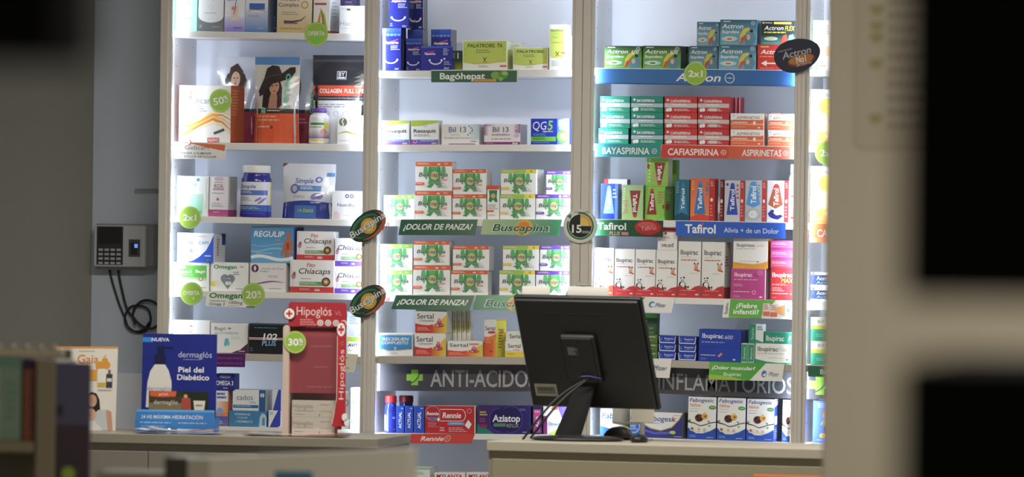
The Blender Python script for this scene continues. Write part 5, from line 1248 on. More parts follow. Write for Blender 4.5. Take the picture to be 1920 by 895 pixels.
carton('magenta painkiller carton under the yellow edged one', s, (1370, 504.5, 1435, 562), [R(0, 0, 1, 1, '#c4488c', '#b83f84', True), T('Ibupirac', .36, .19, .52, .13, '#f3e6ee', 0, .016), T('Fem', .78, .20, .24, .11, '#7a2a5c', .12, -.005), M(.08, .34, .85, .40, 1, '#e3a4c8'), M(.08, .5, .45, .6, 2, '#e3a4c8'), M(.08, .74, .6, .79, 1, '#f0cfe0'), O(.68, .77, .06, .02, '#e9b4d4', 14), E(.85, .12, .09, None, '#d060a0'), M(.08, .88, .35, .95, 2, '#dd94bf'), E(.88, .92, .05, .03, '#e9c4d8')], '#bf4488', d=.085, Yf=.016, side='#e6dfe2', rz=-3)
carton('white painkiller carton with a yellow edge on the magenta one', s, (1374, 447.5, 1440, 504.2), [T('Ibupiretas', .36, .22, .52, .11, '#5f5a58', 0, .012), T('Junior', .78, .22, .25, .09, '#e3b48a', 0, .0), M(.08, .33, .7, .38, 1, '#b9b4b0'), Q([(0, .78), (.3, .82), (.6, .84), (.85, .80), (1, .74), (1, 1), (0, 1)], '#e3a02f'), M(.2, .74, .75, .78, 1, '#c9c2b8'), E(.72, .76, .03, .02, '#6a6a6a'), M(.1, .92, .35, .96, 1, '#f0cf8a')], '#eeede9', d=.08, Yf=.02, side='#dba52c', rz=-3)
carton('deep red painkiller carton at the end of the row', s, (1444.5, 504.5, 1489, 563.3), [T('Ibupirac', .50, .19, .86, .14, W, 0, .018), T('MAX', .70, .37, .50, .14, '#e9dc3a', .2, .024), M(.06, .48, .95, .55, 2, '#e3a4a0'), M(.08, .6, .6, .74, 3, '#e9b4b0'), M(.08, .78, .8, .83, 1, '#f0cfcb'), S([(.84, .82), (.92, .78)], .04, '#e9703c'), M(.08, .90, .35, .96, 2, '#d98884')], '#bf2830', d=.07, Yf=.016)
for k, (y0, y1) in enumerate(((487.8, 504.2), (469.8, 487.4), (451.5, 469.5))):
    carton('slim pink carton on the deep red one, ' + ['lowest', 'middle', 'topmost'][k] + ' of three', s, (1444.5, y0, 1489, y1), [R(.02, .75, 1, .95, '#a83474' if k else '#b83a4a'), M(.08, .2, .9, .5, 2, '#eebbd6'), M(.1, .6, .6, .7, 1, '#d98ab8')], '#d24f9c' if k else '#c84a6a', d=.07, Yf=.018)
plate('shelf_sign', 'green and white slanted sign with a question, cut by the monitor top', 'shelf sign', [(1122, 555), (1265.5, 559), (1259, 587.3), (1116, 582)], -.003, [R(0, 0, .6, 1, '#57b03f', '#4aa63a'), Q([(.62, 0), (.46, 1), (0, 1), (0, 0)], '#4aa63a'), T('¿Dolor muscular?', .33, .30, .54, .26, W, 0, .02), E(.72, .47, .04, .20, '#4a86c4'), E(.735, .50, .028, .12, '#e9eaea'), T('Pfizer', .84, .50, .14, .26, '#5a6a9c', .15, .008)], '#e9e7df', lean=.006)


def pf(cu, cv, w): return [E(cu - w * .72, cv, w * .22, .20, '#4a86c4'), E(cu - w * .68, cv + .03, w * .13, .10, '#e9eaea'), E(cu - w * .74, cv - .06, w * .10, .08, '#5f5fb0'), T('Pfizer', cu + .02, cv, w * .86, .24, '#5a6a9c', .15, .008)]


plate('shelf_sign', 'green and white sign with a hand holding syrup cartons', 'shelf sign', [(1358, 560.8), (1489, 564.2), (1488, 599.3), (1354, 595.5)], -.003, [R(.09, 0, .55, 1, '#9cc63c', '#4fa83f'), Q([(.09, 0), (.74, 0), (.52, .96), (.09, .94)], '#5fb040'), T('¿Fiebre', .33, .33, .30, .25, W, 0, .022), T('infantil?', .33, .66, .36, .25, W, 0, .022), T('Ibupirac', .045, .5, .6, .045, '#8a7f78', 0, .01, 90), R(.56, .18, .66, .85, '#e6cfc4'), R(.57, .62, .66, .85, '#d9704a'), R(.67, .22, .77, .85, '#e6cfc4'), R(.67, .65, .77, .88, '#d9704a'), M(.57, .25, .65, .55, 3, '#a87a74'), M(.68, .28, .76, .58, 3, '#a87a74'), Q([(.72, .42), (.80, .35), (.88, .22), (.88, .85), (.80, .72), (.74, .66)], '#e2a468'), E(.925, .52, .022, .11, '#5a8fcc'), M(.95, .48, .99, .56, 1, '#9aa4c4')], '#eae9e4', lean=.006)

s = SH[(3, 5)]
YR = -.012
for k, y0 in enumerate((659.5, 643.5, 627.8)):
    nm = ('bottom', 'middle', 'top')[k]
    carton('small olive green carton beside the monitor, %s of its pile' % nm, s, (1196, y0, 1233, y0 + 15.2 + k * .2), [M(.3, .2, .95, .45, 1, '#c9d6b4'), M(.3, .6, .8, .75, 1, '#9ab07a')], '#557a34', d=.05, Yf=YR, side='#3f5c26')
carton('tall dark green carton behind the olive pile, with a paler block', s, (1202, 588, 1231, 672.5), [R(.1, .15, .35, .55, '#b9c2c0'), R(0, .0, 1, .1, '#4f9a4a'), R(0, .62, 1, .64, '#2a3a24'), M(.5, .3, .9, .6, 3, '#5f7a5a')], '#2f4f2c', d=.05, Yf=.05)
for col, (xa_, xb_, w_) in enumerate(((1235, 1267.5, 'inner'), (1272, 1305.5, 'outer'))):
    for k, y0 in enumerate((659.8, 644.7, 629.6)):
        nm = ('bottom', 'middle', 'top')[k]
        sx = 1.5 * col
        carton('small royal blue carton, %s of the %s pile' % (nm, w_), s, (xa_ + (0 if k else -1), y0 + sx, xb_, y0 + 14.7 + sx), [Q([(0, .08), (.05, .95), (.95, .95), (1, .08), (.96, .08), (.91, .82), (.09, .82), (.04, .08)], '#cfd6ea'), M(.12, .3, .2, .7, 2, '#9ab4ea'), T('Ibupirac', .60, .36, .52, .22, '#dfe6f6', 0, .01), M(.38, .6, .75, .7, 1, '#9ab0e0')], '#2545b4', d=.05, Yf=YR, side='#1a3080')
carton('large royal blue painkiller carton with white lettering', s, (1309.6, 618.5, 1389.5, 679), [T('Ibupirac', .33, .20, .50, .14, '#e9ecf6', 0, .016), T('600', .71, .23, .19, .12, '#dfe4f4', .2, -.004), M(.07, .38, .65, .45, 1, '#8aa0dc'), M(.05, .79, .44, .84, 1, '#e6cfc4'), R(.0, .55, 1, .556, '#1f3c9c'), S([(.47, .84), (.56, .74)], .07, '#d98a7a'), M(.06, .89, .25, .95, 2, '#7a90d0'), E(.85, .92, .035, .03, '#a9d0c0')], '#2443b0', d=.075, Yf=YR, side='#152a74', rz=-2)
carton('navy carton edge standing behind the large blue carton', s, (1393, 619, 1400.5, 681), [R(0, 0, .3, 1, '#5a646c')], '#1d2f6a', d=.05, Yf=.09)
GI = '#1f8f68'
carton('slim green carton on end, nearer the large blue carton', s, (1389.5, 644, 1401.3, 680), [R(.06, .05, .94, .95, '#27966e'), T('Ibupirac', .5, .5, .6, .35, '#cfe6da', 0, .0, 90)], '#d3dcd6', d=.05, Yf=YR)
carton('slim green carton on end, nearer the white carton', s, (1402.2, 644.5, 1414.5, 680.5), [R(.06, .05, .94, .95, '#27966e'), T('Ibupirac', .5, .5, .6, .35, '#cfe6da', 0, .0, 90)], '#d3dcd6', d=.05, Yf=YR)
carton('white and green relief carton at the end of the shelf', s, (1415.8, 645, 1489.5, 682.6), [T('Ibupirac', .32, .27, .52, .22, '#4f5a58', 0, .014), T('Flex', .70, .27, .22, .20, '#a9bdb4', .2, -.01), M(.06, .48, .8, .55, 1, '#b9b8b2'), M(.35, .70, .75, .75, 1, '#b4b2ab'), Q([(0, .78), (.3, .90), (.6, .95), (.85, .92), (1, .86), (1, 1), (0, 1)], '#2f9a6a'), E(.82, .78, .03, .04, '#6a726c')], '#eceae4', d=.06, Yf=YR)
carton('teal relief carton lying on the white and green one', s, (1433, 622.5, 1489.5, 644.7), [T('Ibupirac', .36, .55, .60, .42, '#e6f2ec', 0, .014), T('F', .86, .55, .13, .42, '#e6f2ec', .2, -.005), R(0, 0, 1, .08, '#4fa88c')], '#2a9478', d=.05, Yf=YR, side='#1d6a56')
carton('slim white and green carton on end atop the two slim ones', s, (1404, 608, 1432, 644.2), [R(0, 0, .46, 1, '#2a8f6a'), T('Ibupirac', .24, .5, .6, .18, '#b9dccb', 0, .0, 90), M(.55, .12, .95, .35, 2, '#5a8fb4', 2, .6), Q([(.46, .8), (1, .95), (1, 1), (.46, 1)], '#3aa07c')], '#dfe9ea', d=.04, Yf=YR)
plate('shelf_sign', 'green and white sign about sore muscles beneath the large blue carton', 'shelf sign', [(1331, 678.3), (1471.2, 683), (1466, 715.5), (1328.3, 712.3)], -.0368, [R(0, 0, .75, 1, '#5fb23f', '#46a23c'), Q([(0, .7), (.3, .8), (.5, 1), (0, 1)], '#9cc63c'), Q([(.75, 0), (1, 0), (1, 1), (.56, 1)], '#e9e7df'), T('¿Dolor muscular?', .325, .31, .58, .20, W, 0, .022), T('Ibupirac', .32, .66, .24, .20, '#dff0d4', 0, .014)] + pf(.86, .60, .16), '#4aa63a', lean=.004)
plate('shelf_sign', 'white sign end with a blue mark peeking from behind the monitor', 'shelf sign', [(1120, 669), (1259.5, 674), (1255, 709.5), (1116, 704)], -.0368, [R(0, 0, .6, 1, '#57b03f', '#4aa63a'), Q([(.62, 0), (.60, 0), (.45, 1), (.62, 1)], '#e9e7df'), T('¿Dolor?', .25, .4, .3, .25, W, 0, .02)] + pf(.84, .48, .22), '#e9e7df', lean=.004)

s = SH[(3, 6)]


def fabk(cut=False):
    return [T('Fabogesic', .48, .085, .86, .085, '#3a5a9c', .2, .014), T('Niños', .25, .20, .38, .075, '#d9643c', .2, .006), M(.06, .28, .42, .30, 1, '#a9c08a'), M(.06, .34, .38, .36, 1, '#a4a2a0'), E(.86, .25, .13, .045, '#4f9a4c'), M(.79, .24, .95, .27, 1, '#cfe6c4'),
            Q([(0, .60), (0, .54), (.05, .58), (.14, .60), (.26, .62), (.44, .675), (.62, .645), (.80, .60), (1, .575), (1, .595), (.80, .62), (.62, .665), (.44, .695), (.26, .64), (.10, .62)], '#4a4038'), Q([(.68, .55), (.78, .57), (.76, .62)], '#6aa04a'), Q([(.72, .67), (.82, .66), (.78, .71)], '#6aa04a'), Q([(.03, .53), (.12, .55), (.06, .60)], '#6aa04a'),
            E(.40, .50, .15, .09, '#6a3a30'), E(.34, .47, .05, .035, '#33241f'), E(.45, .52, .045, .03, '#33241f'), E(.37, .55, .035, .025, '#33241f'), E(.59, .46, .11, .07, '#e3a84a'), E(.60, .40, .05, .03, '#e9bf5a'), E(.61, .46, .025, .02, '#4a3324'), E(.66, .44, .04, .02, '#d98a4a'),
            Q([(0, .72), (.12, .78), (.3, .86), (.55, .86), (.8, .80), (1, .72), (1, 1), (0, 1)], '#2a52b4'), E(.16, .755, .085, None, '#e9e2da'), E(.16, .755, .05, None, '#a86a4a'), E(.38, .765, .085, None, '#ece6dc'), E(.40, .765, .03, .03, '#d9a04a'), E(.60, .775, .085, None, '#ece6dc'), E(.60, .775, .04, .03, '#b4b4bc'), M(.08, .90, .4, .96, 2, '#8aa6e0'), T('savant', .80, .945, .24, .028, '#dfe6f6', 0, .006)]


for k, (px_, nm) in enumerate((((1289.5, 744, 1343, 826), 'beside the swoosh carton'), ((1344.5, 745.5, 1398, 827), 'middle of the full three'), ((1399.5, 748, 1452, 828.5), 'last of the full three'))):
    carton('white and blue syrup carton with a ladybird, ' + nm, s, px_, fabk(), '#f0f0ec', d=.06, Yf=.02, side='#2f52ac', rz=-3 if k == 2 else 0, sart=[Q([(0, 0), (1, 0), (1, .12), (0, .2)], '#e6e6e6'), R(.1, .4, .7, .6, '#dfe4ee'), M(.1, .7, .9, .95, 5, '#9ab0e0')] if k == 2 else ())
carton('white and blue syrup carton with a ladybird, mostly hidden by the post', s, (1466.5, 750, 1494, 830), fabk(), '#eeeeea', d=.06, Yf=.035)
carton('slim white and yellow carton against the post', s, (1481.5, 770, 1489, 830), [R(0, .75, 1, 1, '#e8bc2a')], '#f2efe0', d=.03, Yf=.005)


def fabo(c='#2a62c0', pill=True, w=.9, u=.5): return [T('Fabogesic', u, .25, w, .20, '#3f5f9c', .2, .014), T('ic', u + w * .43, .25, w * .13, .20, '#d9704a', .2, .014), M(.06, .42, .45, .47, 1, '#9aa2b4')]


carton('white and blue tablet carton with a round blue mark behind the monitor', s, (1125, 767.5, 1201, 822.5), fabo(w=.86, u=.46) + [Q([(0, .62), (.3, .74), (.55, .72), (.8, .62), (1, .45), (1, 1), (0, 1)], '#2f6ac4'), E(.84, .62, .15, None, '#2f6ac4'), O(.84, .62, .15, .015, '#e9eef6', 18), M(.74, .5, .94, .75, 4, '#c9d9f0'), E(.62, .66, .08, .07, '#cfe03a'), M(.5, .85, .7, .9, 1, '#bcd0ee')], '#f1f2f4', d=.06, Yf=.02, side='#c9d0dc')
carton('white and indigo tablet carton with a golden swoosh', s, (1204.5, 773.5, 1281, 824), fabo(w=.76, u=.46) + [Q([(0, .5), (.2, .66), (.45, .74), (.72, .60), (.90, .30), (1, .0), (1, 1), (0, 1)], '#3a3f8c'), S([(0, .48), (.2, .64), (.45, .72), (.72, .58), (.90, .28), (.99, .02)], .04, '#b5a03c'), S([(0, .70), (.3, .82), (.6, .80), (.75, .76)], .09, '#5f6ac4'), E(.75, .77, .075, .07, '#c9d63a'), M(.75, .1, .95, .14, 1, '#e0a08a'), T('savant', .88, .92, .18, .05, '#dfe2f2', 0, .01)], '#efefee', d=.065, Yf=.02, side='#8a8274', rz=-3)

# ================================================================== bay four, the sliver before the column
s = SH[(4, 1)]
carton('pale carton with a green spine on the top shelf beside the column', s, (1523.5, 38, 1562, 130.5), [R(0, 0, .26, 1, '#57b04a'), T('LAXANTE', .13, .45, .6, .16, W, 0, .02, 90), E(.13, .06, .08, None, W), M(.45, .1, .9, .3, 4, '#a9a49c'), E(.75, .62, .2, .10, '#efb48a'), M(.3, .9, .7, .95, 1, '#d96a3c')], '#efe6da', d=.07)
s = SH[(4, 2)]


def bis(): return [R(.25, 0, 1, 1, '#f3ead0', '#f0c23a'), R(0, .75, 1, 1, '#f0c040', '#e88a3c', True), R(0, 0, 1, .18, '#f3f1e8'), T('Bisolvon', .52, .10, .86, .07, '#7a86a0', 0, .008), M(.1, .2, .6, .3, 2, '#cfc8a8'), E(.60, .30, .34, .14, '#f0cf3a'), M(.2, .33, .85, .36, 1, '#d9a83a'), E(.72, .58, .15, .07, '#f3e6d0'), E(.72, .58, .08, .04, '#d9603c'), E(.70, .83, .14, .065, '#f3e6d8'), E(.70, .81, .05, .025, '#d9703c'), Q([(.60, .88), (.80, .88), (.75, .84), (.65, .84)], '#d9703c'), M(.05, .92, .5, .96, 1, '#f6d6b0')]


carton('white and yellow syrup carton, higher one by the column', s, (1519.5, 168, 1572, 272.8), bis(), '#f4eed6', d=.07)
offer('lime round tag half cut off by the pale column', (1550, 287), 22, -.002, [T('2x1', .52, .5, .62, .27, W, 0, .03)])
s = SH[(4, 3)]
carton('white and yellow syrup carton, lower one by the column', s, (1519, 312, 1571, 417.8), bis(), '#f4eed6', d=.07)
plate('shelf_sign', 'orange shelf sign with white capitals beside the column', 'shelf sign', [(1518, 419), (1600, 420.5), (1600, 456), (1518, 455)], -.0024, [R(0, .0, 1, .7, '#e58a44', '#e86f38', True), R(0, .72, 1, 1, '#e88850'), T('CALMANTE', .62, .5, 1.1 - .2, .38, W, 0, .022)], '#e2743a')
s = SH[(4, 4)]


def ace(): return [R(0, .18, 1, .82, '#22305c'), T('Acemuk', .50, .38, .60, .26, '#dfe6f2', 0, .02), T('Acetil', .45, .66, .5, .17, '#6aa6e0', 0, .01), R(0, .82, 1, 1, '#dfe6f2'), M(.05, .0, .12, 1, 1, '#2f3fc0')]


carton('white and navy carton, lower of the pair by the column', s, (1520, 540, 1575, 565.3), ace(), '#e9edf6', d=.06)
carton('white and navy carton, upper of the pair by the column', s, (1520, 511, 1575, 539.6), ace(), '#e9edf6', d=.06)
s = SH[(4, 5)]


def bat(g): return [R(0, 0, 1, .6, '#f0f0e4') if not g else R(0, 0, 1, 1, '#3aa884', '#2f9474', True), R(0, .7, 1, 1, '#e0d83a') if not g else E(.85, .6, .16, .3, '#c9b43a'), T('BATAS', .55, .34, .6, .26, '#8a9a80', .12, .0) if not g else M(.2, .4, .6, .7, 2, '#7fd0b4')]


for k, (y0, y1, g) in enumerate(((663, 685, 1), (640.5, 662.6, 0), (618, 640.1, 1), (596, 617.6, 0))):
    carton(('teal' if g else 'white and yellow') + ' slim carton, ' + ['lowest', 'second lowest', 'third', 'topmost'][k] + ' of the pile by the column', s, (1520, y0, 1572, y1), bat(g), '#2f9c7c' if g else '#eef0e2', d=.06, Yf=-.01)
plate('shelf_sign', 'dark green shelf sign with two white capitals beside the column', 'shelf sign', [(1515, 686.5), (1600, 689), (1600, 709), (1515, 706.5)], -.0365, [R(0, 0, 1, 1, '#2f6f55', '#2a6650'), T('BAYASPIRINA', .72, .5, 1.0 - .1, .45, '#dfe9dc', 0, .018)], '#2c6a52')
s = SH[(4, 6)]
carton('blue drops carton with a cartoon child beside the column', s, (1524, 752, 1566, 831), [R(0, 0, 1, 1, '#5a82e0', '#3f62cc', True), M(.2, .06, .9, .18, 3, '#b9cdf4'), E(.62, .34, .20, .085, '#e9c49c'), Q([(.42, .34), (.44, .24), (.62, .20), (.82, .25), (.83, .33), (.62, .27)], '#e08a3c'), E(.55, .35, .025, .012, '#3a3030'), E(.69, .35, .025, .012, '#3a3030'), Q([(.48, .45), (.76, .45), (.80, .60), (.46, .60)], '#9cc63c'), S([(.48, .48), (.36, .57)], .03, '#e9c49c'), S([(.77, .48), (.88, .56)], .03, '#e9c49c'), S([(.54, .60), (.54, .72)], .04, '#2f3550'), S([(.70, .60), (.70, .72)], .04, '#2f3550'), E(.46, .83, .14, .06, '#e9c93a'), E(.46, .83, .07, .03, '#e98a3c'), M(.2, .92, .6, .96, 1, '#b9cdf4')], '#4a70d6', d=.05, Yf=.02)

# ================================================================== on and around the counters
def on_counter(px, py, Y, z): p = P(px, py, Y); p.z = z + .0004; return p


# ---- monitor, seen from behind
YM = -1.46
SM = (P(1001, 700, YM) - P(1000, 700, YM)).length
base = P(1082, 820, YM)
mon = empty('computer_monitor', (base.x, YM, ZR + .0004))
PSI, TAU = math.radians(-16.5), math.radians(-22)
pw = 231 * SM / math.cos(PSI - TH) ; ph = 205 * SM / math.cos(TAU)
ctr = P(1099, 662, YM) - mon.location
# back face frame: columns width, outward (towards the viewer), height
ax = Vector((math.cos(PSI), math.sin(PSI), 0))
nz_ = Vector((math.sin(PSI), -math.cos(PSI), 0))
az = Vector((0, 0, 1)) * math.cos(TAU) + Vector((-math.sin(PSI), math.cos(PSI), 0)) * math.sin(TAU) * 1.0
ay = az.cross(ax)        # into the scene
MM = Matrix(((ax.x, ay.x, az.x, ctr.x), (ax.y, ay.y, az.y, ctr.y), (ax.z, ay.z, az.z, ctr.z), (0, 0, 0, 1)))
BK = '#1a1a1b'


def mpart(mb, name, mat=PLASTIC, label=None):
    o = mb.build(name, mat, mon, label)
    o.matrix_basis = MM
    return o


hw_, hh_ = pw / 2, ph / 2
m = MB().box(-hw_, hw_, .0, .016, -hh_, hh_, BK, .003)
m.box(-hw_ + .006, hw_ - .006, -.012, .0005, -hh_ + .006, hh_ - .006, BK, .010)
for k in range(9):
    m.box(-.10 + .022 * k, -.086 + .022 * k, -.0126, -.0118, hh_ - .05, hh_ - .047, '#0e0e0f', .0002)
mo = mpart(m, 'casing')
mpart(MB().box(-hw_ + .012, hw_ - .012, .0162, .0172, -hh_ + .014, hh_ - .012, '#0b0c10', .0003), 'screen', GLOSS)
mc = mpart(MB().box(-.062, .048, -.030, -.0122, -.085, .065, '#161617', .006).box(-.055, .041, -.034, -.0295, -.078, .058, '#19191a', .004), 'mount_cover')
fm = Frame(.2, .2, lambda u, v, o: ((u - .5) * .2, -.0345 - o, (.5 - v) * .2))
mpart(MB().art(fm, [R(.30, .34, .48, .48, '#3c3c3b'), M(.31, .35, .47, .47, 5, '#8c8c88')] + [E(.5, .26, .012, None, '#070707') for a_ in (0,)]), 'rating_label', CARD, 'small grey rating label')
rl = next(o for o in mon.children if o.name.startswith('rating_label'))
rl.parent = mc
rl.matrix_basis = Matrix()
fm2 = Frame(pw, ph, lambda u, v, o: ((u - .5) * pw, -.0123 - o, (.5 - v) * ph))
mpart(MB().art(fm2, [R(.06, .775, .235, .885, '#9c988a'), R(.075, .80, .22, .865, '#6f6c66'), M(.08, .81, .215, .86, 1, '#4f4d4a')]), 'barcode_sticker', CARD, 'white barcode sticker')
mpart(MB().art(fm2, [O(.40, .175, .03, .010, '#29292a', 20), T('LG', .475, .175, .06, .05, '#29292a', 0, .01)]), 'emblem', PLASTIC)
q0 = MM @ Vector((0, -.02, -.075))
foot = Vector((-.018, .01, 0.0))
nk = MB()
w_ = .030
for (a_, b_) in ((q0, foot + Vector((-.012, -.012, .012))),):
    d_ = (b_ - a_)
    sd = ax * w_
    th_ = ay * .016
    pts = [a_ - sd, a_ + sd, b_ + sd * 1.35, b_ - sd * 1.35]
    nk.slab([pts[0], pts[3], pts[2], pts[1]], th_, BK)
nk.build('neck', PLASTIC, mon)
bs = MB()
bs.lathe([(.10, 0), (.118, .003), (.118, .006), (.10, .011), (.05, .015), (.03, .016)], BK, n=40)
bs.v = [(v[0] * 1.15, v[1] * .72, v[2]) for v in bs.v]
bs.build('base', PLASTIC, mon)
cbl = MB()
p0 = MM @ Vector((.02, -.036, -.062))
for k, (e0, c_) in enumerate((((-.135, -.11), '#0d0d0e'), ((-.115, -.10), '#101012'))):
    end = Vector((e0[0], e0[1], .004 + .004 * k))
    pts = []
    for i in range(15):
        t = i / 14
        q_ = p0.lerp(end, t)
        q_ += Vector((-.012 * math.sin(math.pi * t), -.03 * math.sin(math.pi * t), .022 * math.sin(math.pi * t) * (1 - t) - .012 * k * math.sin(math.pi * t)))
        pts.append(q_)
    MB().tube(pts, .0033, c_).build('cable', PLASTIC, mon)
MB().tube([p0 + Vector((-.035 + .014 * i, -.004 + .0, .004 * math.sin(i * .8))) for i in range(6)], .0030, '#161c60').build('video_plug', PLASTIC, mon, 'blue video plug')
tag(mon, 'black computer monitor seen from behind on the service counter', 'monitor')
# receipt strips stuck to the monitor's top edge and hanging below its front corner
for lab, u0, u1, rise in (('white paper note curling over the monitor top, narrower one', -.46, -.24, .020), ('white paper note curling over the monitor top, wider one', -.10, .22, .022)):
    pts = []
    for k in range(9):
        t = k / 8
        pts.append(MM @ Vector((0, .0185 + .004 * t + .012 * t * t, hh_ - .03 + (.03 + rise) * t - .004 * t * t)) + mon.location)
    m = MB()
    vs, fs = [], []
    n_ = Vector((0, .0004, .0003))
    for p in pts:
        vs += [p + ax * (u0 * pw) + Vector((0, 0, .004 * math.sin(3 * u0))), p + ax * (u1 * pw), p + ax * (u1 * pw) + n_, p + ax * (u0 * pw) + n_]
    for k in range(8):
        a_ = 4 * k
        fs += [(a_, a_ + 1, a_ + 5, a_ + 4), (a_ + 2, a_ + 3, a_ + 7, a_ + 6), (a_ + 1, a_ + 2, a_ + 6, a_ + 5), (a_ + 3, a_, a_ + 4, a_ + 7)]
    fs += [(3, 2, 1, 0), (32, 33, 34, 35)]
    m.add(vs, fs, '#d9d6cc')
    o = m.build('paper_note', CARD)
    tag(o, lab, 'note')
z_ = ZR + .0004
# a curved hand scanner and papers behind the monitor foot
sc = empty('barcode_scanner', (P(1158, 818, -1.34).x, -1.325, z_))
m = MB()
rows_ = []
for i in range(9):
    a_ = math.pi * i / 8
    rows_.append((-.040 * math.cos(a_), .004 + .034 * math.sin(a_)))
vs, fs = [], []
for yy in (-.035, -.028, .028, .035):
    k_ = .86 if abs(yy) > .03 else 1
    vs += [(x * k_, yy, .0 + z * k_) for x, z in rows_]
for j in range(3):
    for i in range(8):
        a_ = j * 9 + i
        fs.append((a_, a_ + 1, a_ + 10, a_ + 9))
    fs.append((j * 9 + 8, j * 9, j * 9 + 9, j * 9 + 17))
fs += [tuple(range(8, -1, -1)), tuple(range(27, 36))]
m.add(vs, fs, '#222224', True)
m.build('scanner_head', PLASTIC, sc)
MB().box(-.036, .040, -.0362, -.0352, .006, .012, '#6a3a38', .0002).build('scan_window', GLOSS, sc)
MB().box(-.05, .040, -.03, .03, 0, .0037, '#141415', .0015).build('scanner_foot', PLASTIC, sc)
tag(sc, 'black domed barcode scanner at the foot of the monitor', 'scanner')
ms = empty('computer_mouse', (P(1196, 822, -1.52).x, -1.50, z_))
m = MB().lathe([(.026, 0), (.030, .004), (.029, .012), (.022, .019), (.010, .0225), (.002, .023)], '#19191b', n=24)
m.v = [(v[0] * .82, v[1] * 1.35, v[2]) for v in m.v]
m.build('mouse_shell', PLASTIC, ms)
MB().lathe([(.003, .0215), (.004, .0235), (.003, .0252)], '#3a3a3c', n=12, cy=-.016).build('scroll_wheel', PLASTIC, ms)
tag(ms, 'small black mouse beside the monitor foot', 'mouse')
pp = empty('paper_stand', (P(1205, 800, -1.33).x, -1.335, z_))
m = MB().box(-.034, .034, -.003, .003, .050, .098, '#d9d2bf', .001)
m.build('paper_sheet', CARD, pp)
m = MB()
n_ = 8
vs, fs = [], []
for i in range(n_ + 1):
    t = i / n_
    y = .010 + .012 * math.sin(math.pi * t)
    for z in (.046, .100):
        vs += [(-.090 + .052 * t, y, z - .012 * t), (-.090 + .052 * t, y + .0006, z - .012 * t)]
for i in range(n_):
    a_ = 4 * i
    fs += [(a_, a_ + 4, a_ + 6, a_ + 2), (a_ + 1, a_ + 3, a_ + 7, a_ + 5), (a_ + 2, a_ + 6, a_ + 7, a_ + 3), (a_, a_ + 1, a_ + 5, a_ + 4)]
fs += [(0, 2, 3, 1), (4 * n_, 4 * n_ + 1, 4 * n_ + 3, 4 * n_ + 2)]
m.add(vs, fs, '#c9c7c0')
m.build('curled_sheet', CARD, pp)
MB().box(-.006, .006, -.004, .004, .004, .052, '#a9a59a', .001).box(-.012, .03, -.012, .012, 0, .0045, '#a9a59a', .001).box(-.088, -.002, -.001, .0098, .046, .050, '#a9a59a', .001).build('stand', PLASTIC, pp)
tag(pp, 'cream paper card on a stand under the monitor corner', 'paper stand')
pb = plate('plastic_sleeve', 'clear plastic sleeve lying on the counter by the mouse', 'plastic sleeve', [(1205, 812), (1246, 814), (1246, 818), (1205, 818)], -1.45, [], '#e6e6e2', mat=CLEAR)
bpy.data.objects.remove(pb)

# ---- cardboard display with blue print, on the left counter
YD1 = -1.44


def standee(name, label, cat, quad, Y, art, c, th=.003, mat=None):
    o = plate(name, None, None, quad, Y, art, c, th=th, mat=mat)
    return o


f0 = P(328, 806, YD1 - .02)
dm = empty('counter_display', (f0.x, YD1, ZL + .0004))


def adopt(o, root):
    o.parent = root
    o.matrix_basis = Matrix.Translation(o.location - root.location)
    return o


NV = '#1d2a86'
bd = plate('back_card', None, None, [(268, 625.5), (407, 627.5), (404, 806), (264, 803)], YD1, [
    R(.0, .04, .14, .09, '#2f86d8'), T('NUEVA', .24, .062, .24, .036, '#dfe6f6', 0, .022),
    T('dermaglós', .71, .215, .45, .062, '#c9d0ee', 0, -.006), M(.55, .265, .8, .28, 1, '#8a96cf'), T('Piel del', .66, .375, .34, .056, '#e9ecf8', 0, .018), T('Diabético', .69, .455, .43, .056, '#e9ecf8', 0, .018),
    # pump bottle picture
    R(.20, .13, .30, .23, '#191f4a'), S([(.24, .155), (.32, .145), (.42, .150)], .016, '#191f4a'), R(.165, .22, .315, .325, '#191f4a'), Q([(.17, .325), (.31, .325), (.36, .39), (.40, .50), (.41, .78), (.06, .78), (.075, .52), (.11, .40)], '#dcdad2'), T('dermaglós', .24, .578, .33, .045, '#5a6a9c', 0, -.006),
    R(.10, .605, .90, .835, '#4a4030'), R(.10, .605, .90, .66, '#2f3a24'), R(.10, .73, .58, .835, '#8a7a58'), R(.58, .61, .90, .80, '#26301f'), Q([(.11, .61), (.47, .605), (.46, .66), (.28, .67), (.12, .66)], '#e2622f'), T('pist', .30, .635, .12, .03, '#f3d0b4', 0, .01), T('dermaglós', .33, .72, .32, .045, '#e9e2cf', 0, -.004),
    Q([(.54, .68), (.60, .66), (.66, .68), (.67, .80), (.54, .80)], '#b9503f'), E(.595, .655, .025, .02, '#d9b07a'), Q([(.70, .70), (.86, .70), (.84, .84), (.72, .84)], '#e6e0d0'), R(.72, .80, .84, .84, '#d9a86a'), M(.73, .74, .83, .78, 1, '#9a8a70')], NV, th=.003)
adopt(bd, dm)
tr = plate('front_tray', None, None, [(255.5, 768), (402, 770), (403, 806.5), (252.5, 803)], YD1 - .055, [R(0, 0, 1, .12, '#5aa6e6'), T('24 HS MÁXIMA HIDRATACIÓN', .46, .38, .78, .19, '#dfeaf6', 0, .008), M(.06, .66, .48, .76, 1, '#a9cbee'), M(.54, .66, .92, .76, 1, '#a9cbee'), M(.08, .86, .4, .93, 1, '#a9cbee')], '#2f80cc', th=.002)
adopt(tr, dm)
fx = Vector((P(255.5, 803, YD1 - .055).x, YD1 - .052, 0)); bxx = P(402, 803, YD1 - .055).x
m = MB()
m.box(fx.x - dm.location.x, bxx - dm.location.x, -.0525, -.0005, .0, .002, '#2f80cc', .0004)
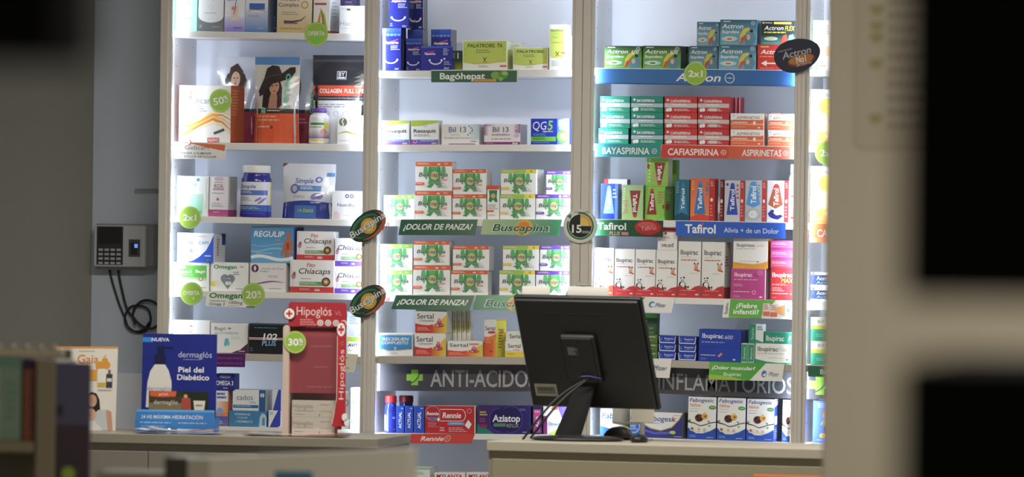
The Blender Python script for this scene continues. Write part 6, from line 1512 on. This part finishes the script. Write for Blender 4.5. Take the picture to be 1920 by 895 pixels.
m.box(fx.x - dm.location.x, fx.x - dm.location.x + .002, -.0525, -.0005, .002, .045, '#2a70b4', .0004)
m.box(bxx - dm.location.x - .002, bxx - dm.location.x, -.0525, -.0005, .002, .045, '#2a70b4', .0004)
m.build('tray_bottom', CARD, dm)
m = MB().slab([(-.02, .0032, .0), (-.02, .0032, .16), (-.02, .075, .0)], (.002, 0, 0), '#bfb8a8')
m.build('easel_back', CARD, dm)
tag(dm, 'navy cardboard display with a white pump bottle picture', 'display')

# ---- red ointment display
YD2 = -1.46
r0 = P(590, 806, YD2)
hd = empty('ointment_display', (r0.x, YD2, ZL + .0004))
DR, DM = '#a62632', '#7c2233'


def hp(x, y, dy=0.0): p = P(x, y, YD2 + dy) - hd.location; return p


def hplate(name, quad, dy, art, c, th=.002, mat=None):
    o = plate(name, None, None, quad, YD2 + dy, art, c, th=th, mat=mat)
    return adopt(o, hd)


m = MB()
cs = []
X0, Z0 = hp(541, 612).x, hp(541, 612).z; X1, Z1 = hp(650, 568).x, hp(650, 568).z
rr = .010
pts = [(X0, Z0)] + [(X0 + rr - rr * math.cos(t), Z1 - rr + rr * math.sin(t)) for t in [math.pi / 2 * k / 5 for k in range(6)]] + [(X1 - rr + rr * math.sin(t), Z1 - rr + rr * math.cos(t)) for t in [math.pi / 2 * k / 5 for k in range(6)]] + [(X1, Z0)]
m.slab([(x, 0, z) for x, z in reversed(pts)], (0, .003, 0), DR)
fh = Frame(X1 - X0, Z1 - Z0, lambda u, v, o: (X0 + (X1 - X0) * u, -o, Z1 + (Z0 - Z1) * v))
m.art(fh, [T('Hipoglós', .44, .36, .60, .36, '#ecd9d4', 0, -.008), T('VL', .86, .43, .12, .18, '#c9848a', 0, -.01), M(.20, .70, .50, .98, 3, '#d98a8c')] + [E(.55 + .135 * k, .84, .055, .13 * 1.0, '#dcc9c4') for k in range(4)] + [O(.55 + .135 * k, .84, .032, .01, '#9a6a68', 12) for k in range(4)])
m.build('header_card', CARD, hd)
m = MB()
c0 = hp(542.5, 588.5, -.004)
fr = Frame(.036, .036, lambda u, v, o: (c0.x + (u - .5) * .036, -.004 - o, c0.z + (.5 - v) * .036))
m.slab([(c0.x + .018 * math.cos(2 * math.pi * k / 30), -.004, c0.z + .018 * math.sin(2 * math.pi * k / 30)) for k in range(30)], (0, .0038, 0), '#7a1f2c')
m.art(fr, [E(.5, .5, .43, None, '#e9e2de'), R(.42, .24, .58, .76, '#c22c38'), R(.24, .42, .76, .58, '#c22c38')])
m.build('cross_badge', CARD, hd)
hplate('back_panel', [(540, 612), (640, 612), (640, 806), (540, 804)], .055, [], '#8c2a3c', th=.002)
hplate('inner_card', [(543.5, 612.5), (632, 612.5), (632, 738), (543.5, 737)], .010, [R(.0, .0, 1, .06, '#7c3a48'), M(.35, .0, .95, .05, 1, '#b98a90'), M(.45, .29, .95, .32, 1, '#b97884'), M(.5, .60, .85, .63, 1, '#b97884'), M(.35, .90, .98, .93, 1, '#b97884')], '#a8404e', th=.0015)
m = MB()
a_, b_ = hp(529, 805), hp(543, 610)
zb = .001
pts = []
w2 = (b_.x - a_.x) / 2
pts = [(a_.x, zb), (b_.x, zb), (b_.x, b_.z - w2)] + [(a_.x + w2 + w2 * math.cos(t), b_.z - w2 + w2 * math.sin(t)) for t in [math.pi * k / 8 for k in range(9)]]
m.slab([(x, -.002, z) for x, z in pts], (0, .055, 0), '#c9b4a6')
m.build('side_panel', CARD, hd, 'pale rounded side panel')
sq = [(634, 607), (649, 606), (648, 806), (621, 806)]
m = MB()
qq = [hp(632.5, 622), hp(632.5, 755), hp(622, 800), hp(648, 800), hp(648.5, 608), hp(644, 602), hp(636, 605)]
qq = [Vector((p.x, -.003, max(p.z, .001))) for p in qq]
m.slab(qq, (0, .003, 0), '#b5222f')
c1, c2 = hp(632.5, 620), hp(648.5, 800)
fs_ = Frame(c2.x - c1.x, c1.z - c2.z, lambda u, v, o: (c1.x + (c2.x - c1.x) * u, -.003 - o, c1.z + (c2.z - c1.z) * v))
m.art(fs_, [E(.42, -.01, .42, .07, '#e9e2de'), R(.34, -.055, .50, .035, '#c22c38'), R(.12, -.025, .72, .005, '#c22c38'), T('Hipoglós', .50, .46, .52, .50, '#ecd9d4', 0, -.006, 90), T('VL', .52, .135, .07, .3, '#c9848a', 0, -.01, 90), S([(.05, .06), (.05, .70), (-.4, .98)], .006, '#e6cfc9')])
m.build('side_card', CARD, hd, 'red side card with upright lettering')
m = MB()
for cx_, cy_, r_ in ((646, 783, 5.5), (650, 793, 5)):
    c_ = hp(cx_, cy_, -.008)
    m.slab([(c_.x + r_ * .0015 * math.cos(2 * math.pi * k / 16), -.008, c_.z + r_ * .0020 * math.sin(2 * math.pi * k / 16)) for k in range(16)], (0, .004, 0), '#e6e4e0')
m.build('tube_cutout', CARD, hd)
m = MB().box(hp(529, 800).x, hp(648, 800).x, -.002, .056, 0, .002, '#8c2030', .0004)
m.build('tray_bottom', CARD, hd)
o = hplate('front_pane', [(546, 622), (631, 623), (631, 803), (546, 802)], -.0005, [], '#ffffff', th=.001, mat=CLEAR)
tag(hd, 'red cardboard ointment display with a rounded header', 'display')
for k, (y0, y1) in enumerate(((772, 803), (740.5, 771))):
    a_, b_ = P(547, y1, YD2 + .008), P(628, y0, YD2 + .008)
    w__, h__ = b_.x - a_.x, (b_.z - a_.z) - .0012
    z0 = (ZL + .0035) if k == 0 else z0 + h_prev + .0004
    h_prev = h__
    m = MB().box(-w__ / 2, w__ / 2, 0, .035, 0, h__, '#ddd5cb', .0008, {'L': '#a02430', 'R': '#a02430'})
    m.art(front(w__, h__), [T('Hipoglós', .26, .34, .46, .26, '#8a8680', 0, -.008), M(.66, .2, .9, .34, 1, '#d9a8a4'), M(.06, .60, .55, .68, 1, '#a8a198'), M(.66, .6, .95, .7, 1, '#c2b4ac'), M(.06, .82, .3, .88, 1, '#a8a198'), E(.65, .86, .015, .05, '#c9604a')])
    o = m.build('ointment_box')
    o.location = ((a_.x + b_.x) / 2, YD2 + .008, z0)
    tag(o, 'cream ointment carton inside the red display, ' + ('lower one', 'upper one')[k], 'ointment box')
disc('offer_tag', 'lime round tag reading thirty percent on the red display', 'offer tag', (553.5, 642), 20.5, 20.5, YD2 - .0045, [O(.5, .5, .47, .025, '#c8e08a')] + pct('30'), '#8fb82f', mat=GLOSS)

# ---- leaflets fanned on the left counter
rd = random.Random(5)


def leaflet(label, px, ang, c, c2, w, h, lift, Y, art=(), curl=.004):
    p = P(px, 812, Y)
    m = MB()
    N = 10
    for i in range(N):
        x0, x1 = -w / 2 + w * i / N, -w / 2 + w * (i + 1) / N
        f = lambda x: curl * (2 * x / w) ** 2
        col = c if i < N * .55 else c2
        v = [(x0, -h / 2, f(x0)), (x1, -h / 2, f(x1)), (x1, h / 2, f(x1)), (x0, h / 2, f(x0))]
        v2 = [(a, b, z + .0011) for a, b, z in v]
        m.add(v + v2, [(3, 2, 1, 0), (4, 5, 6, 7), (0, 1, 5, 4), (2, 3, 7, 6)] + ([(0, 4, 7, 3)] if i == 0 else []) + ([(1, 2, 6, 5)] if i == N - 1 else []), col)
    o = m.build('leaflet', GLOSS)
    o.location = (p.x, Y, ZL + .0006 + lift)
    o.rotation_euler = (0, 0, math.radians(ang))
    return tag(o, label, 'leaflet')


leaflet('blue edged leaflet at the bottom of the fan by the navy display', 338, 4, '#7f8fb0', '#c9cdd6', .25, .075, 0, -1.548, curl=.008)
leaflet('white leaflet in the middle of the fan by the navy display', 332, -4, '#e6e3dc', '#d2d6d2', .23, .07, .0045, -1.548, curl=.009)
leaflet('red and white leaflet on top of the fan by the navy display', 345, 6, '#dcd3c9', '#b9474a', .20, .065, .009, -1.548, curl=.010)
leaflet('brown red leaflet at the bottom of the pile by the red display', 556, -3, '#7a3f36', '#6a4a36', .30, .09, 0, -1.545, curl=.004)
leaflet('cream leaflet with olive end on top of the pile by the red display', 560, 4, '#b8a98f', '#8a7a4a', .28, .085, .0042, -1.545, curl=.005)

# ---- tall orange topped poster standing behind the shop rack
YG = -1.40
gp = empty('baby_care_poster', (P(167, 806, YG).x, YG, ZL + .0004))
o = plate('poster_card', None, None, [(104, 650), (221, 650.5), (216, 811), (101, 809)], YG, [
    R(0, 0, 1, .022, '#e89a3c'), M(.38, .05, .66, .07, 1, '#a9a59c'), T('Gaia', .53, .145, .34, .10, '#e58a2c', 0, .012), E(.80, .165, .05, None, '#e9a02c'), E(.72, .225, .07, None, '#e9a02c'), E(.83, .215, .06, None, '#e9a02c'), S([(.78, .12), (.82, .10)], .01, '#e9a02c'),
    R(.56, .27, .68, .40, '#e6a52f'), R(.69, .26, .82, .47, '#efece2'), R(.69, .42, .82, .47, '#d9b43a'), R(.83, .32, .93, .48, '#4a4648'), R(.84, .37, .92, .41, '#dedad2'), R(.86, .27, .90, .32, '#77736e'),
    Q([(.56, .56), (.60, .53), (.68, .55), (.73, .62), (.75, .76), (.72, .83), (.66, .78), (.56, .76)], '#2f2522'), E(.615, .635, .075, .075, '#d3a184'), M(.59, .675, .66, .685, 1, '#f0e6e0'), Q([(.58, .84), (.72, .74), (.90, .74), (.94, .98), (.56, .98)], '#c9cdd0'), Q([(.84, .74), (.93, .76), (.96, .98), (.88, .98)], '#cf9c7e'), E(.60, .80, .085, .075, '#dcb094'), E(.585, .80, .012, .009, '#4a3430'), Q([(.50, .88), (.66, .87), (.78, .96), (.78, .99), (.50, .99)], '#e3e1dd'), M(.7, .50, .95, .52, 1, '#b9b5ac')], '#e9e5da', th=.003)
adopt(o, gp)
m = MB().slab([(.0, .0032, .0), (.0, .0032, .14), (.0, .07, .0)], (.002, 0, 0), '#bfb8a8')
m.build('easel_back', CARD, gp)
tag(gp, 'white poster with an orange top showing a mother and baby', 'poster')

# ---- fingerprint clock on the wall, its cables below
YW = .32
SK = (P(241, 460, YW) - P(240, 460, YW)).length
ck = empty('fingerprint_clock', P(240, 505, YW))
ck.rotation_euler = (0, 0, 0)
kx = lambda x: (x - 240) * SK * 1.0
kz = lambda y: (505 - y) * SK
GH = '#bdc1c6'
m = MB().box(kx(181.5), kx(300), -.046, -.0006, kz(504), kz(423), '#8f9398', .010)
m.box(kx(184), kx(282), -.056, -.0455, kz(501), kz(426), GH, .007)
m.build('housing', PLASTIC, ck)
kp = MB().box(kx(190), kx(239), -.0585, -.0555, kz(497), kz(428), '#2c2f34', .003).build('keypad_panel', PLASTIC, ck)
MB().box(kx(194), kx(236), -.0596, -.0583, kz(459), kz(430), '#171a20', .001).build('display_screen', GLOSS, ck)
for r_ in range(4):
    for c_ in range(4):
        x, y = 194 + 11.2 * c_, 468 + 8.0 * r_
        MB().box(kx(x), kx(x + 8.2), -.0606, -.0583, kz(y + 4.4), kz(y), '#b3b6ba', .0008).build('key', PLASTIC, kp)
fsn = MB().box(kx(250), kx(271), -.0585, -.0555, kz(482), kz(451), '#4a4d54', .003).box(kx(254), kx(266), -.0595, -.058, kz(478), kz(457), '#24262c', .001).build('fingerprint_sensor', GLOSS, ck)
MB().box(kx(261), kx(267), -.0603, -.0596, kz(466), kz(459), W, .0003).build('sensor_light', BLUEGLOW, fsn)
MB().box(kx(275), kx(280), -.0572, -.0560, kz(500), kz(427), '#c9ccd0', .0006).build('chrome_trim', ALUM, ck)


def wallpath(pts, off=.006): return [Vector((kx(x), -off - o_, kz(y))) for x, y, o_ in pts]


def smooth(pts, n=6):
    out = []
    for i in range(len(pts) - 1):
        p = [pts[max(i - 1, 0)], pts[i], pts[i + 1], pts[min(i + 2, len(pts) - 1)]]
        for k in range(n):
            t = k / n
            out.append(tuple(.5 * ((2 * p[1][d]) + (-p[0][d] + p[2][d]) * t + (2 * p[0][d] - 5 * p[1][d] + 4 * p[2][d] - p[3][d]) * t * t + (-p[0][d] + 3 * p[1][d] - 3 * p[2][d] + p[3][d]) * t ** 3) for d in range(3)))
    out.append(pts[-1])
    return out


loop = [(206, 507, .0), (214, 535, .0), (226, 570, .0), (236, 592, 0), (242, 608, 0), (258, 619, 0), (276, 616, .002), (285, 598, .004), (281, 578, .005), (266, 571, .005), (248, 573, .006), (238, 588, .006), (240, 606, .006), (254, 617, .006), (272, 614, .006), (283, 600, .006)]
MB().tube(wallpath(smooth(loop)), .0034, '#1e1f21').build('cable', PLASTIC, ck)
loop2 = [(223, 507, .004), (229, 535, .004), (240, 575, .004), (252, 590, .008), (268, 606, .009), (286, 612, .009), (299, 605, .009), (308, 590, .009), (300, 570, .009), (284, 561, .009), (268, 563, .010), (256, 575, .010), (253, 590, .012), (258, 604, .012)]
MB().tube(wallpath(smooth(loop2)), .0038, '#1b1c1e').build('cable', PLASTIC, ck)
tag(ck, 'grey wall mounted fingerprint clock with a keypad and looped cables', 'time clock')
ws = plate('wall_label', 'thin faded label strip on the wall above the clock', 'label', [(252, 354), (303, 354), (303, 363), (252, 363)], .3185, [M(.1, .2, 1, .45, 1, '#77808a'), M(.75, .65, .95, .9, 1, '#77808a')], '#979fa9', th=.001)

# ---- blurred rack end in the lower left, nearer the viewer
YR2 = -5.4
SR = (P(101, 800, YR2) - P(100, 800, YR2)).length
rx = lambda x, y=780: P(x, y, YR2).x
rz_ = lambda y: P(80, y, YR2).z
rk = empty('display_rack', (rx(60), YR2, 0))
rX = lambda x: rx(x) - rk.location.x
CR_ = '#94886c'  # rack and its cartons are coloured dimmer for the shade they stand in
MB().box(rX(66), rX(103), 0, .16, 0, rz_(676), CR_, .004).build('end_post', LAMINATE, rk)
MB().box(rX(-130), rX(63.5), .28, .30, 0, rz_(660), '#6f654f', .003).build('back_panel', LAMINATE, rk)
MB().box(rX(-130), rX(63.5), -.005, .28, rz_(850), rz_(829), CR_, .003).build('shelf', LAMINATE, rk)
MB().box(rX(-130), rX(63.5), .0, .28, rz_(1050), rz_(1035), CR_, .003).build('shelf', LAMINATE, rk)
MB().box(rX(-130), rX(112), .02, .04, rz_(672), rz_(655), '#c9bda2', .004).build('top_rail', ALUM, rk)
m = MB()
for k in range(9):
    m.box(rX(-120 + 26 * k), rX(-112 + 26 * k), .018, .042, rz_(655.5), rz_(648), '#b9a98a', .002)
m.build('rail_clips', ALUM, rk)
fp = MB().box(rX(103.5), rX(167), .004, .020, 0, rz_(680), '#5c546c', .004)
w_f, h_f = rX(167) - rX(103.5), rz_(680)
fp.art(Frame(w_f, h_f, lambda u, v, o: (rX(103.5) + w_f * u, .004 - o, h_f * (1 - v))), [R(0, .0, 1, .11, '#5f5a78'), R(0, .11, 1, 1, '#4a3a44', '#3f3038', True), E(.12, .085, .10, .012, '#37343e')])
fp.build('end_panel', LAMINATE, rk)
tag(rk, 'blurred beige display rack with a plum end panel', 'rack')
for lab, xa_, xb_, yt, c, art in (('blurred mint green carton on the beige rack', -28, 33, 672, '#8aa58c', [R(0, 0, 1, .12, '#6f9a88'), R(0, .12, .35, 1, '#a9b8a4'), M(.55, .3, .95, .8, 5, '#7a9a80')]),
                             ('blurred orange carton with a plum top on the beige rack', 38, 60, 674, '#96573c', [R(0, 0, 1, .13, '#3f2a44'), M(.6, .2, .95, .9, 6, '#4a4a66', 2, .6)])):
    m = MB()
    w__ = rx(xb_) - rx(xa_)
    zb, zt = rz_(829) + .0004, rz_(yt)
    m.box(-w__ / 2, w__ / 2, 0, .09, 0, zt - zb, c, .001)
    m.art(front(w__, zt - zb), art)
    o = m.build('care_product_box')
    o.location = ((rx(xa_) + rx(xb_)) / 2, YR2 + .02, zb)
    tag(o, lab, 'product box')
t = disc('offer_tag', 'lime round tag low on the plum end panel', 'offer tag', (128, 889), 13, 13, YR2 + .0015, [O(.5, .5, .40, .06, '#6f8f2a')], '#a3bd35')

# ---- blurred white box with a teal label in front of the left counter
YF = -6.2
SF = (P(501, 860, YF) - P(500, 860, YF)).length
fb_ = empty('leaflet_stand', (P(545, 860, YF).x, YF, 0))
fX = lambda x: P(x, 860, YF).x - fb_.location.x
fZ = lambda x, y: P(x, y, YF).z
m = MB()
q = [Vector((fX(352), 0, fZ(352, 862))), Vector((fX(762), 0, fZ(762, 843)))]
m.slab([(q[0].x, 0, .0), (q[1].x, 0, .0), (q[1].x, 0, q[1].z), (q[0].x, 0, q[0].z)], (0, .10, 0), '#d9d3c0')
wA, hA = q[1].x - q[0].x, q[0].z
m.art(Frame(wA, .2, lambda u, v, o: (q[0].x + wA * u, -o, hA - .2 * v)), [R(.40, .10, .575, .45, '#2f7f9c'), R(.0, .0, .10, 1, '#b4ad98')])
m.build('white_body', LAMINATE, fb_)
MB().box(fX(308), fX(351), .0, .10, 0, fZ(320, 858), '#3f3c33', .004).build('dark_side', LAMINATE, fb_)
MB().box(fX(180), fX(307.5), .0, .10, 0, fZ(240, 885), '#8f8874', .004).build('low_wing', LAMINATE, fb_)
m = MB()
m.slab([(fX(480), .02, fZ(480, 858)), (fX(758), .02, fZ(758, 844)), (fX(758), .02, fZ(758, 808)), (fX(480), .02, fZ(480, 828))], (0, .003, 0), W)
m.build('acrylic_screen', CLEAR, fb_)
tag(fb_, 'blurred pale stand with a teal label before the counter gap', 'stand')
# ---- orange card low on the service counter's front


def on_front(x, y):
    """the point of the service counter's front that the photo shows at pixel x, y, as (along, up)"""
    d = P(x, y, 0) - CAM
    t = (ar - eyr * .0 - CAM).dot(eyr) / d.dot(eyr)
    p = CAM + d * t
    return (p - ar).dot(exr), p.z


s0, z0 = on_front(1412, 889); s1, z1 = on_front(1558, 893)
w__ = s1 - s0
m = MB().box(-w__ / 2, w__ / 2, .0025, .0040, -.06, 0, '#d8662c', .0004)
m.art(Frame(w__, .06, lambda u, v, o: ((u - .5) * w__, .0025 - o, -.06 * v)), [R(0, 0, 1, .12, '#e58a4a'), M(.08, .3, .8, .7, 2, '#efb48a')])
o = m.build('counter_sticker', GLOSS)
o.location = ar + exr * ((s0 + s1) / 2) + Vector((0, 0, (z0 + z1) / 2))
o.rotation_euler = (0, 0, math.atan2(exr.y, exr.x))
tag(o, 'orange sticker low on the front of the service counter', 'sticker')

# ------------------------------------------------------------------ groups of repeats
GROUPS = [('cramp', 'cramp tablet cartons'), ('teal aspirin', 'teal aspirin cartons'), ('red aspirin', 'red aspirin cartons'), ('orange and white aspirin', 'orange and white aspirin cartons'),
          ('slim crimson', 'slim crimson cartons on edge'), ('green painkiller carton with a runner', 'green runner cartons'), ('teal painkiller carton', 'teal runner cartons'), ('indigo', 'indigo smile cartons'),
          ('bear print', 'bear print syrup cartons'), ('ladybird', 'ladybird syrup cartons'), ('blister carton', 'slim blister cartons on edge'), ('chia capsule', 'chia capsule cartons'),
          ('small royal blue carton', 'small royal blue cartons'), ('small olive green', 'small olive green cartons'), ('slim pink carton', 'slim pink cartons'), ('blue antacid carton with upright', 'blue antacid cartons'),
          ('white and red tablet', 'white and red tablet cartons'), ('white and yellow syrup', 'white and yellow syrup cartons'), ('white and navy carton', 'white and navy cartons'), ('hangover', 'hangover cartons'),
          ('slim green carton on end', 'slim green cartons on end'), ('red capital lettering', 'cartons low in the counter gap'), ('slim carton,', 'slim cartons piled by the column'), ('ointment carton', 'ointment cartons in the red display'),
          ('gas relief', 'gas relief cartons'), ('lime green', 'lime green cartons'), ('blue flag', 'upright painkiller cartons with flags')]
BYNAME = {'offer_tag': 'round lime offer tags', 'shelf_sign': 'paper shelf signs', 'oval_wobbler': 'oval wobblers on the post', 'round_wobbler': 'round clock face wobblers', 'leaflet': 'leaflets on the counter',
          'paper_note': 'paper notes on the monitor', 'foil_pouch': 'foil supplement pouches', 'pill_bottle': 'pill bottles on the shelves', 'care_product_box': 'cartons on the beige rack', 'supplement_box': 'supplement cartons in the first unit'}
for o in list(SC.objects):
    if o.parent or not o.get('category') or o.get('group'): continue
    lab = o['label']
    g = next((v for k, v in GROUPS if k in lab), None) or BYNAME.get(o.name.split('.')[0])
    if g: o['group'] = g
